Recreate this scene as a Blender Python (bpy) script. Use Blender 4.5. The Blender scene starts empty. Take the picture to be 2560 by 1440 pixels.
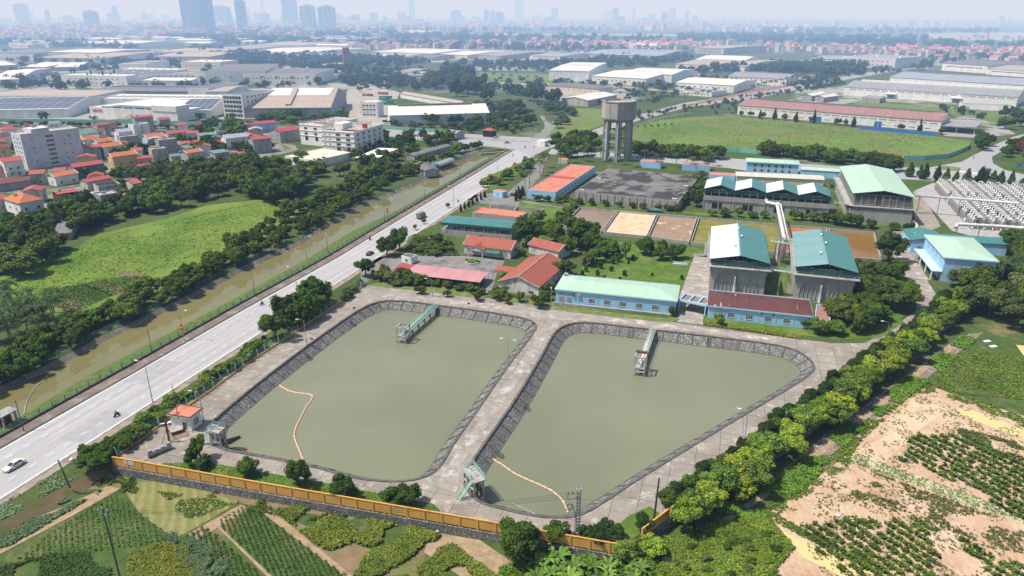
import bpy, math, random
from mathutils import Vector, Matrix, noise
from mathutils.geometry import tessellate_polygon
R = random.Random(7)
SC = bpy.context.scene
COL = SC.collection
PI = math.pi
V = Vector
F, HY, H = 1775.0, 30.0, 95.0
PITCH = math.atan((720-HY)/F)
CP, SP = math.cos(PITCH), math.sin(PITCH)
def G(p, z=0.0):
 v = 720-p[1]
 t = (z-H)/(-F*SP+v*CP)
 return V(((p[0]-1280)*t, (F*CP+v*SP)*t, z))
MATS = {}
def nt(name):
 m = bpy.data.materials.new(name); m.use_nodes = True
 t = m.node_tree; t.nodes.clear()
 o = t.nodes.new('ShaderNodeOutputMaterial'); b = t.nodes.new('ShaderNodeBsdfPrincipled')
 t.links.new(b.outputs[0], o.inputs[0])
 MATS[name] = m
 return m, t, b
def N(t, k, **kw):
 n = t.nodes.new(k)
 for a, v in kw.items(): setattr(n, a, v)
 return n
def coords(t, stretch=(1,1,1), world=False, rot=0):
 if world:
  g = N(t, 'ShaderNodeNewGeometry'); src = g.outputs['Position']
 else:
  g = N(t, 'ShaderNodeTexCoord'); src = g.outputs['Object']
 mp = N(t, 'ShaderNodeMapping'); mp.inputs['Scale'].default_value = stretch
 mp.inputs['Rotation'].default_value = (0,0,rot)
 t.links.new(src, mp.inputs[0]); return mp.outputs[0]
def noise_fac(t, co, sc, det=4, rough=.6, lo=.35, hi=.65):
 n = N(t, 'ShaderNodeTexNoise'); n.inputs['Scale'].default_value = sc
 n.inputs['Detail'].default_value = det; n.inputs['Roughness'].default_value = rough
 t.links.new(co, n.inputs['Vector'])
 r = N(t, 'ShaderNodeMapRange'); r.inputs[1].default_value = lo; r.inputs[2].default_value = hi
 t.links.new(n.outputs['Fac'], r.inputs[0]); return r.outputs[0]
def mixc(t, fac, a, b, mode='MIX'):
 m = N(t, 'ShaderNodeMix', data_type='RGBA', blend_type=mode)
 for i, x in ((6, a), (7, b)):
  if isinstance(x, tuple): m.inputs[i].default_value = (*x, 1)
  else: t.links.new(x, m.inputs[i])
 if isinstance(fac, float) or isinstance(fac, int): m.inputs[0].default_value = fac
 else: t.links.new(fac, m.inputs[0])
 return m.outputs[2]
def mathn(t, op, a, b=0.0, c=None):
 m = N(t, 'ShaderNodeMath', operation=op)
 for i, x in enumerate((a, b) if c is None else (a, b, c)):
  if isinstance(x, (int, float)): m.inputs[i].default_value = x
  else: t.links.new(x, m.inputs[i])
 return m.outputs[0]
def bumpn(t, b, h, st, dist=.1):
 n = N(t, 'ShaderNodeBump'); n.inputs['Strength'].default_value = st; n.inputs['Distance'].default_value = dist
 t.links.new(h, n.inputs['Height']); t.links.new(n.outputs[0], b.inputs['Normal'])
def mat(name, c1, c2=None, sc=.6, rough=.85, c3=None, sc3=.1, lo3=.5, hi3=.65, stretch=(1,1,1), world=False, bump=0, metal=0, det=5, lo=.35, hi=.65, spec=.3, rand=0):
 if name in MATS: return MATS[name]
 m, t, b = nt(name)
 c2 = c2 or tuple(x*.72 for x in c1)
 co = coords(t, stretch, world)
 f = noise_fac(t, co, sc, det, .65, lo, hi)
 c = mixc(t, f, c1, c2)
 if c3:
  f3 = noise_fac(t, co, sc3, 6, .7, lo3, hi3); c = mixc(t, f3, c, c3)
 if rand:
  oi = N(t, 'ShaderNodeObjectInfo'); hs = N(t, 'ShaderNodeHueSaturation')
  r = N(t, 'ShaderNodeMapRange'); r.inputs[3].default_value = 1-rand; r.inputs[4].default_value = 1+rand
  t.links.new(oi.outputs['Random'], r.inputs[0]); t.links.new(r.outputs[0], hs.inputs['Value']); t.links.new(c, hs.inputs['Color']); c = hs.outputs[0]
 t.links.new(c, b.inputs['Base Color'])
 b.inputs['Roughness'].default_value = rough; b.inputs['Metallic'].default_value = metal
 b.inputs['Specular IOR Level'].default_value = spec
 if bump: bumpn(t, b, f, bump)
 return m
def sheetmetal(name, c, axis='x', pitch=.5, rough=.38, dirt=.75, c3=None, spec=.5):
 if name in MATS: return MATS[name]
 m, t, b = nt(name)
 co = coords(t)
 w = N(t, 'ShaderNodeTexWave', wave_type='BANDS', bands_direction=axis.upper()); w.inputs['Scale'].default_value = .314/pitch
 t.links.new(co, w.inputs['Vector'])
 c2 = coords(t, (1,.15,1) if axis == 'x' else (.15,1,1))
 f = noise_fac(t, c2, .5, 5, .6, .35, .7)
 col = mixc(t, f, c, tuple(x*dirt for x in c))
 vo = N(t, 'ShaderNodeTexVoronoi'); vo.inputs['Scale'].default_value = .14
 t.links.new(coords(t, (1,.02,.02) if axis == 'x' else (.02,1,.02)), vo.inputs['Vector'])
 fv = mathn(t, 'MULTIPLY', vo.outputs['Color'], .22)
 col = mixc(t, fv, col, tuple(x*.6 for x in c))
 if c3:
  f3 = noise_fac(t, coords(t, (1,.05,1) if axis == 'x' else (.05,1,1)), .55, 3, .5, .64, .67); col = mixc(t, f3, col, c3)
 col = mixc(t, mathn(t, 'MULTIPLY', w.outputs['Fac'], .28), col, tuple(x*.55 for x in c))
 t.links.new(col, b.inputs['Base Color']); b.inputs['Roughness'].default_value = rough
 b.inputs['Specular IOR Level'].default_value = spec
 bumpn(t, b, w.outputs['Fac'], .5, .04)
 return m
def tiles(name, c, c2):
 if name in MATS: return MATS[name]
 m, t, b = nt(name)
 co = coords(t)
 w = N(t, 'ShaderNodeTexBrick'); w.inputs['Scale'].default_value = 1.0
 w.inputs['Color1'].default_value = (*c, 1); w.inputs['Color2'].default_value = (*c2, 1); w.inputs['Mortar'].default_value = (*[x*.5 for x in c2], 1)
 w.inputs['Brick Width'].default_value = .35; w.inputs['Row Height'].default_value = .4; w.inputs['Mortar Size'].default_value = .03
 t.links.new(co, w.inputs['Vector'])
 f = noise_fac(t, co, .7, 6, .7, .45, .8)
 f2 = noise_fac(t, co, 2.2, 4, .7, .4, .7)
 col = mixc(t, f, w.outputs['Color'], (c2[0]*.6, c2[1]*.8, c2[2]))
 col = mixc(t, mathn(t, 'MULTIPLY', f2, .45), col, (c2[0]*.35, c2[1]*.4, c2[2]*.5))
 t.links.new(col, b.inputs['Base Color']); b.inputs['Roughness'].default_value = .8
 return m
def leafmat(name, dark, light, yellow=None):
 if name in MATS: return MATS[name]
 m, t, b = nt(name)
 g = N(t, 'ShaderNodeNewGeometry'); oi = N(t, 'ShaderNodeObjectInfo')
 co = N(t, 'ShaderNodeTexCoord')
 f = noise_fac(t, co.outputs['Object'], 2.6, 2, .5, .3, .7)
 f2 = mathn(t, 'MULTIPLY', g.outputs['Random Per Island'], .55)
 ff = mathn(t, 'MULTIPLY_ADD', f, .5, f2)
 col = mixc(t, ff, dark, light)
 if yellow:
  fy = mathn(t, 'POWER', g.outputs['Random Per Island'], 6.0); col = mixc(t, fy, col, yellow)
 fb = noise_fac(t, co.outputs['Object'], .11, 5, .65, .4, .6); col = mixc(t, mathn(t, 'MULTIPLY', fb, .55), col, tuple(x*.75+y*.1 for x, y in zip(dark, light)))
 hs = N(t, 'ShaderNodeHueSaturation')
 r = N(t, 'ShaderNodeMapRange'); r.inputs[3].default_value = .72; r.inputs[4].default_value = 1.3
 t.links.new(oi.outputs['Random'], r.inputs[0]); t.links.new(r.outputs[0], hs.inputs['Value'])
 r2 = N(t, 'ShaderNodeMapRange'); r2.inputs[3].default_value = .47; r2.inputs[4].default_value = .503
 t.links.new(mathn(t, 'FRACT', mathn(t, 'MULTIPLY', oi.outputs['Random'], 7.3)), r2.inputs[0]); t.links.new(r2.outputs[0], hs.inputs['Hue'])
 t.links.new(col, hs.inputs['Color'])
 t.links.new(hs.outputs[0], b.inputs['Base Color']); b.inputs['Roughness'].default_value = .7
 b.inputs['Specular IOR Level'].default_value = .08
 return m
class MB:
 def __init__(s): s.v = []; s.f = []; s.m = []; s.k = 0
 def face(s, pts):
  n = len(s.v); s.v += [tuple(p) for p in pts]; s.f.append(tuple(range(n, n+len(pts)))); s.m.append(s.k)
 def box(s, x0, x1, y0, y1, z0, z1):
  n = len(s.v); s.v += [(x0,y0,z0),(x1,y0,z0),(x1,y1,z0),(x0,y1,z0),(x0,y0,z1),(x1,y0,z1),(x1,y1,z1),(x0,y1,z1)]
  for q in ((0,3,2,1),(4,5,6,7),(0,1,5,4),(1,2,6,5),(2,3,7,6),(3,0,4,7)):
   s.f.append(tuple(n+i for i in q)); s.m.append(s.k)
  return s
 def bar(s, a, b, w, h):      # box beam from a to b, width w, height h
  a, b = V(a), V(b); d = b-a
  side = V((-d.y, d.x, 0)); side = side.normalized()*w/2 if side.length > 1e-6 else V((w/2,0,0))
  up = d.cross(side).normalized()*h/2
  n = len(s.v)
  for p in (a, b):
   for q in (-side-up, side-up, side+up, -side+up): s.v.append(tuple(p+q))
  for q in ((0,1,2,3),(7,6,5,4),(0,4,5,1),(1,5,6,2),(2,6,7,3),(3,7,4,0)):
   s.f.append(tuple(n+i for i in q)); s.m.append(s.k)
  return s
 def tube(s, a, b, r0, r1=None, n=8, caps=True):
  a, b = V(a), V(b); r1 = r0 if r1 is None else r1
  d = (b-a).normalized(); x = d.orthogonal().normalized(); y = d.cross(x)
  k = len(s.v)
  for p, r in ((a, r0), (b, r1)):
   for i in range(n):
    t = 2*PI*i/n; s.v.append(tuple(p+x*math.cos(t)*r+y*math.sin(t)*r))
  for i in range(n):
   j = (i+1) % n; s.f.append((k+i, k+j, k+n+j, k+n+i)); s.m.append(s.k)
  if caps:
   s.f.append(tuple(k+n+i for i in range(n))); s.m.append(s.k); s.f.append(tuple(k+n-1-i for i in range(n))); s.m.append(s.k)
  return s
 def path(s, pts, r, n=6):
  pts = [V(p) for p in pts]; k = len(s.v)
  up = V((0,0,1))
  for i, p in enumerate(pts):
   d = (pts[min(i+1, len(pts)-1)]-pts[max(i-1, 0)]).normalized()
   x = d.cross(up); x = x.normalized() if x.length > 1e-3 else V((1,0,0)); y = x.cross(d)
   rr = r[i] if isinstance(r, (list, tuple)) else r
   for j in range(n):
    t = 2*PI*j/n; s.v.append(tuple(p+x*math.cos(t)*rr+y*math.sin(t)*rr))
  for i in range(len(pts)-1):
   for j in range(n):
    q = (j+1) % n; s.f.append((k+i*n+j, k+i*n+q, k+(i+1)*n+q, k+(i+1)*n+j)); s.m.append(s.k)
  s.f.append(tuple(k+j for j in range(n))); s.m.append(s.k)
  s.f.append(tuple(k+(len(pts)-1)*n+n-1-j for j in range(n))); s.m.append(s.k)
  return s
 def prism(s, poly, z0, z1):
  n = len(poly); k = len(s.v)
  s.v += [(p[0], p[1], z0) for p in poly]+[(p[0], p[1], z1) for p in poly]
  for i in range(n):
   j = (i+1) % n; s.f.append((k+i, k+j, k+n+j, k+n+i)); s.m.append(s.k)
  s.f.append(tuple(k+n+i for i in range(n))); s.m.append(s.k); s.f.append(tuple(k+n-1-i for i in range(n))); s.m.append(s.k)
  return s
 def lathe(s, prof, n=12, c=(0,0)):
  k = len(s.v)
  for r, z in prof:
   for i in range(n):
    t = 2*PI*(i+.5)/n; s.v.append((c[0]+r*math.cos(t), c[1]+r*math.sin(t), z))
  for q in range(len(prof)-1):
   for i in range(n):
    j = (i+1) % n; s.f.append((k+q*n+i, k+q*n+j, k+(q+1)*n+j, k+(q+1)*n+i)); s.m.append(s.k)
  return s
 def mesh(s, name, *ms, smooth=False):
  me = bpy.data.meshes.new(name); me.from_pydata(s.v, [], s.f)
  for m in ms: me.materials.append(m)
  if len(ms) > 1: me.polygons.foreach_set('material_index', s.m)
  if smooth: me.polygons.foreach_set('use_smooth', [True]*len(me.polygons))
  me.update(); return me
 def build(s, name, m, parent=None, loc=(0,0,0), rz=0, smooth=False, **kw):
  ms = m if isinstance(m, (list, tuple)) else (m,)
  return link(name, s.mesh(name, *ms, smooth=smooth), parent, loc, rz, **kw)
def tag(o, label=None, cat=None, group=None, kind=None):
 if label: o['label'] = label
 if cat: o['category'] = cat
 if group: o['group'] = group
 if kind: o['kind'] = kind
 return o
def link(name, data, parent=None, loc=(0,0,0), rz=0, scale=None, **kw):
 o = bpy.data.objects.new(name, data); COL.objects.link(o)
 o.parent = parent; o.location = loc
 o.rotation_euler = rz if isinstance(rz, tuple) else (0,0,rz)
 if scale: o.scale = scale if isinstance(scale, tuple) else (scale,)*3
 return tag(o, **kw)
def thing(name, label, cat, loc=(0,0,0), rz=0, group=None):
 return link(name, None, None, loc, rz, label=label, cat=cat, group=group)
def copy_tree(o, parent=None, loc=None, rz=None, label=None):
 c = o.copy(); COL.objects.link(c); c.parent = parent
 if loc is not None: c.location = loc
 if rz is not None: c.rotation_euler = (0,0,rz)
 if label: c['label'] = label
 for ch in KIDS.get(o.name, None) or [x for x in COL.objects if x.parent == o]:
  copy_tree(ch, c)
 return c
KIDS = {}
def freeze(o):       # remember children so copying is quick
 ch = [x for x in COL.objects if x.parent == o]; KIDS[o.name] = ch
 for c in ch: freeze(c)
 return o
def copy_fast(o, parent=None, loc=None, rz=None, label=None, scale=None):
 c = o.copy(); COL.objects.link(c)
 if parent: c.parent = parent
 if loc is not None: c.location = loc
 if rz is not None: c.rotation_euler = (0,0,rz)
 if scale: c.scale = (scale,)*3
 if label: c['label'] = label
 for ch in KIDS.get(o.name, ()): copy_fast(ch, c)
 return c
def sheet(name, poly, m, holes=(), kind='structure', **kw):
 polys = [[V(p) for p in poly]]+[[V(p) for p in h] for h in holes]
 tris = tessellate_polygon(polys)
 vs = [p for q in polys for p in q]
 me = bpy.data.meshes.new(name);
 fs = []
 for a, b, c in tris:
  n = (vs[b]-vs[a]).cross(vs[c]-vs[a])
  fs.append((a,b,c) if n.z > 0 else (a,c,b))
 me.from_pydata([tuple(p) for p in vs], [], fs); me.materials.append(m); me.update()
 return link(name, me, kind=kind, **kw)
def px(pts, z=0): return [G(p, z) for p in pts]
def chaikin(pts, n=2, closed=True):
 for _ in range(n):
  out = []; m = len(pts)
  if not closed: out.append(pts[0])
  for i in range(m if closed else m-1):
   a, b = pts[i], pts[(i+1) % m]; out += [a*.75+b*.25, a*.25+b*.75]
  if not closed: out.append(pts[-1])
  pts = out
 return pts
def area(p): return sum(p[i].x*p[(i+1)%len(p)].y-p[(i+1)%len(p)].x*p[i].y for i in range(len(p)))/2
def inset(p, d, z=None):     # d>0 goes inward
 s = 1 if area(p) > 0 else -1; out = []; n = len(p)
 for i in range(n):
  a, b, c = p[i-1], p[i], p[(i+1)%n]
  e1 = (b-a).xy.normalized(); e2 = (c-b).xy.normalized()
  n1 = V((-e1.y, e1.x))*s; n2 = V((-e2.y, e2.x))*s
  m = (n1+n2); m = m/max(.3, m.length_squared)*2*.5*2 if m.length > 1e-6 else n1
  m = (n1+n2).normalized(); k = 1/max(.5, m.dot(n1))
  out.append(V((b.x+m.x*k*d, b.y+m.y*k*d, b.z if z is None else z)))
 return out
def offset_line(p, d, z=None):   # open polyline, d>0 = left of direction
 out = []; n = len(p)
 for i in range(n):
  a, c = p[max(i-1,0)], p[min(i+1,n-1)]
  e = (c-a).xy.normalized(); out.append(V((p[i].x-e.y*d, p[i].y+e.x*d, p[i].z if z is None else z)))
 return out
def ribbon(mb, a, b, closed=False):
 n = len(a)
 for i in range(n if closed else n-1):
  j = (i+1) % n; mb.face([a[i], a[j], b[j], b[i]])
 return mb
def along(pts, step, start=0.0):       # (point, direction) every step metres of a polyline
 out = []; d = start; acc = 0
 for a, b in zip(pts, pts[1:]):
  L = (b-a).length
  while d <= acc+L:
   out.append((a.lerp(b, (d-acc)/L), (b-a).normalized())); d += step
  acc += L
 return out
def inpoly(x, y, p):
 r = False; n = len(p)
 for i in range(n):
  a, b = p[i-1], p[i]
  if (a.y > y) != (b.y > y) and x < (b.x-a.x)*(y-a.y)/(b.y-a.y)+a.x: r = not r
 return r
def scatter(poly, n, mind=0, rr=R):
 xs = [p.x for p in poly]; ys = [p.y for p in poly]; out = []; tries = 0
 while len(out) < n and tries < n*60:
  tries += 1
  x, y = rr.uniform(min(xs), max(xs)), rr.uniform(min(ys), max(ys))
  if not inpoly(x, y, poly): continue
  if mind and any((x-q[0])**2+(y-q[1])**2 < mind*mind for q in out): continue
  out.append((x, y))
 return out
white = mat('white_paint', (.8,.8,.78), (.64,.64,.62), .25, .7, c3=(.42,.42,.4), sc3=.35, lo3=.58, hi3=.75, stretch=(1,1,.3))
offwhite = mat('white_wall_weathered', (.66,.65,.62), (.42,.41,.39), .7, .85, c3=(.2,.2,.19), sc3=.5, lo3=.52, hi3=.7, stretch=(1,1,.25))
bluewall = mat('light_blue_render', (.34,.56,.78), (.29,.5,.73), .4, .8, c3=(.3,.44,.55), sc3=.5, lo3=.6, hi3=.75, stretch=(1,1,.2))
bluetrim = mat('blue_trim', (.46,.66,.82), (.4,.6,.76), .5, .7)
greywall = mat('grey_render', (.36,.36,.37), (.28,.28,.29), .3, .9, c3=(.18,.18,.18), sc3=.3, lo3=.55, hi3=.75, stretch=(1,1,.2))
lavwall = mat('pale_grey_unpainted_wall', (.62,.61,.68), (.52,.52,.58), .25, .9, c3=(.42,.42,.47), sc3=.2, lo3=.5, hi3=.7)
cream = mat('cream_wall', (.66,.6,.46), (.56,.5,.38), .4, .85)
yellowhouse = mat('yellow_house_wall', (.6,.44,.22), (.52,.38,.18), .4, .85)
peach = mat('peach_wall', (.55,.38,.28), (.48,.33,.24), .4, .85)
maroonwall = mat('maroon_wall', (.1,.03,.03), (.07,.025,.025), .4, .7)
paleblue = mat('pale_blue_wall', (.4,.52,.7), (.34,.46,.62), .4, .85)
beige = mat('beige_wall', (.5,.47,.42), (.4,.38,.34), .4, .85, c3=(.25,.24,.22), sc3=.4, stretch=(1,1,.2))
concrete = mat('weathered_concrete', (.38,.37,.35), (.29,.28,.265), .35, .9, c3=(.15,.145,.14), sc3=.6, lo3=.55, hi3=.72, stretch=(1,1,.22))
concrete_l = mat('light_concrete', (.42,.41,.38), (.32,.31,.29), .5, .9, c3=(.2,.2,.19), sc3=.5, stretch=(1,1,.3))
darkconc = mat('dark_concrete', (.13,.13,.125), (.07,.07,.07), .5, .9)
redbrick = mat('brick_wall', (.25,.12,.08), (.18,.09,.06), 1.2, .9)
glass = mat('dark_glass', (.02,.025,.03), (.035,.04,.05), .4, .12, spec=.6)
glass_t = mat('tinted_glass', (.05,.08,.08), (.09,.12,.12), .4, .15, spec=.6)
black = mat('black_rubber', (.015,.015,.016), (.02,.02,.02), 1, .7)
whitem = mat('white_metal', (.72,.72,.72), (.6,.6,.6), 1.5, .4)
steel = mat('galvanised_steel', (.42,.42,.43), (.3,.3,.31), 1.2, .45, metal=.3, c3=(.22,.21,.2), sc3=1.5)
pipewhite = mat('white_pipe_coating', (.68,.68,.66), (.5,.5,.48), .6, .45, c3=(.35,.33,.3), sc3=1.0, lo3=.6, hi3=.8)
greenrail = mat('pale_green_railing_paint', (.32,.55,.48), (.26,.45,.4), 1.0, .5)
tealfence = mat('turquoise_fence_paint', (.16,.5,.44), (.12,.42,.38), .8, .5)
rust = mat('rusty_iron', (.2,.08,.04), (.12,.05,.03), 1.5, .8)
bark = mat('tree_bark', (.12,.09,.065), (.07,.055,.04), 3, .95)
palmbark = mat('palm_bark', (.3,.27,.23), (.2,.18,.15), 3, .9)
orange_float = mat('orange_float', (.8,.33,.2), (.7,.5,.4), 1.5, .6)
redsign = mat('red_sign', (.45,.03,.03), (.38,.03,.03), 1, .5)
poleconc = mat('pole_concrete', (.14,.135,.13), (.09,.09,.085), 1, .9, stretch=(1,1,.3))
r_red = sheetmetal('crimson_sheet_roof', (.42,.075,.08), 'y', .45, .5)
r_redx = sheetmetal('crimson_sheet_roof_ribbed', (.42,.075,.08), 'x', .45, .5)
r_pink = sheetmetal('faded_pink_sheet_roof', (.56,.27,.28), 'x', 1.1, .5)
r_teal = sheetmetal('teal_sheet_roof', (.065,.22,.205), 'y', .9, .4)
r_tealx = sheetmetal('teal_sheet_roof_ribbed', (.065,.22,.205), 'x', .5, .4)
r_tealglare = sheetmetal('glare_white_teal_roof', (.62,.72,.74), 'y', .9, .35, dirt=.9)  # teal sheet coloured near white: sun glare painted on the left slopes
r_tealm = sheetmetal('pale_teal_roof', (.2,.37,.37), 'y', .9, .35)  # lighter teal: weaker painted glare on one left slope, also ridge caps
r_mint = sheetmetal('mint_sheet_roof', (.42,.6,.47), 'x', .35, .55, dirt=.88)
r_rust = sheetmetal('rusty_maroon_sheet_roof', (.13,.045,.04), 'x', .5, .6, c3=(.42,.33,.24))
r_grey = sheetmetal('grey_sheet_roof', (.33,.34,.36), 'x', 1.5, .5)
r_white = sheetmetal('white_sheet_roof', (.74,.74,.72), 'x', 2.0, .5, dirt=.85)
r_whitedirt = sheetmetal('white_striped_sheet_roof', (.78,.77,.73), 'x', 2.2, .5, dirt=.8, c3=(.45,.44,.4))
r_tan = sheetmetal('tan_sheet_roof', (.45,.39,.33), 'x', 3, .6)
r_maroon = sheetmetal('faded_maroon_sheet_roof', (.36,.2,.19), 'x', 2.2, .6, c3=(.42,.33,.3))
r_bluegrey = sheetmetal('blue_grey_sheet_roof', (.34,.38,.46), 'x', 2.5, .5)
r_dark = sheetmetal('dark_grey_sheet_roof', (.18,.18,.19), 'x', 2, .6)
r_green = sheetmetal('dull_green_sheet_roof', (.15,.26,.22), 'x', .6, .6)
t_orange = tiles('orange_tile_roof', (.62,.2,.085), (.48,.14,.06))
t_red = tiles('old_red_tile_roof', (.5,.12,.06), (.33,.09,.055))
t_brown = tiles('brown_tile_roof', (.24,.06,.045), (.16,.05,.04))
terra = mat('terracotta_flat_roof', (.55,.2,.13), (.48,.17,.11), .3, .9, c3=(.36,.13,.09), sc3=.2)
solar = mat('solar_panel', (.05,.07,.11), (.1,.12,.16), .3, .3, spec=.6)
def groundmat():
 m, t, b = nt('ground_vegetation')
 co = coords(t, world=True)
 big = noise_fac(t, co, .004, 6, .65, .42, .58)
 mid = noise_fac(t, co, .03, 6, .7, .35, .65)
 fine = noise_fac(t, co, .7, 4, .7, .3, .7)
 c = mixc(t, mid, (.045,.085,.02), (.1,.14,.035))
 c = mixc(t, mathn(t,'MULTIPLY',big,.6), c, (.12,.13,.06))
 c = mixc(t, mathn(t,'MULTIPLY',noise_fac(t, co, .013, 6, .75, .56, .62),.8), c, (.24,.23,.19))
 c = mixc(t, mathn(t, 'MULTIPLY', fine, .5), c, (.02,.045,.01))
 t.links.new(c, b.inputs['Base Color']); b.inputs['Roughness'].default_value = .95; b.inputs['Specular IOR Level'].default_value = .1
 bumpn(t, b, fine, .6, .4)
 return m
m_ground = groundmat()
m_grass = mat('bright_meadow_grass', (.115,.2,.03), (.07,.135,.02), .035, .95, c3=(.17,.22,.045), sc3=.02, lo3=.45, hi3=.65, world=True, bump=.3, spec=.1, det=10)
m_grass2 = mat('olive_meadow_grass', (.14,.22,.05), (.09,.15,.035), .02, .95, c3=(.15,.17,.06), sc3=.012, lo3=.45, hi3=.6, world=True, det=12, spec=.1)
m_lawn = mat('mown_lawn', (.095,.165,.025), (.06,.115,.018), .25, .95, c3=(.15,.19,.05), sc3=.08, world=True, det=8, spec=.1)
m_lawn_dry = mat('dry_patchy_lawn', (.15,.19,.06), (.09,.14,.035), .35, .95, c3=(.24,.21,.13), sc3=.3, lo3=.52, hi3=.68, world=True, det=8, spec=.1)
def streaky(name, base, dark, light, s=1):
 m, t, b = nt(name); co = coords(t, world=True)
 f = noise_fac(t, co, .09*s, 8, .7, .3, .7); c = mixc(t, f, base, dark)
 f = noise_fac(t, co, .35*s, 10, .75, .53, .66); c = mixc(t, mathn(t,'MULTIPLY',f,.8), c, light)
 f = noise_fac(t, co, .8*s, 6, .7, .55, .75); c = mixc(t, mathn(t,'MULTIPLY',f,.6), c, dark)
 br = N(t, 'ShaderNodeTexBrick'); br.offset = 0
 br.inputs['Color1'].default_value = (1,1,1,1); br.inputs['Color2'].default_value = (.86,.86,.86,1); br.inputs['Mortar'].default_value = (.35,.35,.33,1)
 br.inputs['Scale'].default_value = 1; br.inputs['Brick Width'].default_value = 5.2; br.inputs['Row Height'].default_value = 5.2; br.inputs['Mortar Size'].default_value = .06
 t.links.new(coords(t, world=True, rot=math.radians(17)), br.inputs['Vector'])
 c = mixc(t, 1.0, c, br.outputs['Color'], 'MULTIPLY')
 t.links.new(c, b.inputs['Base Color']); b.inputs['Roughness'].default_value = .92; b.inputs['Specular IOR Level'].default_value = .15
 bumpn(t, b, f, .3, .05); return m
m_site = streaky('stained_concrete_yard', (.34,.305,.265), (.21,.185,.16), (.55,.51,.46))
m_lane = mat('pale_concrete_lane', (.34,.31,.28), (.22,.2,.185), .3, .95, c3=(.48,.45,.41), sc3=.25, lo3=.52, hi3=.66, world=True, det=9, spec=.1)
m_drive = mat('grey_driveway', (.24,.235,.225), (.17,.165,.16), .25, .95, c3=(.11,.105,.1), sc3=.12, world=True, spec=.1)
def roadmat():
 m, t, b = nt('pale_asphalt'); co = coords(t, world=True, rot=-math.radians(71.8))  # pale asphalt, darker along the lanes from tyres
 mp = N(t, 'ShaderNodeMapping'); mp.inputs['Scale'].default_value = (.015,.55,1); t.links.new(co, mp.inputs[0])
 f = noise_fac(t, mp.outputs[0], 1, 6, .7, .35, .65)
 c = mixc(t, f, (.45,.45,.46), (.31,.31,.32))
 f2 = noise_fac(t, coords(t, world=True), .05, 8, .7, .4, .7); c = mixc(t, mathn(t,'MULTIPLY',f2,.6), c, (.33,.33,.34))
 f3 = noise_fac(t, coords(t, world=True), 3, 3, .7, .3, .7); c = mixc(t, mathn(t,'MULTIPLY',f3,.25), c, (.16,.16,.17))
 t.links.new(c, b.inputs['Base Color']); b.inputs['Roughness'].default_value = .85; b.inputs['Specular IOR Level'].default_value = .25
 return m
m_road = roadmat()
m_roadpatch = mat('asphalt_patch', (.33,.33,.34), (.28,.28,.29), .5, .85, world=True)
m_verge = mat('brown_dirt_verge', (.2,.165,.14), (.12,.1,.085), .5, .95, c3=(.28,.25,.22), sc3=.25, world=True, spec=.1, det=8)
m_kerb = mat('blackened_kerb', (.11,.1,.1), (.05,.05,.05), .8, .95, world=True)
m_bankgrass = mat('canal_bank_grass', (.11,.17,.035), (.06,.1,.03), .5, .95, c3=(.17,.15,.09), sc3=.3, lo3=.55, hi3=.7, world=True, det=8, spec=.1)
m_mark = mat('road_marking_white', (.75,.75,.75), (.55,.55,.55), 1.5, .7, world=True)
m_marky = mat('road_marking_yellow', (.62,.47,.2), (.45,.38,.22), 1.5, .7, world=True)
def watermat(name, c1, c2, rough, bs=1.0, sc=.6, br=.05):
 m, t, b = nt(name); co = coords(t, world=True)
 f = noise_fac(t, co, .012, 5, .55, .35, .65); c = mixc(t, f, c1, c2)
 t.links.new(c, b.inputs['Base Color']); b.inputs['Roughness'].default_value = rough; b.inputs['IOR'].default_value = 1.33
 b.inputs['Specular IOR Level'].default_value = .5
 n = N(t, 'ShaderNodeTexNoise'); n.inputs['Scale'].default_value = sc; n.inputs['Detail'].default_value = 3
 fr = noise_fac(t, co, .03, 4, .6, .35, .65); t.links.new(mathn(t, 'MULTIPLY_ADD', fr, rough*1.6, rough*.6), b.inputs['Roughness'])
 t.links.new(co, n.inputs['Vector']); bumpn(t, b, n.outputs['Fac'], br, .1*bs); return m
m_pond = watermat('murky_green_pond_water', (.2,.212,.138), (.145,.158,.1), .05, br=.14, sc=1.3)  # lighter noise patches put a broad sheen into the water colour
m_canal = watermat('olive_canal_water', (.145,.135,.055), (.175,.16,.07), .03, br=.02)
m_river = watermat('pale_river_water', (.32,.3,.26), (.28,.27,.24), .3)
m_ditch = watermat('yellow_clay_water', (.62,.49,.22), (.5,.44,.22), .2, br=.1)
m_ditch2 = watermat('pale_clay_water', (.46,.44,.25), (.4,.38,.2), .2, br=.1)
m_orange = watermat('orange_sludge_water', (.42,.19,.07), (.33,.14,.045), .25)
m_amber = watermat('amber_sludge_water', (.17,.1,.02), (.24,.12,.03), .08, br=.02)
m_brownw = watermat('brown_settling_water', (.26,.17,.09), (.2,.14,.09), .05, br=.02)
m_sand = mat('pale_drying_sand', (.62,.5,.34), (.5,.37,.24), .2, .95, c3=(.4,.26,.17), sc3=.3, lo3=.5, hi3=.7, world=True, det=10, spec=.1)
m_sandb = mat('brown_drying_sludge', (.3,.21,.15), (.24,.17,.13), .12, .95, c3=(.55,.42,.28), sc3=.15, lo3=.58, hi3=.66, world=True, det=10, spec=.1)
m_olive = mat('overgrown_sludge_bed', (.2,.19,.04), (.15,.15,.03), .15, .95, c3=(.27,.19,.09), sc3=.12, world=True, det=8, spec=.1)
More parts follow.
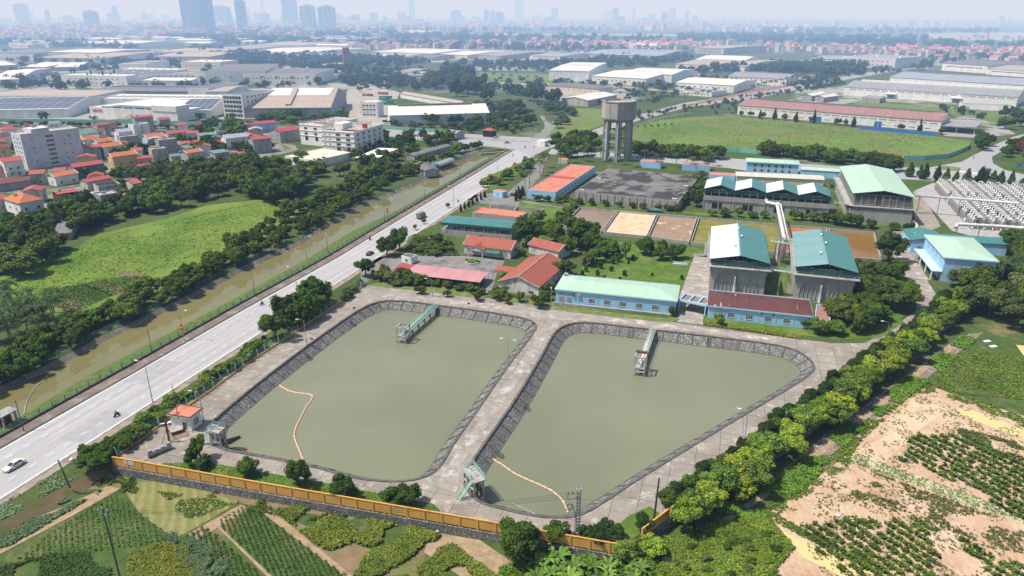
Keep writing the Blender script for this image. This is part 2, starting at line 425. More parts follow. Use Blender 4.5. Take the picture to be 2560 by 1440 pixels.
def clay(name, a, b_, c3, rot, pitch, k=.6):
 m, t, b = nt(name); co = coords(t, world=True)
 f = noise_fac(t, co, .12, 10, .72, .38, .62); c = mixc(t, f, a, b_)
 w = N(t, 'ShaderNodeTexWave', wave_type='BANDS', bands_direction='X'); w.inputs['Scale'].default_value = .314/pitch
 w.inputs['Distortion'].default_value = 5; w.inputs['Detail'].default_value = 4; w.inputs['Detail Scale'].default_value = .9
 t.links.new(coords(t, world=True, rot=rot), w.inputs['Vector'])
 c = mixc(t, mathn(t, 'MULTIPLY', mathn(t,'POWER',w.outputs['Fac'],2.0), k), c, c3)
 f2 = noise_fac(t, co, 1.1, 8, .75, .52, .7); c = mixc(t, mathn(t,'MULTIPLY',f2,.6), c, tuple(x*.5 for x in b_)); f4 = noise_fac(t, co, .16, 9, .75, .57, .66); c = mixc(t, mathn(t,'MULTIPLY',f4,.75), c, (.17,.16,.07))
 t.links.new(c, b.inputs['Base Color']); b.inputs['Roughness'].default_value = .95; b.inputs['Specular IOR Level'].default_value = .1
 bumpn(t, b, w.outputs['Fac'], .15, .3); return m
m_clay = clay('pink_clay_field', (.53,.41,.29), (.42,.27,.18), (.36,.24,.14), math.radians(8), 1.5, .1)
m_clayp = clay('pale_clay_field', (.6,.48,.33), (.5,.38,.26), (.5,.34,.24), math.radians(8), 2.5, .3)
m_soil = mat('brown_field_soil', (.24,.17,.1), (.17,.12,.07), .3, .95, c3=(.12,.15,.045), sc3=.2, lo3=.45, hi3=.6, world=True, det=9, spec=.1, bump=.3)
m_path = mat('dirt_path', (.36,.27,.18), (.27,.19,.12), .6, .95, c3=(.16,.15,.07), sc3=.5, lo3=.55, hi3=.7, world=True, det=8, spec=.1)
m_straw = clay('straw_striped_field', (.2,.2,.07), (.15,.17,.05), (.34,.28,.16), math.radians(-22), 2.1, .42)
m_lowgreen = mat('low_field_ground', (.075,.12,.03), (.045,.08,.02), .4, .95, c3=(.19,.15,.08), sc3=.09, lo3=.52, hi3=.65, world=True, det=9, spec=.1, bump=.3)
def stonemat():
 m, t, b = nt('rubble_stone_revetment'); co = coords(t, world=True)
 v = N(t, 'ShaderNodeTexVoronoi', feature='DISTANCE_TO_EDGE'); v.inputs['Scale'].default_value = 2.3; t.links.new(co, v.inputs['Vector'])
 v2 = N(t, 'ShaderNodeTexVoronoi'); v2.inputs['Scale'].default_value = 2.3; t.links.new(co, v2.inputs['Vector'])
 c = mixc(t, v2.outputs['Color'], (.1,.1,.1), (.5,.5,.49))
 bw = N(t, 'ShaderNodeRGBToBW'); t.links.new(v2.outputs['Color'], bw.inputs[0])
 r0 = N(t, 'ShaderNodeMapRange'); r0.inputs[1].default_value = .2; r0.inputs[2].default_value = .8; t.links.new(bw.outputs[0], r0.inputs[0])
 c = mixc(t, r0.outputs[0], (.14,.14,.135), (.42,.42,.4))
 r = N(t, 'ShaderNodeMapRange'); r.inputs[1].default_value = .05; r.inputs[2].default_value = .2; t.links.new(v.outputs['Distance'], r.inputs[0])
 c = mixc(t, r.outputs[0], (.09,.088,.082), c)
 f = noise_fac(t, co, .15, 5, .7, .42, .6); c = mixc(t, mathn(t,'MULTIPLY',f,.5), c, (.1,.095,.088))
 t.links.new(c, b.inputs['Base Color']); b.inputs['Roughness'].default_value = .9; bumpn(t, b, r.outputs[0], .8, .1); return m
m_stone = stonemat()
m_bigtank = mat('black_stained_tank_roof', (.13,.125,.125), (.2,.195,.19), .05, .95, c3=(.055,.05,.05), sc3=.07, lo3=.47, hi3=.53, det=8, spec=.1)
m_yellow = mat('ochre_painted_wall', (.66,.36,.085), (.56,.3,.075), .5, .85, c3=(.35,.2,.08), sc3=.7, lo3=.6, hi3=.8, stretch=(1,1,.3), world=True)
m_fencemesh = mat('fence_wire_mesh', (.14,.3,.26), (.1,.24,.2), 1, .6)
L = dict(
dark=leafmat('dark_foliage', (.02,.048,.007), (.07,.14,.016)),
mid=leafmat('mid_green_foliage', (.034,.075,.008), (.115,.2,.022)),
canal=leafmat('deep_bank_foliage', (.026,.055,.008), (.09,.145,.018), (.15,.17,.03)),
olive=leafmat('olive_foliage', (.045,.07,.02), (.14,.17,.05)),
lime=leafmat('yellow_green_foliage', (.05,.11,.008), (.25,.37,.035), (.38,.45,.05)),
fresh=leafmat('fresh_green_foliage', (.04,.1,.015), (.13,.25,.04), (.25,.32,.05)),
yellow=leafmat('yellowing_foliage', (.12,.13,.02), (.36,.33,.05), (.5,.4,.05)),
flame=leafmat('red_flowering_foliage', (.06,.08,.02), (.3,.1,.03), (.65,.1,.04)),
palm=leafmat('palm_fronds', (.02,.05,.015), (.07,.13,.035)),
conifer=leafmat('conifer_foliage', (.012,.032,.008), (.038,.078,.016)),
banana=leafmat('banana_leaves', (.05,.12,.02), (.16,.3,.05)),
crop=leafmat('leafy_crop', (.025,.075,.015), (.08,.17,.035)),
cropy=leafmat('yellowish_crop', (.06,.1,.015), (.2,.26,.035), (.34,.33,.05)),
cropg=leafmat('grey_green_crop', (.07,.12,.05), (.2,.28,.14)),
grass=leafmat('tall_grass', (.04,.1,.01), (.125,.23,.028), (.22,.27,.05)),
)
def leafcard(mb, p, n, s, rr, asp=.6):
 x = n.orthogonal(); x.rotate(Matrix.Rotation(rr.uniform(0, 2*PI), 3, n)); x.normalize(); y = n.cross(x)
 x *= s; y *= s*asp
 mb.v += [tuple(p-x), tuple(p-y*.9), tuple(p+x), tuple(p+y)]
 k = len(mb.v)-4; mb.f.append((k, k+1, k+2, k+3)); mb.m.append(0)
CM = {}
def crown_mesh(var, leaf, lod, shape='round'):
 key = (var, leaf, lod, shape)
 if key in CM: return CM[key]
 rr = random.Random(hash((var, lod)) % 9999+var*17)
 nl, nc, s = {'near': (26, 3300, .08), 'mid': (18, 1300, .11), 'far': (10, 420, .19)}[lod]
 mb = MB(); lobes = []
 for i in range(nl):
  a = rr.uniform(0, 2*PI); u = rr.uniform(-.75, 1)
  if shape == 'cone': q = V((math.cos(a)*(1-u)*.33, math.sin(a)*(1-u)*.33, u*.95)); r = .2+.16*(1-u)
  elif shape == 'tall': w = math.sqrt(max(0, 1-u*u)); q = V((math.cos(a)*w*.55, math.sin(a)*w*.55, u*.72)); r = rr.uniform(.26,.42)
  else:
   w = math.sqrt(max(0, 1-u*u)); k = rr.uniform(.45,.88); q = V((math.cos(a)*w*k, math.sin(a)*w*k, u*k*.8)); r = rr.uniform(.14,.4)
  lobes.append((q, r))
 if shape == 'round': lobes.append((V((0,0,.05)), .5))
 tot = sum(r*r for _, r in lobes)
 for q, r in lobes:
  for _ in range(int(nc*r*r/tot)):
   n = V((rr.gauss(0,1), rr.gauss(0,1), rr.gauss(.35,1))).normalized()
   p = q+n*r*rr.uniform(.78,1.08)
   inside = any((p-q2).length < r2*.72 for q2, r2 in lobes)
   if inside: continue
   nn = (n+V((rr.gauss(0,.45), rr.gauss(0,.45), rr.gauss(.15,.45)))).normalized()
   leafcard(mb, p, nn, s*rr.uniform(.6,1.25), rr)
 for q, r in lobes:
  k = len(mb.v); rad = r*.8; ring = []
  mb.v.append(tuple(q+V((0,0,rad))))
  for zz in (.5, -.4):
   for i in range(6):
    t = i*PI/3+zz; w = math.sqrt(1-zz*zz)*rad*rr.uniform(.85,1.1); mb.v.append((q.x+math.cos(t)*w, q.y+math.sin(t)*w, q.z+zz*rad))
  mb.v.append(tuple(q-V((0,0,rad))))
  for i in range(6):
   j = (i+1)%6; mb.f += [(k,k+1+i,k+1+j),(k+1+i,k+7+i,k+7+j),(k+1+i,k+7+j,k+1+j),(k+13,k+7+j,k+7+i)]; mb.m += [0]*4
 me = mb.mesh('crown', L[leaf]); CM[key] = me; return me
def trunk_mesh(var):
 key = ('t', var)
 if key in CM: return CM[key]
 rr = random.Random(var); mb = MB()
 mb.path([(0,0,-.15),(.02,.01,.3),(-.02,.03,.62)], [.06,.045,.035], 7)
 for i in range(4):
  a = i*PI/2+rr.uniform(-.4,.4); mb.path([(-.02,.03,.5+.05*i),(math.cos(a)*.16,math.sin(a)*.16,.72),(math.cos(a)*.34,math.sin(a)*.34,1)], [.03,.022,.01], 5)
 me = mb.mesh('trunk', bark); CM[key] = me; return me
NT = [0]
def tree(x, y, h, r, leaf='mid', lod='mid', z=0, label='', group=None, name='broadleaf_tree', cat='tree', shape='round', trunk=True, flat=None):
 NT[0] += 1; rr = R; var = rr.randrange(5 if lod != 'near' else 4)
 t = thing(name, label, cat, (x, y, z), rr.uniform(0, 2*PI), group)
 ch = flat or min(h*.46, r*1.15) if shape == 'round' else h*.5
 cz = h-ch*.92
 c = link('crown', crown_mesh(var, leaf, lod, shape), t, (0,0,cz), rr.uniform(0,6), scale=(r*rr.uniform(.85,1.2), r*rr.uniform(.85,1.2), ch*rr.uniform(.9,1.15)))
 if trunk: link('trunk', trunk_mesh(var % 3), t, scale=(h*.75, h*.75, max(.3, cz)))
 return t
def belt(pts, n, width, hr, rr_, leafs, label, group=None, lod='mid', z=0, jit=.5, name='broadleaf_tree', **kw):
 w = [G(p, z) for p in pts]; tot = sum((b-a).length for a, b in zip(w, w[1:]))
 for p, d in along(w, tot/n, tot/n/2)[:n]:
  s = V((-d.y, d.x, 0)); o = R.uniform(-1,1)*width/2
  q = p+s*o+d*R.uniform(-jit, jit)*tot/n
  k = R.random(); r = rr_[0]+(rr_[1]-rr_[0])*k
  tree(q.x, q.y, hr[0]+(hr[1]-hr[0])*(k*.7+R.random()*.3), r, R.choice(leafs), lod, z, label, group, name, **kw)
def grove(poly_px, n, mind, hr, rr_, leafs, label, group=None, lod='mid', z=0, name='broadleaf_tree', **kw):
 for x, y in scatter(px(poly_px, z), n, mind):
  k = R.random(); tree(x, y, hr[0]+(hr[1]-hr[0])*k, rr_[0]+(rr_[1]-rr_[0])*k, R.choice(leafs), lod, z, label, group, name, **kw)
PALM = {}
def palm(p, h, label, group, z=0, fr=2.6, name='palm_tree', mask='palm'):
 g = G(p, z) if len(p) == 2 else p
 if mask not in PALM:
  ms = []
  for v in range(3):
   rr = random.Random(50+v); mb = MB()
   for i in range(18):
    a = i*2.4+rr.uniform(-.2,.2); up = rr.uniform(.1,1.0); d = V((math.cos(a), math.sin(a), 0)); s = V((-d.y, d.x, 0))
    pts = [d*(t*1.0)+V((0,0, up*t*.75-t*t*(.65+.35*(1-up)))) for t in (0,.2,.4,.6,.8,1)]
    ww = [.03,.13,.17,.16,.11,.02]
    for j in range(5):
     for sd in (-1, 1):
      for q in range(3):
       f0, f1 = q/3, (q+.72)/3
       a0 = pts[j].lerp(pts[j+1], f0); a1 = pts[j].lerp(pts[j+1], f1)
       w0 = ww[j]+(ww[j+1]-ww[j])*f0; dz = V((0,0,-w0*.55))
       mb.face([a0, a1, a1+s*sd*w0+dz+d*.06, a0+s*sd*w0+dz+d*.08])
   ms.append(mb.mesh('crown', L[mask]))
  tb = MB(); tb.path([(0,0,-.2),(.005,0,.5),(0,.005,1.02)], [.04,.024,.02], 7)
  PALM[mask] = (ms, tb.mesh('trunk', palmbark))
 ms, tm = PALM[mask]
 t = thing(name, label, 'palm tree', (g.x, g.y, z), R.uniform(0,6), group)
 link('trunk', tm, t, scale=(h if h < 10 else 10, h if h < 10 else 10, h)); link('crown', R.choice(ms), t, (0,0,h), R.uniform(0,6), scale=fr)
 return t
def tufts(name, poly, n, leaf, s, hgt, z, label, cat='vegetation', rows=None, lean=.5, per=5, dens=None, asp=.35):
 """ground cover nobody could count: many small leaf blades in one mesh"""
 mb = MB(); rr = random.Random(len(name)*7+n)
 if rows:
  a, pitch, sp = rows; pts = []
  xs = [p.x for p in poly]; ys = [p.y for p in poly]; cx, cy = sum(xs)/len(xs), sum(ys)/len(ys); rad = max(max(xs)-min(xs), max(ys)-min(ys))
  ca, sa = math.cos(a), math.sin(a); u = -rad
  while u < rad:
   v = -rad
   while v < rad:
    x, y = cx+ca*v-sa*u+rr.uniform(-.2,.2)*sp, cy+sa*v+ca*u+rr.uniform(-.12,.12)*pitch
    if inpoly(x, y, poly) and rr.random() < .92: pts.append((x, y))
    v += sp*rr.uniform(.8,1.2)
   u += pitch
  if len(pts) > n: pts = rr.sample(pts, n)
 else: pts = scatter(poly, n, 0, rr)
 for x, y in pts:
  if dens and noise.noise(V((x*dens[0], y*dens[0], 3.1))) < dens[1]: continue
  for _ in range(per):
   nn = V((rr.gauss(0,lean), rr.gauss(0,lean), 1)).normalized()
   leafcard(mb, V((x+rr.gauss(0,s*.7), y+rr.gauss(0,s*.7), z+hgt*rr.uniform(.15,1))), nn, s*rr.uniform(.6,1.3), rr, asp+.25)
 return link(name, mb.mesh(name, L[leaf]), kind='stuff', label=label, cat=cat)
# ================================================================= GROUND, WATER, ROADS
pond1_rim = [(524,1062),(560,1028),(640,962),(760,870),(883,783),(933,757),(983,750),(1093,763),(1267,787),(1327,800),(1343,817),(1323,847),(1267,917),(1190,1030),(1130,1113),(1105,1160),(1075,1189),(1019,1204),(962,1204),(887,1196),(767,1162),(625,1136),(569,1126),(530,1112)]
pond2_rim = [(1360,880),(1380,840),(1400,819),(1430,808),(1472,806),(1584,819),(1772,841),(1935,861),(1983,873),(2018,892),(2036,915),(2031,931),(1986,963),(1871,1030),(1622,1180),(1482,1273),(1447,1289),(1406,1295),(1343,1292),(1270,1276),(1215,1262),(1194,1252),(1169,1228),(1160,1205),(1180,1155),(1218,1100),(1294,992)]
HW = 2.2
def smooth_rim(p):
 w = px(p); return chaikin(w, 1)
rim1, rim2 = smooth_rim(pond1_rim), smooth_rim(pond2_rim)
HC = 1.25
near_w = px([(-190,1196),(71,1036),(214,949),(383,860),(576,757),(760,656),(878,583),(992,530),(1133,450),(1214,400),(1262,376)], -HC)
far_w = px([(-150,1060),(0,985),(142,917),(267,851),(433,771),(620,673),(760,608),(825,564),(930,508),(1055,455),(1200,383)], -HC)
near_r = offset_line(near_w, -1.0, 0); far_r = offset_line(far_w, 1.6, 0)
canal_w = near_w+far_w[::-1]; canal_r = near_r+far_r[::-1]
low_edge = px([(-60,1345),(0,1308),(120,1238),(200,1196),(262,1158),(285,1165),(700,1238),(1100,1308),(1540,1386),(1600,1350),(1672,1293),(1800,1212),(1960,1112),(2200,930),(2420,765),(2700,655)])
low_poly = [V((-121,55,0))]+low_edge+[V((420,290,0)), V((420,55,0))]
B = 1600
mbg = MB()
outer = [V((-B,-160,0)), V((B,-160,0)), V((B,B,0)), V((-B,B,0))]
river2 = px([(1325,345),(1352,331),(1362,318),(1360,305),(1350,293),(1345,284),(1362,282),(1380,293),(1390,305),(1386,322),(1376,334),(1362,345)])
polys = [outer, rim1[::-1], rim2[::-1], canal_r, low_poly]
tr = tessellate_polygon([[V((p.x,p.y,0)) for p in q] for q in polys]); vs = [p for q in polys for p in q]
mbg.v = [(p.x,p.y,0) for p in vs]
for a, b, c in tr:
 n = (vs[b]-vs[a]).cross(vs[c]-vs[a]); mbg.f.append((a,b,c) if n.z > 0 else (a,c,b)); mbg.m.append(0)
E_ = 26000
for x0, x1, y0, y1 in ((-E_,-B,-160,E_), (B,E_,-160,E_), (-B,B,B,E_), (-E_,E_,-3000,-160)):
 mbg.face([(x0,y0,0),(x1,y0,0),(x1,y1,0),(x0,y1,0)])
mbg.build('ground', m_ground, kind='structure')
def pond(rim, name):
 toe = inset(rim, 3.6, -HW-.3); top = [V((p.x,p.y,0)) for p in rim]
 mb = MB(); ribbon(mb, [V((p.x,p.y,.0)) for p in rim], toe, True); mb.build('revetment', m_stone, kind='structure')
 sheet('pond_water', inset(rim, 3.1, -HW), m_pond, label=None)
 k = MB(); a = inset(rim, -.35, 0); b = inset(rim, .25, 0); up = V((0,0,.22))
 ribbon(k, [p+up for p in a], [p+up for p in b], True); ribbon(k, a, [p+up for p in a], True)
 ribbon(k, [p+up for p in b], [p-V((0,0,.3)) for p in b], True)
 lo = inset(rim, 2.75, -HW+.16); lo2 = inset(rim, 3.3, -HW+.1); lo3 = inset(rim, 3.3, -HW-.3)
 ribbon(k, lo, lo2, True); ribbon(k, lo2, lo3, True)
 s = 1 if area(rim) > 0 else -1
 for p, d in along(rim+[rim[0]], 4.6):
  n = V((-d.y, d.x, 0))*s
  k.bar(p+n*.2+V((0,0,.0)), p+n*3.0+V((0,0,-HW+.25)), .28, .22)
 k.build('pond_kerb', mat('blackened_pond_kerb', (.13,.125,.12), (.07,.067,.065), .8, .95, c3=(.28,.27,.25), sc3=.5, lo3=.6, hi3=.75, world=True), kind='structure')
pond(rim1, 'west'); pond(rim2, 'east')
mb = MB(); ribbon(mb, near_r, offset_line(near_w, .3, -HC-.3)); mb.build('canal_bank', m_bankgrass, kind='structure')
mb = MB(); ribbon(mb, far_r, offset_line(far_w, -.5, -HC-.3)); mb.build('canal_bank', m_verge, kind='structure')
mb = MB(); mb.face([near_r[-1], far_r[-1], far_w[-1]-V((0,0,.3)), near_w[-1]-V((0,0,.3))]); mb.build('canal_bank', darkconc, kind='structure')
sheet('canal_water', [V((p.x,p.y,-HC)) for p in canal_w], m_canal)
sheet('canal_water', [p+V((0,0,.12)) for p in river2], m_canal)
lowz = -2.0
sheet('low_ground', [V((p.x,p.y,lowz)) for p in low_poly], m_lowgreen)
mb = MB(); ribbon(mb, low_edge[:5], offset_line(low_edge[:5], -2.5, lowz-.1)); ribbon(mb, low_edge[4:], offset_line(low_edge[4:], -.15, lowz-.1)); mb.build('field_bank', m_soil, kind='structure')
RL = px([(-260,1270),(0,1123),(340,930),(600,780),(847,643),(978,562),(1133,469),(1288,374)])
RRt = px([(-260,1420),(0,1249),(250,1090),(546,900),(850,703),(1028,592),(1183,489),(1330,391)])
def resample(pts, n):
 tot = sum((b-a).length for a, b in zip(pts, pts[1:])); o = [p for p, d in along(pts, tot/n*.99999)]
 return o[:n+1]
RLs, RRs = resample(RL, 60), resample(RRt, 60)
def lane(f, z): return [V((a.x+(b.x-a.x)*f, a.y+(b.y-a.y)*f, z)) for a, b in zip(RLs, RRs)]
mb = MB(); ribbon(mb, lane(0,.03), lane(1,.03)); mb.f = [tuple(reversed(f)) for f in mb.f]; mb.build('road', m_road, kind='structure')
mk = MB()
def strip(mb, pts, w): a, b = offset_line(pts, w/2), offset_line(pts, -w/2); ribbon(mb, b, a)
strip(mk, lane(.025,.036), .28); strip(mk, lane(.975,.036), .28)
for f in (.265,.735):
 ln = lane(f,.036)
 for p, d in along(ln, 4.6):
  s = V((-d.y, d.x, 0))*.09; q = p+d*1.7; mk.face([p-s, q-s, q+s, p+s])
mk.build('road_marking', m_mark, kind='structure')
mk = MB(); strip(mk, lane(.497,.036), .2); mk.build('road_marking', m_marky, kind='structure')
for f0, f1, i0, i1 in ((.02,.5,8,10.3),(.5,.98,5,7)):
 pp = [lane(f0,.033)[int(i0)], lane(f1,.033)[int(i0)+1], lane(f1,.033)[int(i1)+1], lane(f0,.033)[int(i1)]]
 sheet('road_patch', pp, m_roadpatch)
def kerb(pts, w, h, m, name='kerb'):
 a, b = offset_line(pts, w/2), offset_line(pts, -w/2); u = V((0,0,h)); mb = MB()
 ribbon(mb, [p+u for p in b], [p+u for p in a]); ribbon(mb, [p+u for p in a], a); ribbon(mb, b, [p+u for p in b]); mb.build(name, m, kind='structure')
RL0 = lane(0,0); RR0 = lane(1,0)
kerb(offset_line(RL0, .35), .5, .16, m_kerb)
mb = MB(); ribbon(mb, offset_line(RL0,.6,.05), offset_line(RL0,4.3,.05)); mb.f = [tuple(f) for f in mb.f]; mb.build('pavement', m_verge, kind='structure')
kerb(offset_line(RL0, 4.7), .5, .55, m_kerb, 'kerb')
mb = MB(); ribbon(mb, offset_line(RL0,4.95,.03), [V((p.x,p.y,.03)) for p in resample(near_r,60)]); mb.build('canal_verge', m_bankgrass, kind='structure')
kerb(offset_line(RR0[:56], -.2), .3, .14, concrete_l)
mb = MB(); ribbon(mb, offset_line(RR0,-2.6,.05), offset_line(RR0,-.35,.05)); mb.build('pavement', mat('sandy_pavement',(.33,.28,.25),(.22,.18,.15),.4,.95,c3=(.14,.13,.07),sc3=.3,world=True,spec=.1), kind='structure')
def S(name, pts, z, m, **k): return sheet(name, px(pts, z), m, **k)
S('road', [(870,317),(1000,325),(1150,334),(1300,342),(1360,343),(1440,336),(1475,328),(1582,290),(1710,257),(1900,229),(2136,186),(2304,162),(2420,144),(2440,148),(2304,168),(2136,195),(1900,243),(1710,271),(1590,303),(1500,338),(1420,356),(1370,372),(1330,391),(1288,375),(1262,372),(1180,362),(1030,348),(1000,343),(870,334)], .02, m_roadpatch)
S('road', [(-150,304),(0,305),(450,312),(880,318),(880,330),(450,320),(0,313),(-150,312)], .04, m_drive)
S('road', [(1380,370),(1560,384),(1830,396),(2100,416),(2321,419),(2405,404),(2440,385),(2480,365),(2536,341),(2640,315),(2640,330),(2560,352),(2510,375),(2480,392),(2482,408),(2510,424),(2560,436),(2700,455),(2700,476),(2560,462),(2300,450),(1900,432),(1820,420),(1560,398),(1370,385)], .05, m_roadpatch)
for q in ([(2335,421),(2398,428),(2402,419),(2358,414)],): S('traffic_island', q, .2, m_lawn_dry)
S('pavement', [(1060,336),(1150,341),(1250,347),(1330,352),(1325,355),(1240,351),(1150,345),(1060,340)], .14, m_lane)
cw = MB()
for i in range(9):
 a = G((2390+i*7, 427+i*.9), .056); cw.box(a.x-.5, a.x+.5, a.y-3, a.y+3, .054, .058)
cw.build('road_marking', m_mark, kind='structure')
for y0, y1 in (((1480,330),(2136,191)),):
 a, b = G(y0,.03), G(y1,.03)
S('path', [(1715,262),(1900,222),(2136,180),(2150,183),(1900,228),(1722,266)], .06, mat('red_brick_path',(.3,.16,.12),(.24,.13,.1),.4,.9,world=True))
S('grass_field', [(-60,705),(0,692),(60,672),(150,640),(250,585),(420,545),(520,512),(640,500),(720,500),(760,505),(740,545),(650,600),(560,655),(470,700),(390,735),(290,775),(150,800),(60,745),(-60,735)], .03, m_grass)
S('grass_field', [(1560,345),(1590,318),(1650,300),(1740,292),(1850,290),(2000,306),(2330,340),(2425,352),(2424,372),(2395,384),(2320,397),(2100,390),(1900,381),(1800,375),(1640,360)], .04, m_grass2)
S('grass_field', [(2120,250),(2240,258),(2440,272),(2560,285),(2700,300),(2700,320),(2500,312),(2420,300),(2360,280),(2140,262)], .03, m_grass2)
S('grass_field', [(1355,345),(1400,300),(1440,270),(1500,272),(1570,290),(1480,322),(1410,345)], .03, m_grass2)
S('grass_field', [(1150,195),(1180,180),(1370,185),(1550,218),(1560,232),(1360,225),(1220,232)], .03, m_grass2)
S('grass_field', [(480,625),(720,430),(780,430),(760,480),(700,520),(560,520)], .02, m_lowgreen)
S('grass_field', [(850,190),(1020,185),(1060,215),(870,205)], .03, m_grass2)
S('pond_water', [(1165,166),(1230,164),(1370,170),(1350,177),(1180,176)], .06, m_river)
S('path', [(1130,200),(1200,204),(1550,214),(1700,228),(1700,232),(1550,220),(1200,209),(1130,206)], .07, m_lane)
for i, (q, m) in enumerate((([(135,722),(215,712),(285,735),(235,755),(150,745)], m_lowgreen), ([(195,712),(250,700),(330,722),(290,740)], m_soil), ([(280,690),(330,675),(375,690),(360,705)], m_soil), ([(130,735),(230,760),(180,790),(135,770)], m_soil))):
 S('vegetable_plot', q, .05, m)
yard = [(292,1150),(345,1096),(440,1030),(540,958),(700,848),(850,757),(912,713),(990,712),(1110,733),(1200,745),(1245,745),(1390,768),(1500,782),(1665,803),(1755,815),(1900,835),(2080,858),(2160,858),(2230,822),(2290,775),(2292,748),(2265,690),(2232,640),(2225,600),(2205,585),(2290,568),(2283,520),(2283,478),(2302,478),(2352,566),(2330,575),(2285,590),(2295,640),(2312,690),(2342,745),(2333,775),(2250,842),(2180,902),(1960,1067),(1780,1202),(1650,1290),(1560,1347),(1535,1374),(900,1260),(292,1152)]
sheet('yard', px(yard, .03), m_site, holes=[[V((p.x,p.y,.03)) for p in rim1], [V((p.x,p.y,.03)) for p in rim2]])
S('lane', [(1375,800),(1345,832),(1300,905),(1200,1050),(1130,1150),(1090,1215),(1140,1230),(1160,1150),(1200,1090),(1290,960),(1345,880),(1372,832),(1400,805)], .045, m_lane)
S('lane', [(950,742),(1093,756),(1250,776),(1340,795),(1400,800),(1470,800),(1584,812),(1772,835),(1940,855),(1960,850),(1780,822),(1600,800),(1400,778),(1250,760),(1100,745),(960,735)], .042, m_lane)
S('driveway', [(1735,640),(1772,640),(1778,735),(1762,750),(1757,812),(1693,805),(1697,745),(1712,705)], .05, m_lane)
S('driveway', [(1400,640),(1500,600),(1735,628),(1850,640),(1850,650),(1735,640),(1500,615)], .05, m_drive)
S('driveway', [(1000,645),(1060,628),(1160,640),(1230,645),(1262,652),(1240,690),(1228,740),(1196,742),(1214,690),(1030,667)], .05, m_drive)
S('driveway', [(1172,500),(1186,487),(1215,484),(1270,480),(1325,436),(1345,400),(1368,392),(1352,440),(1312,482),(1292,498),(1330,504),(1412,518),(1395,530),(1300,515),(1200,509)], .05, m_drive)
S('driveway', [(905,655),(960,640),(1010,645),(1000,668),(925,700),(900,715)], .05, m_drive)
S('driveway', [(2262,690),(2298,672),(2340,735),(2338,742),(2302,735)], .06, m_lane)
S('equipment_pad', [(2287,476),(2330,458),(2560,462),(2800,475),(2800,660),(2560,625),(2380,577)], .06, mat('pale_equipment_pad',(.38,.37,.37),(.28,.27,.27),.3,.9,world=True))
for qi, (q, m) in enumerate((([(1386,764),(1500,777),(1665,795),(1692,790),(1700,800),(1672,806),(1530,792),(1385,774)], m_lawn_dry), ([(1757,802),(1900,822),(2090,850),(2200,845),(2260,805),(2225,780),(2100,800),(2060,780),(1765,770)], m_lawn), \
 ([(1462,655),(1560,618),(1735,632),(1728,650),(1712,705),(1697,742),(1440,690)], m_lawn), ([(912,713),(980,700),(1240,735),(1200,746),(1100,733)], m_lawn_dry), ([(1250,742),(1390,755),(1385,768),(1250,752)], m_lawn_dry), \
 ([(1380,500),(1450,508),(1740,530),(2100,545),(2280,556),(2280,568),(1900,550),(1600,525),(1430,517)], m_lawn), ([(1922,655),(1968,660),(1965,742),(1935,742)], m_lawn), ([(2080,690),(2262,690),(2290,748),(2285,770),(2230,815),(2140,800)], m_lawn), \
 ([(400,1160),(500,1152),(800,1205),(1085,1260),(1110,1295),(800,1245),(430,1180)], m_lawn), ([(1520,1335),(1570,1290),(1625,1265),(1655,1288),(1600,1335),(1545,1372),(1500,1370)], m_lawn), ([(1020,592),(1200,510),(1290,520),(1110,600),(1060,640),(1010,632)], m_lowgreen), \
 ([(1300,505),(1380,515),(1440,525),(1350,600),(1290,600),(1290,540)], m_lawn), ([(1200,448),(1330,395),(1340,402),(1280,450),(1230,478)], m_lawn), ([(1500,605),(1735,618),(1850,632),(1850,640),(1500,612)], m_lawn))):
 S('lawn', q, .075+.006*qi, m)
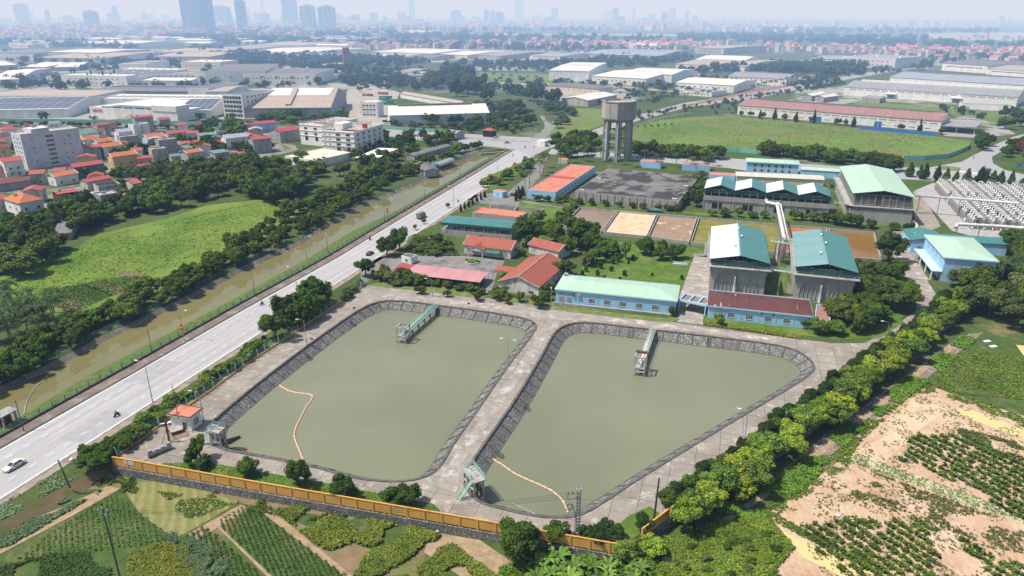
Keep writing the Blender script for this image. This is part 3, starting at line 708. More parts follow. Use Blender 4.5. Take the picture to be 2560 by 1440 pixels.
# ================================================================= BUILDINGS
WM = {}
def win_mesh(w, h, nx, nz, fm, pm):
 key = (w, h, nx, nz, fm.name if fm else '', pm.name)
 if key in WM: return WM[key]
 f = MB(); t = .06 if w < 2.5 else .08
 if fm:
  for x0, x1, z0, z1 in ((0,w,0,t),(0,w,h-t,h),(0,t,t,h-t),(w-t,w,t,h-t)): f.box(x0, x1, -.07, 0, z0, z1)
  for i in range(1, nx): f.box(w*i/nx-t/2, w*i/nx+t/2, -.06, 0, t, h-t)
  for i in range(1, nz): f.box(t, w-t, -.055, 0, h*i/nz-t/2, h*i/nz+t/2)
  f.box(-.06, w+.06, -.12, 0, -.09, -.003)
 p = MB().box(t if fm else 0, w-t if fm else w, -.03, 0, t if fm else 0, h-t if fm else h)
 WM[key] = (f.mesh('window', fm) if fm else None, p.mesh('pane', pm)); return WM[key]
def roof_mb(kind, w, d, h, rise, ov, th=.14):
 """roof above eave height h; returns (roof mesh builder, gable faces)"""
 mb = MB(); g = []
 x0, x1, y0, y1 = -ov, w+ov, -ov, d+ov
 if kind == 'gx': tops = [[(x0,y0,h),(x1,y0,h),(x1,d/2,h+rise),(x0,d/2,h+rise)], [(x0,d/2,h+rise),(x1,d/2,h+rise),(x1,y1,h),(x0,y1,h)]]; g = [[(0,0,h),(0,d/2,h+rise-.05),(0,d,h)], [(w,0,h),(w,d,h),(w,d/2,h+rise-.05)]]
 elif kind == 'gy': tops = [[(x0,y0,h),(w/2,y0,h+rise),(w/2,y1,h+rise),(x0,y1,h)], [(w/2,y0,h+rise),(x1,y0,h),(x1,y1,h),(w/2,y1,h+rise)]]; g = [[(0,0,h),(w,0,h),(w/2,0,h+rise-.05)], [(0,d,h),(w/2,d,h+rise-.05),(w,d,h)]]
 elif kind == 'hip':
  k = min(w, d)/2+ov
  if w >= d: a, b = (x0+k, d/2, h+rise), (x1-k, d/2, h+rise); tops = [[(x0,y0,h),(x1,y0,h),b,a],[(x1,y1,h),(x0,y1,h),a,b],[(x0,y1,h),(x0,y0,h),a],[(x1,y0,h),(x1,y1,h),b]]
  else: a, b = (w/2, y0+k, h+rise), (w/2, y1-k, h+rise); tops = [[(x0,y0,h),(x1,y0,h),a],[(x1,y1,h),(x0,y1,h),b],[(x0,y1,h),(x0,y0,h),a,b],[(x1,y0,h),(x1,y1,h),b,a]]
 elif kind == 'shed': tops = [[(x0,y0,h),(x1,y0,h),(x1,y1,h+rise),(x0,y1,h+rise)]]; g = [[(0,0,h),(0,d,h+rise-.05),(0,d,h)],[(w,0,h),(w,d,h),(w,d,h+rise-.05)],[(0,d,h),(0,d,h+rise-.05),(w,d,h+rise-.05),(w,d,h)]]
 else: tops = [[(x0,y0,h),(x1,y0,h),(x1,y1,h),(x0,y1,h)]]
 for tp in tops:
  up = [V(p)+V((0,0,th)) for p in tp]; n = len(tp)
  mb.face(up); mb.face([V(p) for p in reversed(tp)])
  for i in range(n):
   j = (i+1) % n
   mb.face([tp[i], tp[j], up[j], up[i]])
 return mb, g
def building(name, label, cat, A, B, P, h, roof='gx', rise=1.5, wall=None, rm=None, ov=.4, group=None, wins=(), z=0, dep=None, base=-.3, parapet=.5, pm=None, th=.14, storeys=0, fm=None, trim=None, roof_kw=None):
 wall = wall or white
 a, b = G(A, h+z), G(B, h+z); u = b-a; w = u.length; rz = math.atan2(u.y, u.x)
 n = V((-u.y, u.x, 0))/w
 d = dep if dep else abs((G(P, h+z)-a).dot(n))
 t = thing(name, label, cat, (a.x, a.y, z), rz, group)
 flat = roof == 'flat'
 rmb, gab = roof_mb('flat' if flat else roof, w, d, h, rise, ov if not flat else -.25, th if not flat else .1)
 wb = MB(); wb.box(0, w, 0, d, base, h)
 for g in gab: wb.face(g)
 if flat:
  for q in ((0,w,0,.22),(0,w,d-.22,d),(0,.22,.22,d-.22),(w-.22,w,.22,d-.22)): wb.box(*q, h, h+parapet)
 wb.build('wall', wall, t)
 if rm: rmb.build('roof', rm, t)
 if trim:
  tb = MB(); e = ov+.08
  tb.box(-e, w+e, -e, -e+.22, h-.35, h+.1); tb.box(-e, -e+.22, -e+.22, d+e, h-.35, h+.1); tb.box(w+e-.22, w+e, -e+.22, d+e, h-.35, h+.1); tb.box(-e, w+e, d+e, d+e+.2, h-.35, h+.3); tb.build('eaves_trim', trim, t)
 if storeys:
  sb = MB(); fh = h/storeys
  for i in range(1, storeys): sb.box(-.08, w+.08, -.08, d+.08, fh*i-.12, fh*i+.05)
  sb.build('floor_band', pm or concrete_l, t)
 for spec in wins: add_wins(t, w, d, *spec, fm=fm)
 t['_w'] = 0; del t['_w']
 return t, w, d
def add_wins(t, w, d, face, n, zs, ww, wh, nx=2, nz=1, m0=.1, m1=.1, pm=None, fm='def', name='window', skip=()):
 pm = pm or glass; fr = whitem if fm in ('def', None) else fm
 if fm == 'none': fr = None
 L_ = w if face in 'fb' else d
 me = win_mesh(ww, wh, nx, nz, fr, pm)
 for zi, z in enumerate(zs):
  for i in range(n):
   if (i, zi) in skip: continue
   s = L_*(m0+(1-m0-m1)*(i+.5)/n)-ww/2
   if face == 'f': loc, r = (s, -.004, z), 0
   elif face == 'b': loc, r = (w-s, d+.004, z), PI
   elif face == 'l': loc, r = (-.004, d-s, z), -PI/2
   else: loc, r = (w+.004, s, z), PI/2
   if me[0]:
    o = link(name, me[0], t, loc, r); link('pane', me[1], o)
   else: link(name, me[1], t, loc, r)
def vent(t, x, y, z, r=.35, m=None, name='roof_ventilator'):
 MB().lathe([(0,z-.1),(r*.5,z-.1),(r*.5,z+.5),(r,z+.55),(r*1.1,z+.9),(r*.5,z+1.15),(0.01,z+1.2)], 10, (x,y)).build(name, m or whitem, t, smooth=True)
def tank(t, x, y, z, L_=1.8, r=.5, name='water_tank'):
 k = MB(); k.tube((x-L_/2,y,z+r+.35),(x+L_/2,y,z+r+.35), r, n=12)
 for s in (-.6,.6): k.box(x+s-.05, x+s+.05, y-.4, y+.4, z, z+.5)
 k.build(name, steel, t)
t, w, d = building('pump_house', 'long light blue single storey building with pale mint hip roof and five grid windows', 'building', (1390,722), (1691,752), (1697,716), 5.2, 'hip', 1.3, bluewall, r_mint, .35, trim=bluetrim, base=-.2)
add_wins(t, w, d, 'f', 5, [1.2], 2.1, 1.7, 3, 3, .24, .1)
for x in (1.2, 4.0):
 dm = MB(); dm.box(0,1.7,-.06,0,0,2.6); o = dm.build('door', mat('grey_steel_door',(.33,.34,.36),(.28,.29,.31),.8,.5), t, (x,-.003,.05))
 MB().box(.82,.88,-.1,-.061,.05,2.5).build('door_seam', darkconc, o)
 MB().box(0,1.7,-.04,0,3.4,3.9).build('vent_grille', mat('vent_grey',(.3,.3,.32),(.2,.2,.22),2,.6), t, (x,-.003,0))
ac = MB().box(0,1,-.5,0,0,.8).build('air_conditioner', whitem, t, (7.6,-.003,3.3)); MB().lathe([(.01,0),(.3,0),(.3,.03),(.01,.03)],12).build('fan', darkconc, ac, (.45,-.5,.4), (PI/2,0,0))
MB().box(0,.5,-.4,0,0,1).build('cable_box', darkconc, t, (6.0,-.003,3.2))
for i in (1,2,3,4,5): MB().box(w*i/6-.04+1.3, w*i/6+.04+1.3, -.1, 0, 0, 4.8).build('drain_pipe', bluetrim, t)
tank(t, 1.0, d-1, 5.4, 1.4)
k = MB(); k.box(-.5, w+.5, -.5, 0, -.1, .25); k.build('plinth', concrete_l, t)
a, b = G((1697,748),4.2), G((1766,762),4.2); u = (b-a); w = u.length
t = thing('entrance_canopy', 'flat blue edged concrete gateway canopy between the two blue buildings', 'canopy', (a.x,a.y,0), math.atan2(u.y,u.x))
k = MB(); k.box(0,w,0,.35,3.5,4.3); k.box(0,w,6.6,6.95,3.5,4.3)
for x in (0,w/3,2*w/3,w-.3): k.box(x,x+.3,.35,6.6,3.6,4.2)
k.build('beam_frame', bluetrim, t); MB().box(.3,w-.3,.35,6.6,3.45,3.58).build('slab', mat('rust_stained_slab',(.28,.2,.16),(.17,.12,.1),.8,.9), t)
for x in (.05, w-.45):
 for y in (0,6.6): MB().box(x,x+.35,y,y+.35,-.1,3.5).build('post', bluewall, t)
t, w, d = building('store_building', 'light blue building with rust streaked maroon hip roof and four grid windows', 'building', (1771,763), (2031,790), (2041,754), 4.6, 'hip', 1.1, bluewall, r_rust, .35, trim=bluetrim)
add_wins(t, w, d, 'f', 4, [1.1], 2.1, 1.6, 3, 3, .14, .14)
for i in range(1,6): MB().box(w*i/6-.18, w*i/6+.18, -.35, 0, 3.7, 4.2).build('corbel', bluetrim, t); MB().box(w*i/6-.04, w*i/6+.04, -.1, 0, 0, 3.7).build('drain_pipe', bluetrim, t)
for f in (.52,.63): MB().box(w*f,w*f+.5,-.05,0,3.3,3.8).build('vent_opening', black, t)
t, w, d = building('store_annex', 'low flat terracotta roofed annex at the right end of the rusty roofed building', 'building', (2036,800), (2075,806), (2065,765), 2.8, 'flat', 0, bluewall, mat('dull_red_flat_roof',(.33,.17,.14),(.25,.13,.11),.8,.9), parapet=.2)
def caps(t, w, d, z, zr):
 for x, y in ((w+.42,-.4),(w+.42,d+.4),(-.42,-.4)): MB().bar((x,y,z),(x,d/2,zr),.32,.25).build('verge_cap', concrete_l, t)
def tiled(name, label, A, B, P, h, kind, rise, **k):
 return building(name, label, 'house', A, B, P, h, kind, rise, offwhite, t_red, .45, **k)
t, w, d = building('office_house', 'long weathered white house with red tiled gable roof and its gable toward the pond', 'house', (1247,703), (1347,719), (1396,655), 3.6, 'gy', 3.0, offwhite, t_red, .4)
add_wins(t, w, d, 'f', 1, [.6], 1.9, 1.3, 3, 1, .68, .06); add_wins(t, w, d, 'r', 5, [1.0], 1.2, 1.3, 2, 1)
k = MB(); k.box(w+.1, w+.4, -.3, d+.3, 3.3, 3.65); k.box(-.4,-.1,-.3,d+.3,3.3,3.65); k.build('eaves_gutter', darkconc, t)
k = MB(); k.bar((-.3,-.42,3.75),(w/2,-.42,6.75),.3,.28); k.bar((w+.3,-.42,3.75),(w/2,-.42,6.75),.3,.28); k.bar((w/2,-.5,6.82),(w/2,d+.4,6.82),.3,.22); k.build('ridge_cap', concrete_l, t)
pr, g = roof_mb('gx', 7.5, 4.5, 2.9, 1.2, .2); ob = pr.build('porch_roof', t_red, t, (-7.3, d*.42, 0))
for y in (0,4.2): MB().box(0,.3,y,y+.3,-.1,2.9).build('porch_post', offwhite, t, (-7.2, d*.42, 0))
t, w, d = tiled('office_wing', 'square red tiled wing with white gable wall behind the long tiled house', (1322,612), (1395,630), (1407,603), 3.6, 'gx', 2.0, dep=9)
caps(t, w, d, 3.8, 5.75)
t, w, d = tiled('gatehouse_office', 'red tiled white house with gabled porch and small teal awning', (1160,612), (1276,626), (1303,592), 3.8, 'gx', 2.6, dep=11)
add_wins(t, w, d, 'f', 4, [1.2], 1.0, .9, 2, 1, .6, .05); add_wins(t, w, d, 'r', 4, [1.6], 1.2, .7, 3, 1, fm=whitem);
caps(t, w, d, 4.0, 6.5)
pr, g = roof_mb('gy', 7.0, 7.0, 3.2, 1.9, .3); pr.build('porch_roof', t_red, t, (3.0,-3.2,0))
k = MB(); k.face([(3.0,-3.2,3.2),(10,-3.2,3.2),(6.5,-3.2,5.0)]); k.box(3.0,10.0,-3.2,-3.0,2.8,3.2); k.build('porch_gable', offwhite, t)
for x in (3.2,9.5): MB().box(x,x+.35,-3.15,-2.8,-.1,2.8).build('porch_post', offwhite, t)
MB().bar((10.6,-1.8,2.9),(17.0,-1.8,2.9),3.6,.08).build('awning', r_tealx, t)
a, b, c = G((1012,685),3.0), G((1200,706),3.0), G((1222,681),3.0); u = b-a; w = u.length; d = abs((c-b).dot(V((-u.y,u.x,0))/w))
t = thing('carport', 'long open carport with faded pink curved roof', 'carport', (a.x,a.y,0), math.atan2(u.y,u.x))
k = MB(); arc = [(0,3.0),(d*.25,3.35),(d*.5,3.5),(d*.75,3.4),(d,3.1)]
for (y0,z0),(y1,z1) in zip(arc, arc[1:]): k.face([(0,y0,z0),(w,y0,z0),(w,y1,z1),(0,y1,z1)]); k.face([(0,y1,z1-.06),(w,y1,z1-.06),(w,y0,z0-.06),(0,y0,z0-.06)])
k.build('roof', r_pink, t)
MB().bar((-6.5,d/2,2.85),(-.2,d/2,2.85), d, .07).build('roof_extension', r_redx, t)
for i in range(8):
 for y in (.3, d-.3): MB().tube((w*i/7*.98+.1,y,-.1),(w*i/7*.98+.1,y,3.05),.07,n=6).build('post', steel, t)
k = MB(); k.box(0,w,-.8,-.6,0,.9); k.build('low_wall', rust, t)
for i in range(11):
 x = 1.5+i*2.6;
t, w, d = building('screening_shed', 'teal sheet roofed open shed with grey machinery inside', 'shed', (1103,556), (1279,571), (1294,540), 6.2, 'gx', .9, concrete, r_tealx, .2, dep=11.5)
for c in list(COL.objects):
 if c.parent == t and c.name.startswith('wall'):
  k = MB(); k.box(0,w,0,d,-.3,3.0); k.box(0,w,0,.1,5.4,6.1); c.data = k.mesh('wall', concrete)
k = MB(); k.box(-.3,w+.3,-.3,-.1,5.2,6.1); k.build('fascia', mat('dark_teal_fascia',(.03,.1,.09),(.025,.08,.075),.6,.6), t)
for i in range(7):
 for y in (.2,d-.2): MB().box(w*i/6-.12,w*i/6+.12,y-.12,y+.12,3.0,6.2).build('post', concrete_l, t)
for i in range(5):
 k = MB(); x = 2+i*5.2; k.bar((x,1.2,3.3),(x+1.6,6,5.0),1.2,.3); k.box(x+1.8,x+3.0,.8,2.2,3.0,4.4); k.tube((x-.5,.7,3.5),(x+3.6,.7,3.5),.18); k.build('screening_machine', mat('machine_grey_blue',(.35,.42,.48),(.2,.26,.3),.8,.5), t)
t, w, d = building('grit_building', 'low building with flat terracotta roof behind the teal shed', 'building', (1180,532), (1300,545), (1305,530), 3.0, 'flat', 0, concrete, terra, parapet=.4)
def basin(name, label, quad, h, inner, divs=0, cat='tank', wl=.5, wallm=None, level=None):
 """open tank: quad = four px corners (front-left, front-right, back-right, back-left) of its rim"""
 w4 = px(quad, h); c = sum(w4, V())/4; t = thing(name, label, cat, (c.x,c.y,0))
 lp = [p-c for p in w4]; lp = [V((p.x,p.y,0)) for p in lp]
 k = MB(); o = lp; i_ = inset(lp, .35); up = V((0,0,h))
 ribbon(k, [p+up for p in o], [p+up for p in i_], True); ribbon(k, [p-V((0,0,.2)) for p in o], [p+up for p in o], True); ribbon(k, [p+up for p in i_], [p-V((0,0,.5)) for p in i_], True)
 k.build('basin_wall', wallm or concrete, t)
 sheet('basin_floor', [V((p.x,p.y,level if level is not None else h-wl)) for p in inset(lp,.2)], inner, kind=None).parent = t
 for f in divs or ():
  a = lp[0].lerp(lp[1], f); b = lp[3].lerp(lp[2], f); MB().bar(a+up*.5+V((0,0,.02)), b+up*.5+V((0,0,.02)), .4, h).build('divider', concrete_l, t)
 return t
basin('open_basin', 'pair of empty dark concrete basins behind the teal shed', [(1226,520),(1345,533),(1361,521),(1225,512)], 1.6, darkconc, divs=(.5,), wl=1.9)
t, w, d = building('sentry_box', 'small light blue guard booth with orange red roof at the site entrance', 'booth', (1233,476), (1256,481), (1262,474), 3.3, 'flat', 0, bluewall, terra, dep=4.2, parapet=.12)
add_wins(t, w, d, 'f', 1, [1.2], 1.3, 1.0, 2, 1); add_wins(t, w, d, 'r', 1, [1.2], 1.2, 1.0, 2, 1)
t, w, d = building('gate_hut', 'small grey roofed white hut beside the asphalt forecourt', 'booth', (1003,640), (1028,645), (1039,634), 2.8, 'flat', 0, white, darkconc, dep=4, parapet=.15)
add_wins(t, w, d, 'f', 1, [.9], 1.2, 1.1, 2, 1)
t, w, d = building('workshop', 'long light blue building with flat terracotta roof beside the palm trees', 'building', (1317,475), (1389,482), (1461,415), 4.6, 'flat', 0, bluewall, terra, parapet=.45, pm=bluetrim, trim=None)
add_wins(t, w, d, 'f', 3, [1.4], 2.2, 1.2, 3, 1, fm=bluetrim); add_wins(t, w, d, 'r', 10, [1.6], 1.8, 1.3, 2, 1)
k = MB(); k.box(.25,w-.25,d*.47,d*.53,4.71,4.95); k.build('roof_joint', mat('crimson_joint',(.42,.07,.06),(.36,.06,.05),.5,.8), t)
k = MB(); k.box(-.15,.1,-.15,d+.1,4.6,5.1); k.build('black_parapet_edge', darkconc, t)
a, b, c = G((1428,480),5.2), G((1697,503),5.2), G((1726,436),5.2)
t, w, d = building('covered_reservoir', 'huge covered concrete reservoir with black stained flat roof', 'tank', (1438,478), (1697,503), (1724,438), 5.2, 'flat', 0, concrete, m_bigtank, parapet=.12, th=.1)
k = MB(); k.box(0,w,d*.5-.15,d*.5+.15,5.28,5.6); k.build('roof_kerb', concrete_l, t)
for x, y in ((1.5,2),(w-4,2),(1.5,d*.5+1),(w-4,d*.5+1.0)): MB().box(x,x+2.8,y,y+2.2,5.25,5.75).build('access_hatch', concrete_l, t)
for i in range(14): MB().box(w*(i+.5)/14-.15, w*(i+.5)/14+.15, -.3, 0, -.1, 5.0).build('buttress', concrete, t)
bb = lambda f: (1449+(2185-1449)*f, 517+(579-517)*f)
beds = [('settling basin full of muddy brown water, leftmost of the row', [(1405,566),(1507,579),(1596,524),(1449,517)], m_brownw), ('drying bed of pale sand in the row of basins', [(1512,579),(1620,593),(1695,533),(1600,525)], m_sand),
('drying bed of brown and cream sludge in the row of basins', [(1626,592),(1724,606),(1742,541),(1702,534)], m_sandb)]
beds = [(beds[0][0], [(1405,566),(1466,579),(1544,525),(1449,517)], m_brownw)]
def bed(lab, q, m): basin('drying_bed', lab, q, 1.5, m, cat='drying bed', level=.55)
bed('settling basin full of muddy brown water, leftmost of the row', [(1405,564),(1504,578),(1543,525),(1449,517)], m_brownw)
bed('drying bed of pale cream sand beside the muddy basin', [(1507,579),(1617,590),(1642,534),(1546,525)], m_sand)
bed('drying bed of brown sludge streaked with cream sand', [(1620,590),(1723,604),(1743,542),(1646,534)], m_sandb)
bed('olive overgrown drying bed left of the white and teal filter hall', [(1727,604),(1830,618),(1846,551),(1747,543)], m_olive)
bed('olive overgrown drying bed behind the white and teal filter hall', [(1835,618),(1945,630),(1958,561),(1850,552)], m_olive)
bed('sludge bed of bright orange water right of the white pipe', [(1950,630),(2070,640),(2068,569),(1962,562)], m_orange)
bed('sludge bed of dark amber water nearest the big dark tree', [(2074,640),(2205,648),(2186,580),(2072,570)], m_amber)
tealf = mat('dark_teal_fascia',(.03,.1,.09),(.025,.08,.075),.6,.6)
def filter_hall(label, A, B, P, h, rl, rise=2.0, wallh=9.6):
 a, b = G(A, h), G(B, h); u = b-a; w = u.length; n = V((-u.y,u.x,0))/w; d = abs((G(P,h)-a).dot(n))
 t = thing('filter_hall', label, 'building', (a.x,a.y,0), math.atan2(u.y,u.x))
 k = MB(); k.box(.3,w-.3,.3,d-.3,-.3,wallh);
 k.box(.0,w,-.05,.3,wallh-2.4,wallh+.1); k.box(w-.3,w,.3,d-.3,wallh-2.4,wallh+.1); k.box(0,.3,.3,d-.3,wallh-2.4,wallh+.1)
 k.build('concrete_body', concrete, t)
 k = MB();
 for i in range(12): k.tube((w*.1+i*w*.07,.2,-.1),(w*.1+i*w*.07,.2,4.2),.12,n=6); k.tube((w*.1+i*w*.07,.3,4.2),(w*.1+i*w*.07,-.25,4.2),.12,n=6)
 k.build('wall_pipe', concrete_l, t)
 k = MB(); k.path([(w*.46,-.5,-.1),(w*.46,-.5,5.6),(w*.46,-.3,6.1),(w*.46,.4,6.3)],.42,8); k.build('riser_pipe', steel, t, smooth=True)
 for i in range(5):
  for y in (.4,d-.4): MB().box(w*i/4*.96+.1,w*i/4*.96+.4,y-.15,y+.15,wallh,h).build('column', concrete_l, t)
 k = MB(); k.box(-.2,w+.2,-.15,.0,h-1.7,h-.55); k.box(w,w+.15,0,d,h-1.7,h-.3); k.box(-.2,0,0,d,h-1.7,h-.3); k.build('fascia', tealf, t)
 k = MB(); k.bar((0,-.1,h-.3),(w,-.1,h-.3),.1,.14)
 nseg = 12
 for i in range(nseg):
  x = w*i/nseg; x2 = w*(i+1)/nseg; top = lambda x: h+rise*(1-abs(x/w*2-1))-.1
  k.bar((x,-.1,h-.3 if i%2 else top(x)),(x2,-.1,top(x2) if i%2 else h-.3),.09,.09); k.bar((x,-.1,top(x)),(x2,-.1,top(x2)),.1,.12)
 k.build('truss', steel, t)
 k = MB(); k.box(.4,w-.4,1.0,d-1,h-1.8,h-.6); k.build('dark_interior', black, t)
 rb = MB()
 for sgn, nm in ((0,rl),(1,r_teal)):  # the left slope's sheet has the glare painted into its colour
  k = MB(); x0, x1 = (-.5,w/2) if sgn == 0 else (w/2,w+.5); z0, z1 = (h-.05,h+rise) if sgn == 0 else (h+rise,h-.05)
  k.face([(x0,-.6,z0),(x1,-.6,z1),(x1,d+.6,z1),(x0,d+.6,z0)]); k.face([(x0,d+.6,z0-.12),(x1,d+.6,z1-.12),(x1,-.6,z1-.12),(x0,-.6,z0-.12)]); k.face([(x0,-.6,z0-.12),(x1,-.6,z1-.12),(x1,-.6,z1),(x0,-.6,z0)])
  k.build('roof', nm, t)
 MB().bar((w/2,-.6,h+rise+.05),(w/2,d+.6,h+rise+.05),.6,.08).build('ridge_cap', r_tealm, t)
 rail(t, [(-1.2,-1.2,wallh+.1),(w+1.2,-1.2,wallh+.1),(w+1.2,d,wallh+.1)]); rail(t, [(-1.2,-1.2,wallh+.1),(-1.2,d,wallh+.1)])
 k = MB(); k.box(-1.3,w+1.3,-1.3,-.05,wallh-.2,wallh+.08); k.box(w,w+1.3,-.05,d,wallh-.2,wallh+.08); k.box(-1.3,0,-.05,d,wallh-.2,wallh+.08); k.build('walkway', concrete_l, t)
 for f, g_ in ((.42,.25),(.55,.55),(.5,.8)): vent(t, w*f, d*g_, h+rise-.3, .45)
 return t, w, d
def rail(t, pts, h=1.1, sp=1.6, m=None, name='railing', r=.035, mids=2):
 k = MB(); P_ = [V(p) for p in pts]
 for a, b in zip(P_, P_[1:]):
  L_ = (b-a).length; n = max(1, round(L_/sp))
  for i in range(n+1): q = a.lerp(b, i/n); k.tube(q, q+V((0,0,h)), r, n=4, caps=False)
  for j in range(1, mids+1): z = V((0,0,h*j/mids)); k.tube(a+z, b+z, r, n=4, caps=False)
 return k.build(name, m or greenrail, t)
t, w, d = filter_hall('tall filter hall whose left roof slope is white with glare and right slope teal', (1778,645), (1922,657), (1920,577), 12.4, r_tealglare)
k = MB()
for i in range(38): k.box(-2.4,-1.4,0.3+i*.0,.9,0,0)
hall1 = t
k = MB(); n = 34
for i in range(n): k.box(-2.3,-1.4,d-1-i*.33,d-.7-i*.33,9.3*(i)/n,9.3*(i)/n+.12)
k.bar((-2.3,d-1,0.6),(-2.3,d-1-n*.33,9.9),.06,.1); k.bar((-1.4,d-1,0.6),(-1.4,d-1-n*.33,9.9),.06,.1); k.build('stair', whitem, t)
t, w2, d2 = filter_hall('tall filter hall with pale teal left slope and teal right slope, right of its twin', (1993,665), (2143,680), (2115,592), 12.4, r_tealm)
def bridge(name, label, A, B, z, wd=1.4, cat='footbridge', legs=(.5,)):
 a, b = G(A,z), G(B,z); u = b-a; L_ = u.length
 t = thing(name, label, cat, (a.x,a.y,0), math.atan2(u.y,u.x))
 MB().box(0,L_,-wd/2,wd/2,z-.25,z).build('deck', concrete_l, t); rail(t, [(0,-wd/2,z),(L_,-wd/2,z)]); rail(t, [(0,wd/2,z),(L_,wd/2,z)])
 for f in legs: MB().box(L_*f-.2,L_*f+.2,-.2,.2,-.2,z-.25).build('leg', concrete, t)
 return t
bridge('link_bridge', 'green railed footbridge joining the front corners of the twin filter halls', (1918,672), (1988,682), 9.6)
bridge('link_bridge', 'footbridge joining the backs of the twin filter halls under the white pipe', (1926,602), (1984,610), 9.6)
def pipe(name, label, pts, r, m=pipewhite, cat='pipe', sup=()):
 w = [G(p[:2], p[2]) for p in pts]; o = w[0].copy(); o.z = 0
 t = thing(name, label, cat, o); k = MB(); pp = [q-o for q in w]
 sm = [pp[0]]
 for i in range(1, len(pp)-1):
  a, b, c = pp[i-1], pp[i], pp[i+1]; e = min(r*2.2, (b-a).length*.4, (c-b).length*.4)
  sm += [b+(a-b).normalized()*e, b*.5+(b+(a-b).normalized()*e)*.25+(b+(c-b).normalized()*e)*.25, b+(c-b).normalized()*e]
 sm.append(pp[-1]); k.path(sm, r, 12); k.build('pipe_run', m, t, smooth=True)
 k = MB()
 for p, d in along(sm, 3.0, 1.0): k.tube(p-d*.08, p+d*.08, r*1.18, n=12)
 k.build('flange', m, t)
 for p, d in along(sm, 9.0, 3.0):
  if p.z > 1.5: MB().box(p.x-.15,p.x+.15,p.y-.15,p.y+.15,-.1,p.z-r).build('support', concrete, t)
 return t
pipe('water_main', 'big white twin elbowed pipe running from the sawtooth hall to the twin filter halls', [(1916,497,9.5),(1916,506,8.0),(1943,511,8.0),(1962,600,9.2),(1962,600,7.2)], .75)
pipe('water_main', 'narrower white pipe beside the big white pipe above the orange bed', [(1943,506,9.2),(1952,512,9.2),(1972,602,9.4)], .38)
a = G((1945,655),0); t = thing('pipe_tower', 'steel lattice pipe tower between the twin filter halls', 'tower', (a.x,a.y,0), math.radians(-16.5))
k = MB()
for x in (-1.8,1.8):
 for y in (-1.5,1.5): k.tube((x,y,0),(x,y,10),.14,n=6)
for z in (2.5,5,7.5,10):
 k.bar((-1.8,-1.5,z),(1.8,-1.5,z),.15,.2); k.bar((-1.8,1.5,z),(1.8,1.5,z),.15,.2); k.bar((-1.8,-1.5,z),(-1.8,1.5,z),.15,.2); k.bar((1.8,-1.5,z),(1.8,1.5,z),.15,.2)
for z in (0,2.5,5,7.5): k.bar((-1.8,-1.5,z),(1.8,-1.5,z+2.5),.08,.08); k.bar((1.8,-1.5,z),(-1.8,-1.5,z+2.5),.08,.08)
k.build('frame', steel, t); k = MB(); k.path([(-.7,0,0),(-.7,0,9),(-.7,.8,9.8)],.4,8); k.path([(.7,0,0),(.7,0,9),(.7,.8,9.8)],.4,8); k.build('riser_pipe', pipewhite, t, smooth=True)
h = 11.5; a, b = G((1761,470),h), G((2079,492),h); u = b-a; w = u.length; n_ = V((-u.y,u.x,0))/w; d = 20
t = thing('sawtooth_hall', 'concrete hall with four white and teal gabled roofs in a row', 'building', (a.x,a.y,0), math.atan2(u.y,u.x))
k = MB(); k.box(.3,w-.3,.3,d,-.3,7.6);
for i in range(9): k.box(w*i/8*.985,w*i/8*.985+.45,0,.3,-.2,7.8)
k.box(0,w,-.1,.29,5.4,7.7); k.build('concrete_body', concrete, t)
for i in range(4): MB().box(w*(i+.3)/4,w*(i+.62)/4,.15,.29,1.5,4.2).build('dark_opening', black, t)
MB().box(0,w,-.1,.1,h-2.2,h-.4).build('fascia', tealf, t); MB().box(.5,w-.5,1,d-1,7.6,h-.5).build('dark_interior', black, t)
k = MB()
for i in range(17): k.box(w*i/16*.99,w*i/16*.99+.25,-.1,.2,7.6,h-.4)
k.build('column', steel, t)
for i in range(4):
 x0 = w*i/4; x2 = w*(i+1)/4; xm = x0+(x2-x0)*.52; z = h+2.3
 for q0, q1, za, zb, m in ((x0,xm,h,z,r_tealglare),(xm,x2,z,h,r_teal)):  # left slopes take the sheet with glare painted in
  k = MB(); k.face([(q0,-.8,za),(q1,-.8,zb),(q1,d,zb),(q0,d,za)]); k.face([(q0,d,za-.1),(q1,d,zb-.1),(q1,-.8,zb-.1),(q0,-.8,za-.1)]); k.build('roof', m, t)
 k = MB(); k.bar((x0,-.3,h-.2),(x2,-.3,h-.2),.1,.12)
 for j in range(8):
  xa, xb = x0+(x2-x0)*j/8, x0+(x2-x0)*(j+1)/8; tp = lambda x: h+2.3*(1-abs((x-x0)/(x2-x0)*2-1))-.2
  k.bar((xa,-.3,h-.2 if j%2 else tp(xa)),(xb,-.3,tp(xb) if j%2 else h-.2),.08,.08)
 k.build('truss', steel, t)
h = 14; a, b = G((2136,483),h), G((2283,493),h); u = b-a; w = u.length; n_ = V((-u.y,u.x,0))/w; d = abs((G((2230,425),h)-a).dot(n_))
t = thing('filter_hall', 'largest filter hall with broad mint green gable roof and louvred grey walls', 'building', (a.x,a.y,0), math.atan2(u.y,u.x))
k = MB(); k.box(-1,w+1,-1,d,-.3,6.5); k.box(.2,w-.2,.2,d-.2,6.5,8.2); k.build('concrete_body', concrete, t)
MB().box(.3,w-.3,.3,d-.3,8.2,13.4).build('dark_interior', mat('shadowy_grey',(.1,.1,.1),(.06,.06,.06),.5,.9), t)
louv = mat('grey_louvre',(.22,.22,.21),(.12,.12,.12),.5,.8)
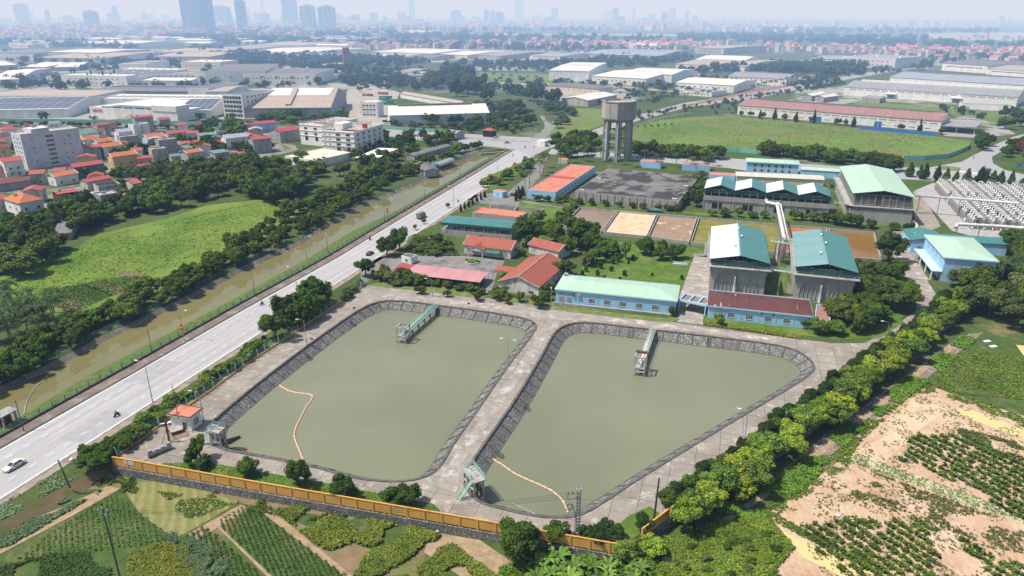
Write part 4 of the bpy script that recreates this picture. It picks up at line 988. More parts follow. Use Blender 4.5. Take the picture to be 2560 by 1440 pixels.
for i in range(8):
 x = .4+i*(w-.8)/8
 MB().box(x,x+.3,.0,.29,8.2,13.6).build('column', concrete_l, t)
 if i != 3:
  k = MB()
  for j in range(9): k.box(x+.35,x+(w-.8)/8-.05,.1,.28,8.6+j*.42,8.6+j*.42+.28)
  k.build('louvre', louv, t)
for i in range(9):
 y = .6+i*(d-1)/9
 MB().box(0,.29,y,y+.3,8.2,13.8).build('column', concrete_l, t)
 k = MB()
 for j in range(9): k.box(.1,.28,y+.35,y+(d-1)/9-.05,8.6+j*.42,8.6+j*.42+.28)
 k.build('louvre', louv, t)
rmb, g_ = roof_mb('gy', w, d, h, 2.2, .8); rmb.build('roof', r_mint, t)
k = MB(); k.bar((0,-.2,h-.2),(w,-.2,h-.2),.1,.14)
for j in range(14):
 xa, xb = w*j/14, w*(j+1)/14; tp = lambda x: h+2.2*(1-abs(x/w*2-1))-.1
 k.bar((xa,-.2,h-.2 if j%2 else tp(xa)),(xb,-.2,tp(xb) if j%2 else h-.2),.08,.08)
k.build('truss', steel, t)
k = MB(); k.box(-1.6,w+1.6,-1.6,0,8.0,8.25); k.box(-3.2,0,0,d,8.0,8.25); k.build('walkway', concrete_l, t)
rail(t, [(-3.1,d,8.25),(-3.1,-1.5,8.25),(w+1.5,-1.5,8.25),(w+1.5,6,8.25)])
bridge('link_bridge', 'concrete footbridge between the sawtooth hall and the largest mint roofed hall', (2068,505), (2122,509), 7.5)
t, w, d = building('chlorine_house', 'two storey light blue building with mint hip roof at the right edge', 'building', (2364,643), (2493,653), (2445,598), 9.6, 'hip', 1.6, bluewall, r_mint, .5, trim=bluetrim)
shut = mat('grey_shutter',(.4,.42,.46),(.34,.36,.4),.6,.6)
for z in (1.6,6.2):
 for f in (.27,.68): MB().box(w*f-1.2,w*f+1.2,-.05,0,z,z+1.9).build('shutter', shut, t)
for i in range(4): MB().box(-.06,0,d*(.15+.2*i),d*(.15+.2*i)+1.6,6.4,8.2).build('shutter', shut, t)
MB().box(-3.6,-.05,-.2,d-1,3.7,4.0).build('porch_roof', bluetrim, t)
for i in range(4): MB().box(-3.5,-3.1,.3+i*(d-2)/3.2,.7+i*(d-2)/3.2,-.2,3.7).build('porch_post', white, t)
for i in range(3): MB().box(-.07,0,1.2+i*(d-2)/3.2,3.6+i*(d-2)/3.2,0,3.2).build('door', mat('tan_door',(.42,.28,.16),(.36,.24,.13),.6,.7), t)
MB().box(-9.5,-3.7,-.5,d,-.1,.25).build('loading_apron', m_lane, t)
t, w, d = building('chemical_store', 'light blue workshop with long teal gable roof behind the two storey blue building', 'building', (2281,600), (2365,606), (2400,585), 5.5, 'gy', 1.4, bluewall, r_teal, .4, dep=16)
add_wins(t, w, d, 'f', 2, [1.5], 1.3, 1.6, 2, 2, .1, .3)
t, w, d = building('cable_store', 'long low teal roofed store stretching right behind the two storey blue building', 'building', (2330,600), (2520,612), (2500,588), 5.0, 'gx', 1.2, bluewall, r_tealx, .4, dep=10)
t, w, d = building('admin_building', 'two storey light blue building with pale hip roof behind the sawtooth hall', 'building', (1868,404), (1998,411), (1992,396), 6.8, 'hip', 1.2, bluewall, r_mint, .5, dep=11, trim=bluetrim)
add_wins(t, w, d, 'f', 6, [3.9], 1.5, 1.8, 2, 1)
add_wins(t, w, d, 'f', 6, [.9], 1.5, 1.8, 2, 1)
building('long_store', 'long cream sheet roofed store behind the sawtooth hall', 'building', (1842,440), (2060,450), (2056,430), 5.5, 'gx', 1.0, cream, sheetmetal('cream_sheet_roof',(.6,.58,.5),'x',.8,.6), .4, dep=12)
building('small_store', 'small red roofed blue store left of the cream roofed store', 'building', (1773,437), (1838,441), (1840,428), 4.5, 'flat', 0, bluewall, terra, dep=8, parapet=.3)
building('canteen', 'low red roofed blue building among the palms behind the covered reservoir', 'building', (1600,403), (1652,407), (1650,396), 4, 'flat', 0, bluewall, terra, dep=8, parapet=.2)
building('canteen', 'salmon roofed blue building right of the palms behind the covered reservoir', 'building', (1706,411), (1776,414), (1774,404), 4, 'flat', 0, bluewall, terra, dep=8, parapet=.2)
building('toilet_block', 'tiny red roofed hut left of the water tower', 'building', (1396,398), (1418,399), (1416,393), 3, 'flat', 0, cream, terra, dep=4, parapet=.1)
building('long_store', 'pale green roofed low shed right of the blue administration building', 'building', (2004,424), (2100,430), (2098,420), 4.5, 'gx', .8, bluewall, r_mint, .3, dep=9)
a = G((1541,398),0); t = thing('water_tower', 'tall concrete water tower with octagonal bowl on slender legs and pale blue pipes', 'water tower', (a.x,a.y,0), math.radians(10))
hb = hgt = 26.5
k = MB(); k.lathe([(8.6,hb-.6),(9.6,hb),(11.3,hb+1.2),(11.6,hb+2.0),(11.6,hb+12.6),(12.0,hb+12.7),(12.0,hb+13.2),(11.4,hb+13.2),(11.4,hb+11.8),(.01,hb+12.4)], 8); k.build('bowl', mat('grey_bowl',(.4,.385,.36),(.31,.3,.275),.12,.9,c3=(.2,.19,.175),sc3=.25,lo3=.5,hi3=.75,stretch=(1,1,.2)), t)
for i in range(8):
 q = 2*PI*(i+.5)/8; c_, s_ = math.cos(q), math.sin(q); MB().bar((9.4*c_,9.4*s_,-.2),(9.0*c_,9.0*s_,hb-.2),1.8,1.8).build('leg', concrete, t)
for z in (6.5,13,19.5):
 k = MB()
 for i in range(8):
  q, q2 = 2*PI*(i+.5)/8, 2*PI*(i+1.5)/8; k.bar((9.0*math.cos(q),9.0*math.sin(q),z),(9.0*math.cos(q2),9.0*math.sin(q2),z),.7,1.0)
 k.build('ring_beam', concrete, t)
k = MB(); k.tube((0,0,0),(0,0,hb),.9); k.tube((2,-1,0),(2,-1,hb),.5); k.build('riser_pipe', steel, t)
k = MB()
for q in (3.6,4.4,5.3): k.tube((10.3*math.cos(q),10.3*math.sin(q),0),(10.1*math.cos(q),10.1*math.sin(q),hb),.35)
k.build('outer_pipe', mat('pale_blue_pipe',(.3,.52,.6),(.24,.42,.5),.5,.6), t)
k = MB()
for i in range(26): k.box(-.4,.4,8.6,8.7,1+i,1.1+i)
k.build('ladder', steel, t)
o = G((2300,478),0); ex = (G((2370,575),0)-o); u1 = V((.28,-.96,0)); rzp = math.radians(-19)
t0 = None
ves = MB(); prof = [(.01,5.2),(.5,5.15),(1.0,4.9),(1.25,4.5),(1.3,4.2),(1.3,.9),(1.0,.6),(.6,.4)]
def vessel(label):
 t = thing('filter_vessel', label, 'tank', (0,0,0), rzp, 'steel filter vessels in the pipe plant')
 MB().lathe(prof, 12).build('shell', steel, t, smooth=True)
 for q in range(4): MB().box(math.cos(q*PI/2+.8)*1.1-.08, math.cos(q*PI/2+.8)*1.1+.08, math.sin(q*PI/2+.8)*1.1-.08, math.sin(q*PI/2+.8)*1.1+.08, 0, 1).build('leg', steel, t)
 MB().path([(0,0,5.1),(0,0,5.9),(.5,0,6.3),(1.7,0,6.3)],.3,8).build('elbow_pipe', pipewhite, t, smooth=True); MB().path([(0,-1.2,1.5),(0,-1.6,1.5),(0,-1.7,.3)],.2,8).build('elbow_pipe', pipewhite, t, smooth=True)
 return t
vp = freeze(vessel('upright grey steel filter vessel with white elbow pipe in the pipe plant')); used = [0]
cr, sr = math.cos(rzp), math.sin(rzp)
P0 = G((2330,472),0);
def plant_pt(i, j): return V((P0.x+cr*i*1.0-sr*j, P0.y+sr*i*1.0+cr*j, 0))
rows_ = [(0,4.2),(12,16.2),(24,28.2),(36,40.2)]
ends = []
for gi, (x0, x1) in enumerate(rows_):
 for xx in (x0, x1, x1+3.9):
  for j in range(22):
   if j in (8, 18): continue
   p = plant_pt(xx+2, -2-j*3.9)
   if used[0] == 0: vp.location = p; used[0] = 1
   else: copy_fast(vp, None, p, rzp)
for gi, (x0, x1) in enumerate(rows_):
 a = plant_pt(x0+4.1, 0); t = thing('pipe_rack', ['leftmost', 'second', 'third', 'rightmost'][gi]+' elevated steel pipe rack between rows of filter vessels', 'pipe rack', a, rzp)
 k = MB()
 for j in range(23):
  y = -j*3.9
  for x in (-1.6,1.6): k.box(x-.08,x+.08,y-.08,y+.08,0,7.2)
  k.bar((-1.6,y,7.2),(1.6,y,7.2),.12,.16); k.bar((-1.6,y,5.6),(1.6,y,5.6),.12,.12)
 for x in (-1.6,1.6): k.bar((x,0,7.2),(x,-86,7.2),.12,.16); k.bar((x,0,8.3),(x,-86,8.3),.05,.05)
 k.build('frame', steel, t)
 k = MB()
 for x, r in ((-.9,.3),(.1,.22),(.8,.16)): k.tube((x,.5,6.0),(x,-86.5,6.0),r,n=8)
 for x, r in ((-2.7,.24),(2.7,.24)): k.tube((x,.5,.8),(x,-86.5,.8),r,n=8)
 k.build('pipe_run', pipewhite, t, smooth=True)
 k = MB()
 for j in range(21): k.path([(-.9,-2-j*3.9,6.0),(-.9,-2-j*3.9,6.8),(-2.2,-2-j*3.9,6.8),(-2.2,-2-j*3.9,5.5)],.15,6)
 k.build('branch_pipe', pipewhite, t, smooth=True)
pipe('header_pipe', 'long white pipe crossing the middle of the pipe plant', [(2284,489,9.0),(2420,498,9.0),(2545,508,9.0)], .55)
pipe('header_pipe', 'long white pipe along the near edge of the pipe plant', [(2390,570,6),(2392,560,7.2),(2500,566,7.2),(2640,576,7.2)], .75)
pipe('header_pipe', 'white elbowed pipe at the corner of the teal roofed workshop', [(2283,612,0.3),(2286,585,6),(2293,562,2.5),(2283,553,4.0)], .5)
# ================================================================= FACTORIES BEYOND, HOTEL, VILLAGE
lbl_used = set()
def fac(label, A, B, P, h, roof='gx', rise=2, rm=None, wall=None, wins=(), name='factory', **k):
 t, w, d = building(name, label, 'factory' if name == 'factory' else 'building', A, B, P, h, roof, rise, wall or white, rm or r_grey, k.pop('ov', .5), parapet=k.pop('parapet', .6), **k)
 for s in wins: add_wins(t, w, d, *s, fm='none', name='window')
 return t, w, d
def roofstrips(t, w, d, h, rise, xs, m, nm, y0=.06, y1=.42, wd=1.6):
 for x in xs:
  z0, z1 = h+rise*y0*2+.2, h+rise*y1*2+.2; k = MB(); k.face([(w*x,d*y0,z0),(w*x+wd,d*y0,z0),(w*x+wd,d*y1,z1),(w*x,d*y1,z1)]); k.face([(w*x,d*y0,z0-.15),(w*x,d*y0,z0),(w*x+wd,d*y0,z0),(w*x+wd,d*y0,z0-.15)]); k.build(nm, m, t)
slate = mat('grey_band',(.3,.31,.33),(.24,.25,.27),.3,.8)
tanlouv = mat('tan_window_band',(.38,.34,.27),(.3,.27,.22),.5,.7)
bluedoor = mat('blue_roller_door',(.04,.16,.42),(.03,.13,.36),1,.5)
t, w, d = fac('very long white warehouse with faded maroon roof beside the big meadow', (1845,263), (2354,303), (2416,284), 9.0, 'gx', 4.2, r_maroon, dep=48)
add_wins(t, w, d, 'f', 22, [6.0], 6.5, 1.1, 1, 1, .01, .01, pm=tanlouv, fm='none'); add_wins(t, w, d, 'r', 8, [6.0], 3.5, 1.1, 1, 1, pm=tanlouv, fm='none')
add_wins(t, w, d, 'f', 14, [1.6], 4.5, .9, 1, 1, .05, .02, pm=slate, fm='none', skip=((5,0),(9,0)))
for f in (.42,.71): MB().box(w*f,w*f+6,-.08,0,0,4.5).build('roller_door', bluedoor, t)
k = MB(); k.box(0,w,-.05,0,4.9,5.1); k.build('blue_band', bluetrim, t)
for i in range(23): MB().box(w*i/22*.998,w*i/22*.998+.25,-.1,0,0,8.8).build('pilaster', white, t)
k = MB(); k.box(w*.06,w*.94,d/2-1.5,d/2+1.5,13,14.2); k.build('ridge_vent', r_dark, t)
k = MB(); k.bar((w+1,d*.35,5.2),(w+26,d*.35,6.4),d*.75,.25); k.build('side_canopy', r_grey, t)
for x in (12,25):
 for y in (.02,.35,.7): MB().box(w+x-.2,w+x+.2,d*y-.2,d*y+.2,0,5.4).build('canopy_post', white, t)
t, w, d = fac('huge white factory with grey roof and blue bands behind the maroon roofed warehouse', (2112,217), (2545,243), (2560,200), 10, 'gx', 5, r_grey, dep=75)
add_wins(t, w, d, 'f', 19, [7.2], 7, 1.2, 1, 1, .03, .01, pm=tanlouv, fm='none')
k = MB(); k.box(0,w,-.06,0,6.0,6.3); k.box(0,w,-.06,0,3.4,3.6); k.build('blue_band', bluetrim, t)
for f in (.28,.66): MB().box(w*f,w*f+7,-.3,0,0,5).build('roller_door', slate, t); MB().box(w*f-2,w*f+9,-6,0,5.2,5.7).build('door_canopy', white, t)
k = MB(); k.box(w*.05,w,d/2-2,d/2+2,14.5,16.5); k.build('ridge_vent', white, t)
t, w, d = fac('vast pale blue grey roofed factory furthest back on the right', (2225,193), (2640,218), (2600,190), 12, 'gx', 5, r_bluegrey, dep=90)
k = MB(); k.box(w*.12,w,d/2-2,d/2+2,16,18); k.build('ridge_vent', r_dark, t)
FL_ = [
('white factory with domed grey roof beside the boulevard palms', (1820,191),(1966,198),(2022,190),9,'gx',4,r_grey,white,((('f',9,[3.5],1.2,4,1,1),))),
('white factory with patchy grey roof left of the boulevard palms', (1690,206),(1835,214),(1920,202),9,'gx',3,r_whitedirt,white,((('f',8,[4.5],2.5,1.2,1,1)),('r',7,[4.5],2.5,1.2,1,1))),
('low white office in front of the patchy roofed factory', (1712,227),(1780,232),(1812,225),5,'flat',0,r_grey,white,((('f',7,[1.8],2,1.2,1,1)),)),
('white box factory with long pale roof, centre right', (1373,176),(1472,178),(1640,159),14,'gx',1.5,r_white,white,((('r',12,[9],3,1,1,1)),)),
('white factory with stepped ridge roofs in front of the long pale one', (1480,190),(1616,197),(1730,180),10,'gx',3,r_white,white,((('f',10,[5],3,1,1,1)),)),
('second ridge of the stepped white factory', (1560,182),(1680,187),(1742,174),12,'gx',3,r_white,white,()),
('cream warehouse with dark grey hip roof beyond the water tower', (1362,213),(1498,223),(1549,219),8.5,'hip',3,r_dark,cream,((('f',8,[4.5],1.2,1.2,1,1)),('r',4,[4.5],1.2,1.2,1,1))),
('white gabled shed between the big trees and the dark roofed warehouse', (1404,246),(1470,251),(1440,230),6.5,'gy',2.5,r_white,beige,()),
('pale blue grey factory with gridded windows in the centre distance', (1324,139),(1400,142),(1443,132),12,'gx',3,r_bluegrey,white,((('f',12,[3,6,9],3,1,1,1)),('r',9,[3,6,9],3,1,1,1))),
('long grey roofed factory left of the pale blue grey one', (1195,137),(1250,140),(1292,125),8,'gx',4,r_grey,greywall,()),
('long cream factory with solar strips in the right centre distance', (1450,135),(1650,140),(1722,126),12,'gx',3,r_bluegrey,cream,((('f',16,[5],3,2,1,1)),)),
('white warehouse in the centre distance behind dark trees', (940,129),(1080,134),(1090,122),9,'gx',3,r_white,white,((('f',12,[5],3,1,1,1)),)),
('grey roofed long shed just below the centre white warehouse', (1008,143),(1080,145),(1090,136),6,'gx',3,r_dark,beige,()),
('white warehouse with cream roof in the centre distance', (1100,135),(1168,138),(1178,126),8,'gx',3,r_white,cream,()),
('cream cottage sized store beside the pond in the middle distance', (984,179),(1027,180),(1060,172),8,'flat',0,r_grey,cream,()),
('grey roofed sheds beside the cream store in the middle distance', (1012,188),(1085,190),(1100,178),5,'gx',2,r_grey,beige,()),
('cream walled factory with white roof, left of the tall tree wood', (1690,160),(1862,167),(1912,150),9,'gx',3,r_tan,white,((('f',14,[5],3,1.2,1,1)),)),
('white arched roof hall behind the tan roofed factory', (1740,148),(1860,152),(1912,143),12,'gx',4,r_white,white,()),
('blocky grey white plant at the end of the boulevard', (2108,141),(2240,147),(2268,140),18,'flat',0,r_grey,lavwall,((('f',9,[5,12],3,1.5,1,1)),('r',4,[5,12],3,1.5,1,1))),
('lower grey plant wing left of the blocky one', (2024,146),(2106,149),(2110,139),14,'gx',2,r_bluegrey,lavwall,((('f',7,[5,9],3,1.5,1,1)),)),
('pale school like building far right of centre', (1738,118),(1810,121),(1830,112),14,'gx',2,r_tan,beige,((('f',12,[2,6,10],3,2,1,1)),)),
('dark roofed factory at the far right edge', (2357,158),(2470,165),(2525,152),12,'gx',4,r_dark,white,((('f',12,[7],5,1.2,1,1)),)),
('tan roofed factory cut off by the right edge', (2468,172),(2600,180),(2600,166),9,'gx',3,r_tan,white,((('f',14,[5],4,1.2,1,1)),)),
('small white canopy hut on the yard right of the boulevard', (2005,238),(2030,240),(2056,233),6,'gy',2,r_white,greywall,()),
('second small white canopy hut on the yard right of the boulevard', (2038,242),(2060,244),(2074,237),5.5,'gy',2,r_white,greywall,()),
('low flat shed in front of the huge white factory', (2155,245),(2200,248),(2206,242),4.5,'flat',0,r_grey,greywall,()),
('long low parking shed at the foot of the huge white factory', (2405,262),(2540,268),(2542,262),4,'flat',0,r_grey,white,()),
('white long factory with skylight dots, two rows back on the left', (151,188),(315,191),(330,170),14,'flat',0,r_white,white,((('f',10,[4,9],3,1,1,1)),)),
('very long white factory with one row of small windows on the left', (487,184),(788,185),(798,172),15,'flat',0,r_dark,white,((('f',26,[8.5],2,1.2,1,1)),)),
('dark roofed plant with roof vents behind the very long white factory', (512,180),(662,178),(668,160),18,'flat',0,r_dark,white,()),
('cream box building at the back of the left factories', (451,155),(550,156),(552,150),13,'flat',0,r_white,cream,((('f',9,[6],2.5,1.2,1,1)),)),
('low white saw edged roofs between the two long left factories', (356,201),(472,202),(488,181),7,'gx',4,r_white,white,()),
('white hall behind the skylight factory on the left', (296,160),(366,160),(368,152),13,'flat',0,r_white,white,()),
('grey wavy roofed parking sheds on the left', (218,227),(466,229),(466,214),5,'gx',1.5,r_dark,greywall,()),
('grey white block with solar roof at the end of the parking sheds', (468,220),(520,221),(526,207),11,'flat',0,solar,white,()),
('brown roofed hall left of the five storey office', (515,229),(566,229),(628,214),8,'gx',2,r_tan,white,()),
('pale gabled hall at the left edge', (-30,200),(45,198),(84,172),7,'gx',5,r_white,lavwall,()),
('grey walled hall with white roof near the left edge', (48,167),(112,168),(133,156),7,'gx',4,r_white,greywall,()),
('low hall with white roof at the left edge behind the conifers', (-20,165),(42,162),(60,152),7,'gx',4,r_white,greywall,()),
('grey hall between trees on the left', (135,168),(195,167),(218,156),7,'gx',4,r_white,greywall,()),
('wide beige warehouse with white roof on the left', (92,144),(252,146),(273,127),10,'gx',4,r_tan,lavwall,((('f',12,[5],4,1.2,1,1)),)),
('white top hall standing behind the wide beige warehouse', (120,130),(250,132),(262,122),15,'gx',2,r_white,beige,()),
('grey long hall at the upper left edge', (-20,131),(84,133),(96,117),12,'gx',3,r_dark,lavwall,()),
('tan ribbed roof hall left of the dark wood', (330,134),(470,137),(457,115),8,'gx',4,r_tan,beige,()),
('long tan roofed hall in front of the ribbed ones', (385,141),(525,142),(520,128),8,'gx',4,r_tan,beige,()),
('white roofed hall right of the tan ones', (520,123),(600,125),(620,108),9,'gx',4,r_grey,white,()),
('long bright white roofed factory, left centre distance', (610,129),(760,133),(800,118),9,'gx',3,r_white,white,((('f',12,[4],4,1.2,1,1)),)),
('pale long factory behind the bright white roofed one', (620,114),(735,116),(740,104),10,'gx',4,r_tan,white,()),
('blue grey factory running toward the centre', (690,138),(850,140),(852,131),10,'gx',2,r_bluegrey,white,((('f',14,[4],4,1.2,1,1)),)),
('small yellowish house in trees, left of centre', (792,162),(828,163),(832,157),8,'flat',0,r_tan,cream,()),
('pale long hall at the far left behind the village of roofs', (180,108),(330,110),(330,101),12,'gx',4,r_white,white,()),
('white roofed hall far left under the elevated road', (20,106),(120,108),(150,100),12,'gx',4,r_grey,white,()),
('row of white roofs below the river bank, centre right', (1560,112),(1650,114),(1650,108),10,'gx',3,r_white,white,()),
]
for lab, A, B, P, h, rf, rs, rm, wl, wn in FL_:
 t, w, d = fac(lab, A, B, P, h, rf, rs, rm, wl, wn)
 if rf == 'gx' and w > 50:
  k = MB(); k.box(w*.08,w*.92,d/2-1.2,d/2+1.2,h+rs-.3,h+rs+1.0); k.build('ridge_vent', rm, t)
 if rf == 'flat' and w > 60:
  for i in range(7): MB().box(w*(i+.4)/7,w*(i+.4)/7+3,d*.3+(i%3)*d*.15,d*.3+(i%3)*d*.15+3,h,h+1.6).build('roof_vent', white, t)
 if 'saw edged' in lab or 'skylight' in lab:
  for i in range(8): MB().box(w*(i+.2)/8,w*(i+.2)/8+5,d*.2,d*.8,h+.1,h+.9 if rf=='flat' else h+rs+.5).build('roof_light', r_grey, t)
t, w, d = fac('pale grey factory with red lettering on its front wall', (223,268), (442,280), (452,250), 9.5, 'flat', 0, r_white, white)
for i in range(6): MB().bar((w*.14+i*w*.13,11,9.9),(w*.14+i*w*.13+w*.122,11,9.9),20,.12).build('solar_array', solar, t); MB().box(w*.14+i*w*.13,w*.14+i*w*.13+w*.09,1.0,2.0,9.8,10.9).build('dark_louvre', black, t)
MB().box(w*.73,w,-.6,16,9.5,14.5).build('taller_block', white, t)
tc = bpy.data.curves.new('lettering','FONT'); tc.body = 'DENSO'; tc.size = 3.9; tc.extrude = .08; tc.offset = .06; tc.space_character = 1.05
tob = bpy.data.objects.new('tmp', tc); COL.objects.link(tob); dg = bpy.context.evaluated_depsgraph_get(); me = bpy.data.meshes.new_from_object(tob.evaluated_get(dg)); bpy.data.objects.remove(tob)
me.materials.clear(); me.materials.append(mat('red_lettering',(.5,.02,.03),(.45,.02,.03),1,.5)); link('lettering', me, t, (3.0,-.12,5.4), (PI/2,0,0))
k = MB(); k.bar((w*.38,-1.2,1),(w*.5,-1.2,6),1,.3); k.build('outside_stair', cream, t)
def solarfac(label, A, B, P, h, nx, dep=None, rise=5):
 t, w, d = fac(label, A, B, P, h, 'gx', rise, r_white, white, dep=dep)
 for i in range(nx):
  k = MB(); x0, x1 = w*(i+.03)/nx, w*(i+.96)/nx
  for f0, f1 in ((.02,.24),(.25,.48)): k.face([(x0,d*f0,h+rise*f0*2+.3),(x1,d*f0,h+rise*f0*2+.3),(x1,d*f1,h+rise*f1*2+.3),(x0,d*f1,h+rise*f1*2+.3)])
  k.build('solar_array', solar, t)
 return t, w, d
solarfac('factory with slate blue solar roof right of the red lettered one', (443,276), (526,275), (541,250), 8, 5, rise=6)
solarfac('factory with slate blue solar roof at the left edge behind the turquoise fence', (-60,276), (168,272), (232,242), 8, 9, rise=6)
t, w, d = fac('long low white plant roof with square skylights behind the red lettered factory', (235,247), (541,250), (552,238), 8, 'flat', 0, r_white, white)
for i in range(14): MB().box(w*(i+.3)/14,w*(i+.3)/14+6,d*.35,d*.65,8.0,8.5).build('roof_light', r_grey, t)
fac('long beige plant with dark vent openings at the left', (-60,240), (232,241), (236,226), 8, 'flat', 0, r_tan, white, ((('f',16,[3],5,1.5,1,1)),))
t, w, d = fac('five storey white office with dark window grid and solar roof', (554,237), (604,239), (634,222), 21, 'flat', 0, solar, white, name='office_block', storeys=5)
add_wins(t, w, d, 'f', 6, [.8,5,9.2,13.4,17.4], 3.0, 2.6, 1, 1, .05, .05, fm='none'); add_wins(t, w, d, 'r', 8, [1.2,5.4,9.6,13.8,18], 3, 1.4, 1, 1, fm='none')
t, w, d = fac('huge low hall with tan roof and pale back slope', (598,271), (826,269), (860,222), 9, 'gx', 13, r_tan, greywall, dep=105)
k = MB(); k.box(w*.52,w*.56,d*.06,d*.47,12,22.5);
k = MB(); k.face([(w*.2,d*.3,9+13*.6+.5),(w*.93,d*.3,9+13*.6+.5),(w*.96,d*.5,22.5),(w*.24,d*.5,22.5)]); k.build('pale_roof_panels', r_white, t)
k = MB(); k.bar((w*.52,d*.05,11),(w*.52,d*.46,21.8),5,2.2); k.build('ridge_vent', r_tan, t)
t, w, d = fac('three storey white and grey office beside the green containers', (900,256), (943,257), (943,243), 14, 'flat', 0, cream, white, name='office_block', storeys=3, dep=16)
add_wins(t, w, d, 'f', 4, [2,6.6,10.6], 2.6, 1.5, 2, 1, fm=whitem)
t, w, d = fac('white striped warehouse with grey ridge in the middle of the view', (974,289), (1223,282), (1215,258), 8, 'gx', 6, r_whitedirt, lavwall, dep=42)
k = MB(); k.box(w*.1,w*.85,d/2-2,d/2+2,13.5,15.2); k.build('ridge_vent', r_dark, t)
fac('long thin tan roofed lorry shed on a slant behind the striped warehouse', (1001,234), (1148,259), (1150,250), 5, 'gx', 2, r_tan, white, dep=12)
for i, (p, q, col) in enumerate((((945,262),(985,263),'g'), ((948,252),(980,252),'g'), ((905,240),(930,241),'r'), ((945,236),(968,237),'r'), ((1005,208),(1020,209),'r'))):
 a, b = G(p), G(q); m = mat('green_container',(.03,.2,.1),(.025,.16,.08),1,.6) if col == 'g' else mat('red_container',(.28,.04,.04),(.22,.03,.03),1,.6)
 t = thing('shipping_container', ['green container with pale lettering nearest the office', 'green container behind the front green one', 'dark red container left in the lorry yard', 'dark red container in the middle of the lorry yard', 'red container by the far gate of the lorry yard'][i], 'container', (a.x,a.y,0), math.atan2(b.y-a.y,b.x-a.x))
 w = (b-a).length; k = MB(); k.box(0,w,0,2.6,.1,5.2 if i < 2 else 2.8); k.build('body', m, t); MB().box(w*.05,w*.5,-.03,0,3.2 if i < 2 else 1.8,3.9 if i < 2 else 2.1).build('panel', whitem, t)
S('yard', [(860,310),(985,312),(985,262),(1000,232),(930,205),(870,215),(862,260)], .05, mat('pale_lorry_yard',(.38,.36,.33),(.28,.27,.25),.1,.95,world=True))
for i, x in enumerate((864,872)):
 a = G((x,172)); t = thing('chimney', ['left', 'right'][i]+' one of the two dark brick kiln chimneys', 'chimney', a); MB().lathe([(4,0),(3,34),(3.3,34),(3.3,36)],8).build('stack', redbrick, t); MB().lathe([(3.6,29),(3.6,30.5)],8).build('collar', darkconc, t)
def hotel_arch(t, w, d, face, n, z, ww, wh, m0=.06, m1=.06):
 L_ = w if face == 'f' else d
 for i in range(n):
  s = L_*(m0+(1-m0-m1)*(i+.5)/n); f, g = MB(), MB()
  arc = [(ww/2,0),(ww/2,wh-ww/2)]+[(ww/2*math.cos(q*PI/8), wh-ww/2+ww/2*math.sin(q*PI/8)) for q in range(1,8)]+[(-ww/2,wh-ww/2),(-ww/2,0)]
  g.face([(x,-.08,z+y) for x, y in arc]); o2 = [(x*1.14,y+.1*(y>wh-ww/2)*2) for x, y in arc]
  for (a, b), (c, e) in zip(zip(arc, arc[1:]), zip(o2, o2[1:])): f.face([(a[0],-.12,z+a[1]),(b[0],-.12,z+b[1]),(e[0],-.12,z+e[1]),(c[0],-.12,z+c[1])])
  loc, r = ((s,0,0),0) if face == 'f' else ((w,s,0),PI/2)
  o = f.build('arched_window', whitem, t, loc, r); g.build('pane', glass, o)
def cornice(t, w, d, zs, e=.35):
 for z in zs:
  k = MB(); k.box(-e,w+e,-e,-.01,z,z+.35); k.box(w+.01,w+e,-.01,d+e,z,z+.35); k.box(-e,-.01,-.01,d+e,z,z+.35); k.build('cornice', white, t)
hw_ = mat('hotel_white', (.78,.77,.74), (.7,.69,.66), .3, .8)
t, w, d = building('hotel', 'ornate white four storey restaurant building with arched windows and rooftop lettering', 'building', (803,328), (884,333), (949,312), 14.5, 'flat', 0, hw_, concrete_l, parapet=.9)
for z in (5.1,8.6,12.0): add_wins(t, w, d, 'r', 5, [z-.3], 2.6, 1.7, 2, 1, .04, .04); add_wins(t, w, d, 'f', 2, [z-.3], 3.6, 1.9, 2, 1, .36, .03); add_wins(t, w, d, 'f', 2, [z-.2], 1.1, 1.2, 2, 1, .03, .68)
hotel_arch(t, w, d, 'r', 5, .6, 2.6, 3.6); hotel_arch(t, w, d, 'f', 2, .6, 3.4, 3.4, .36, .03); cornice(t, w, d, (4.5,8.0,11.4,14.6))
MB().box(w*.1,w*.38,d*.3,d*.6,14.5,18.5).build('stair_head', hw_, t); MB().bar((w*.45,d*.2,15.2),(w*.95,d*.2,15.2),3.5,.3).build('terrace_roof', r_redx, t); tank(t, w*.15, 3, 14.6, 3, .8); tank(t, w*.3, 3, 14.6, 3, .8)
MB().box(w*.8,w*.92,d*.5,d*.55,14.6,18).build('red_frame_sign', redsign, t)
t, w, d = building('hotel_wing', 'left wing of the white restaurant building with two tall arched windows', 'building', (748,311), (805,316), (870,297), 15, 'flat', 0, hw_, concrete_l, parapet=.9)
for z in (8.2,12.2): add_wins(t, w, d, 'f', 2, [z-.6], 3.0, 2.0, 2, 1, .06, .1)
hotel_arch(t, w, d, 'f', 2, 3.6, 2.8, 3.2); cornice(t, w, d, (7.0,10.8,15.0)); MB().bar((w*.2,d*.3,15.3),(w*.9,d*.3,15.3),4,.2).build('terrace_roof', r_redx, t)
tc = bpy.data.curves.new('letters','FONT'); tc.body = 'NHA HANG LAM VIEN - TIEC CUOI'; tc.size = 3.2; tc.extrude = .08; tc.offset = .03
tob = bpy.data.objects.new('tmp', tc); COL.objects.link(tob); dg = bpy.context.evaluated_depsgraph_get(); me = bpy.data.meshes.new_from_object(tob.evaluated_get(dg)); bpy.data.objects.remove(tob)
me.materials.clear(); me.materials.append(mat('grey_letter_back',(.35,.36,.4),(.3,.3,.34),1,.5))
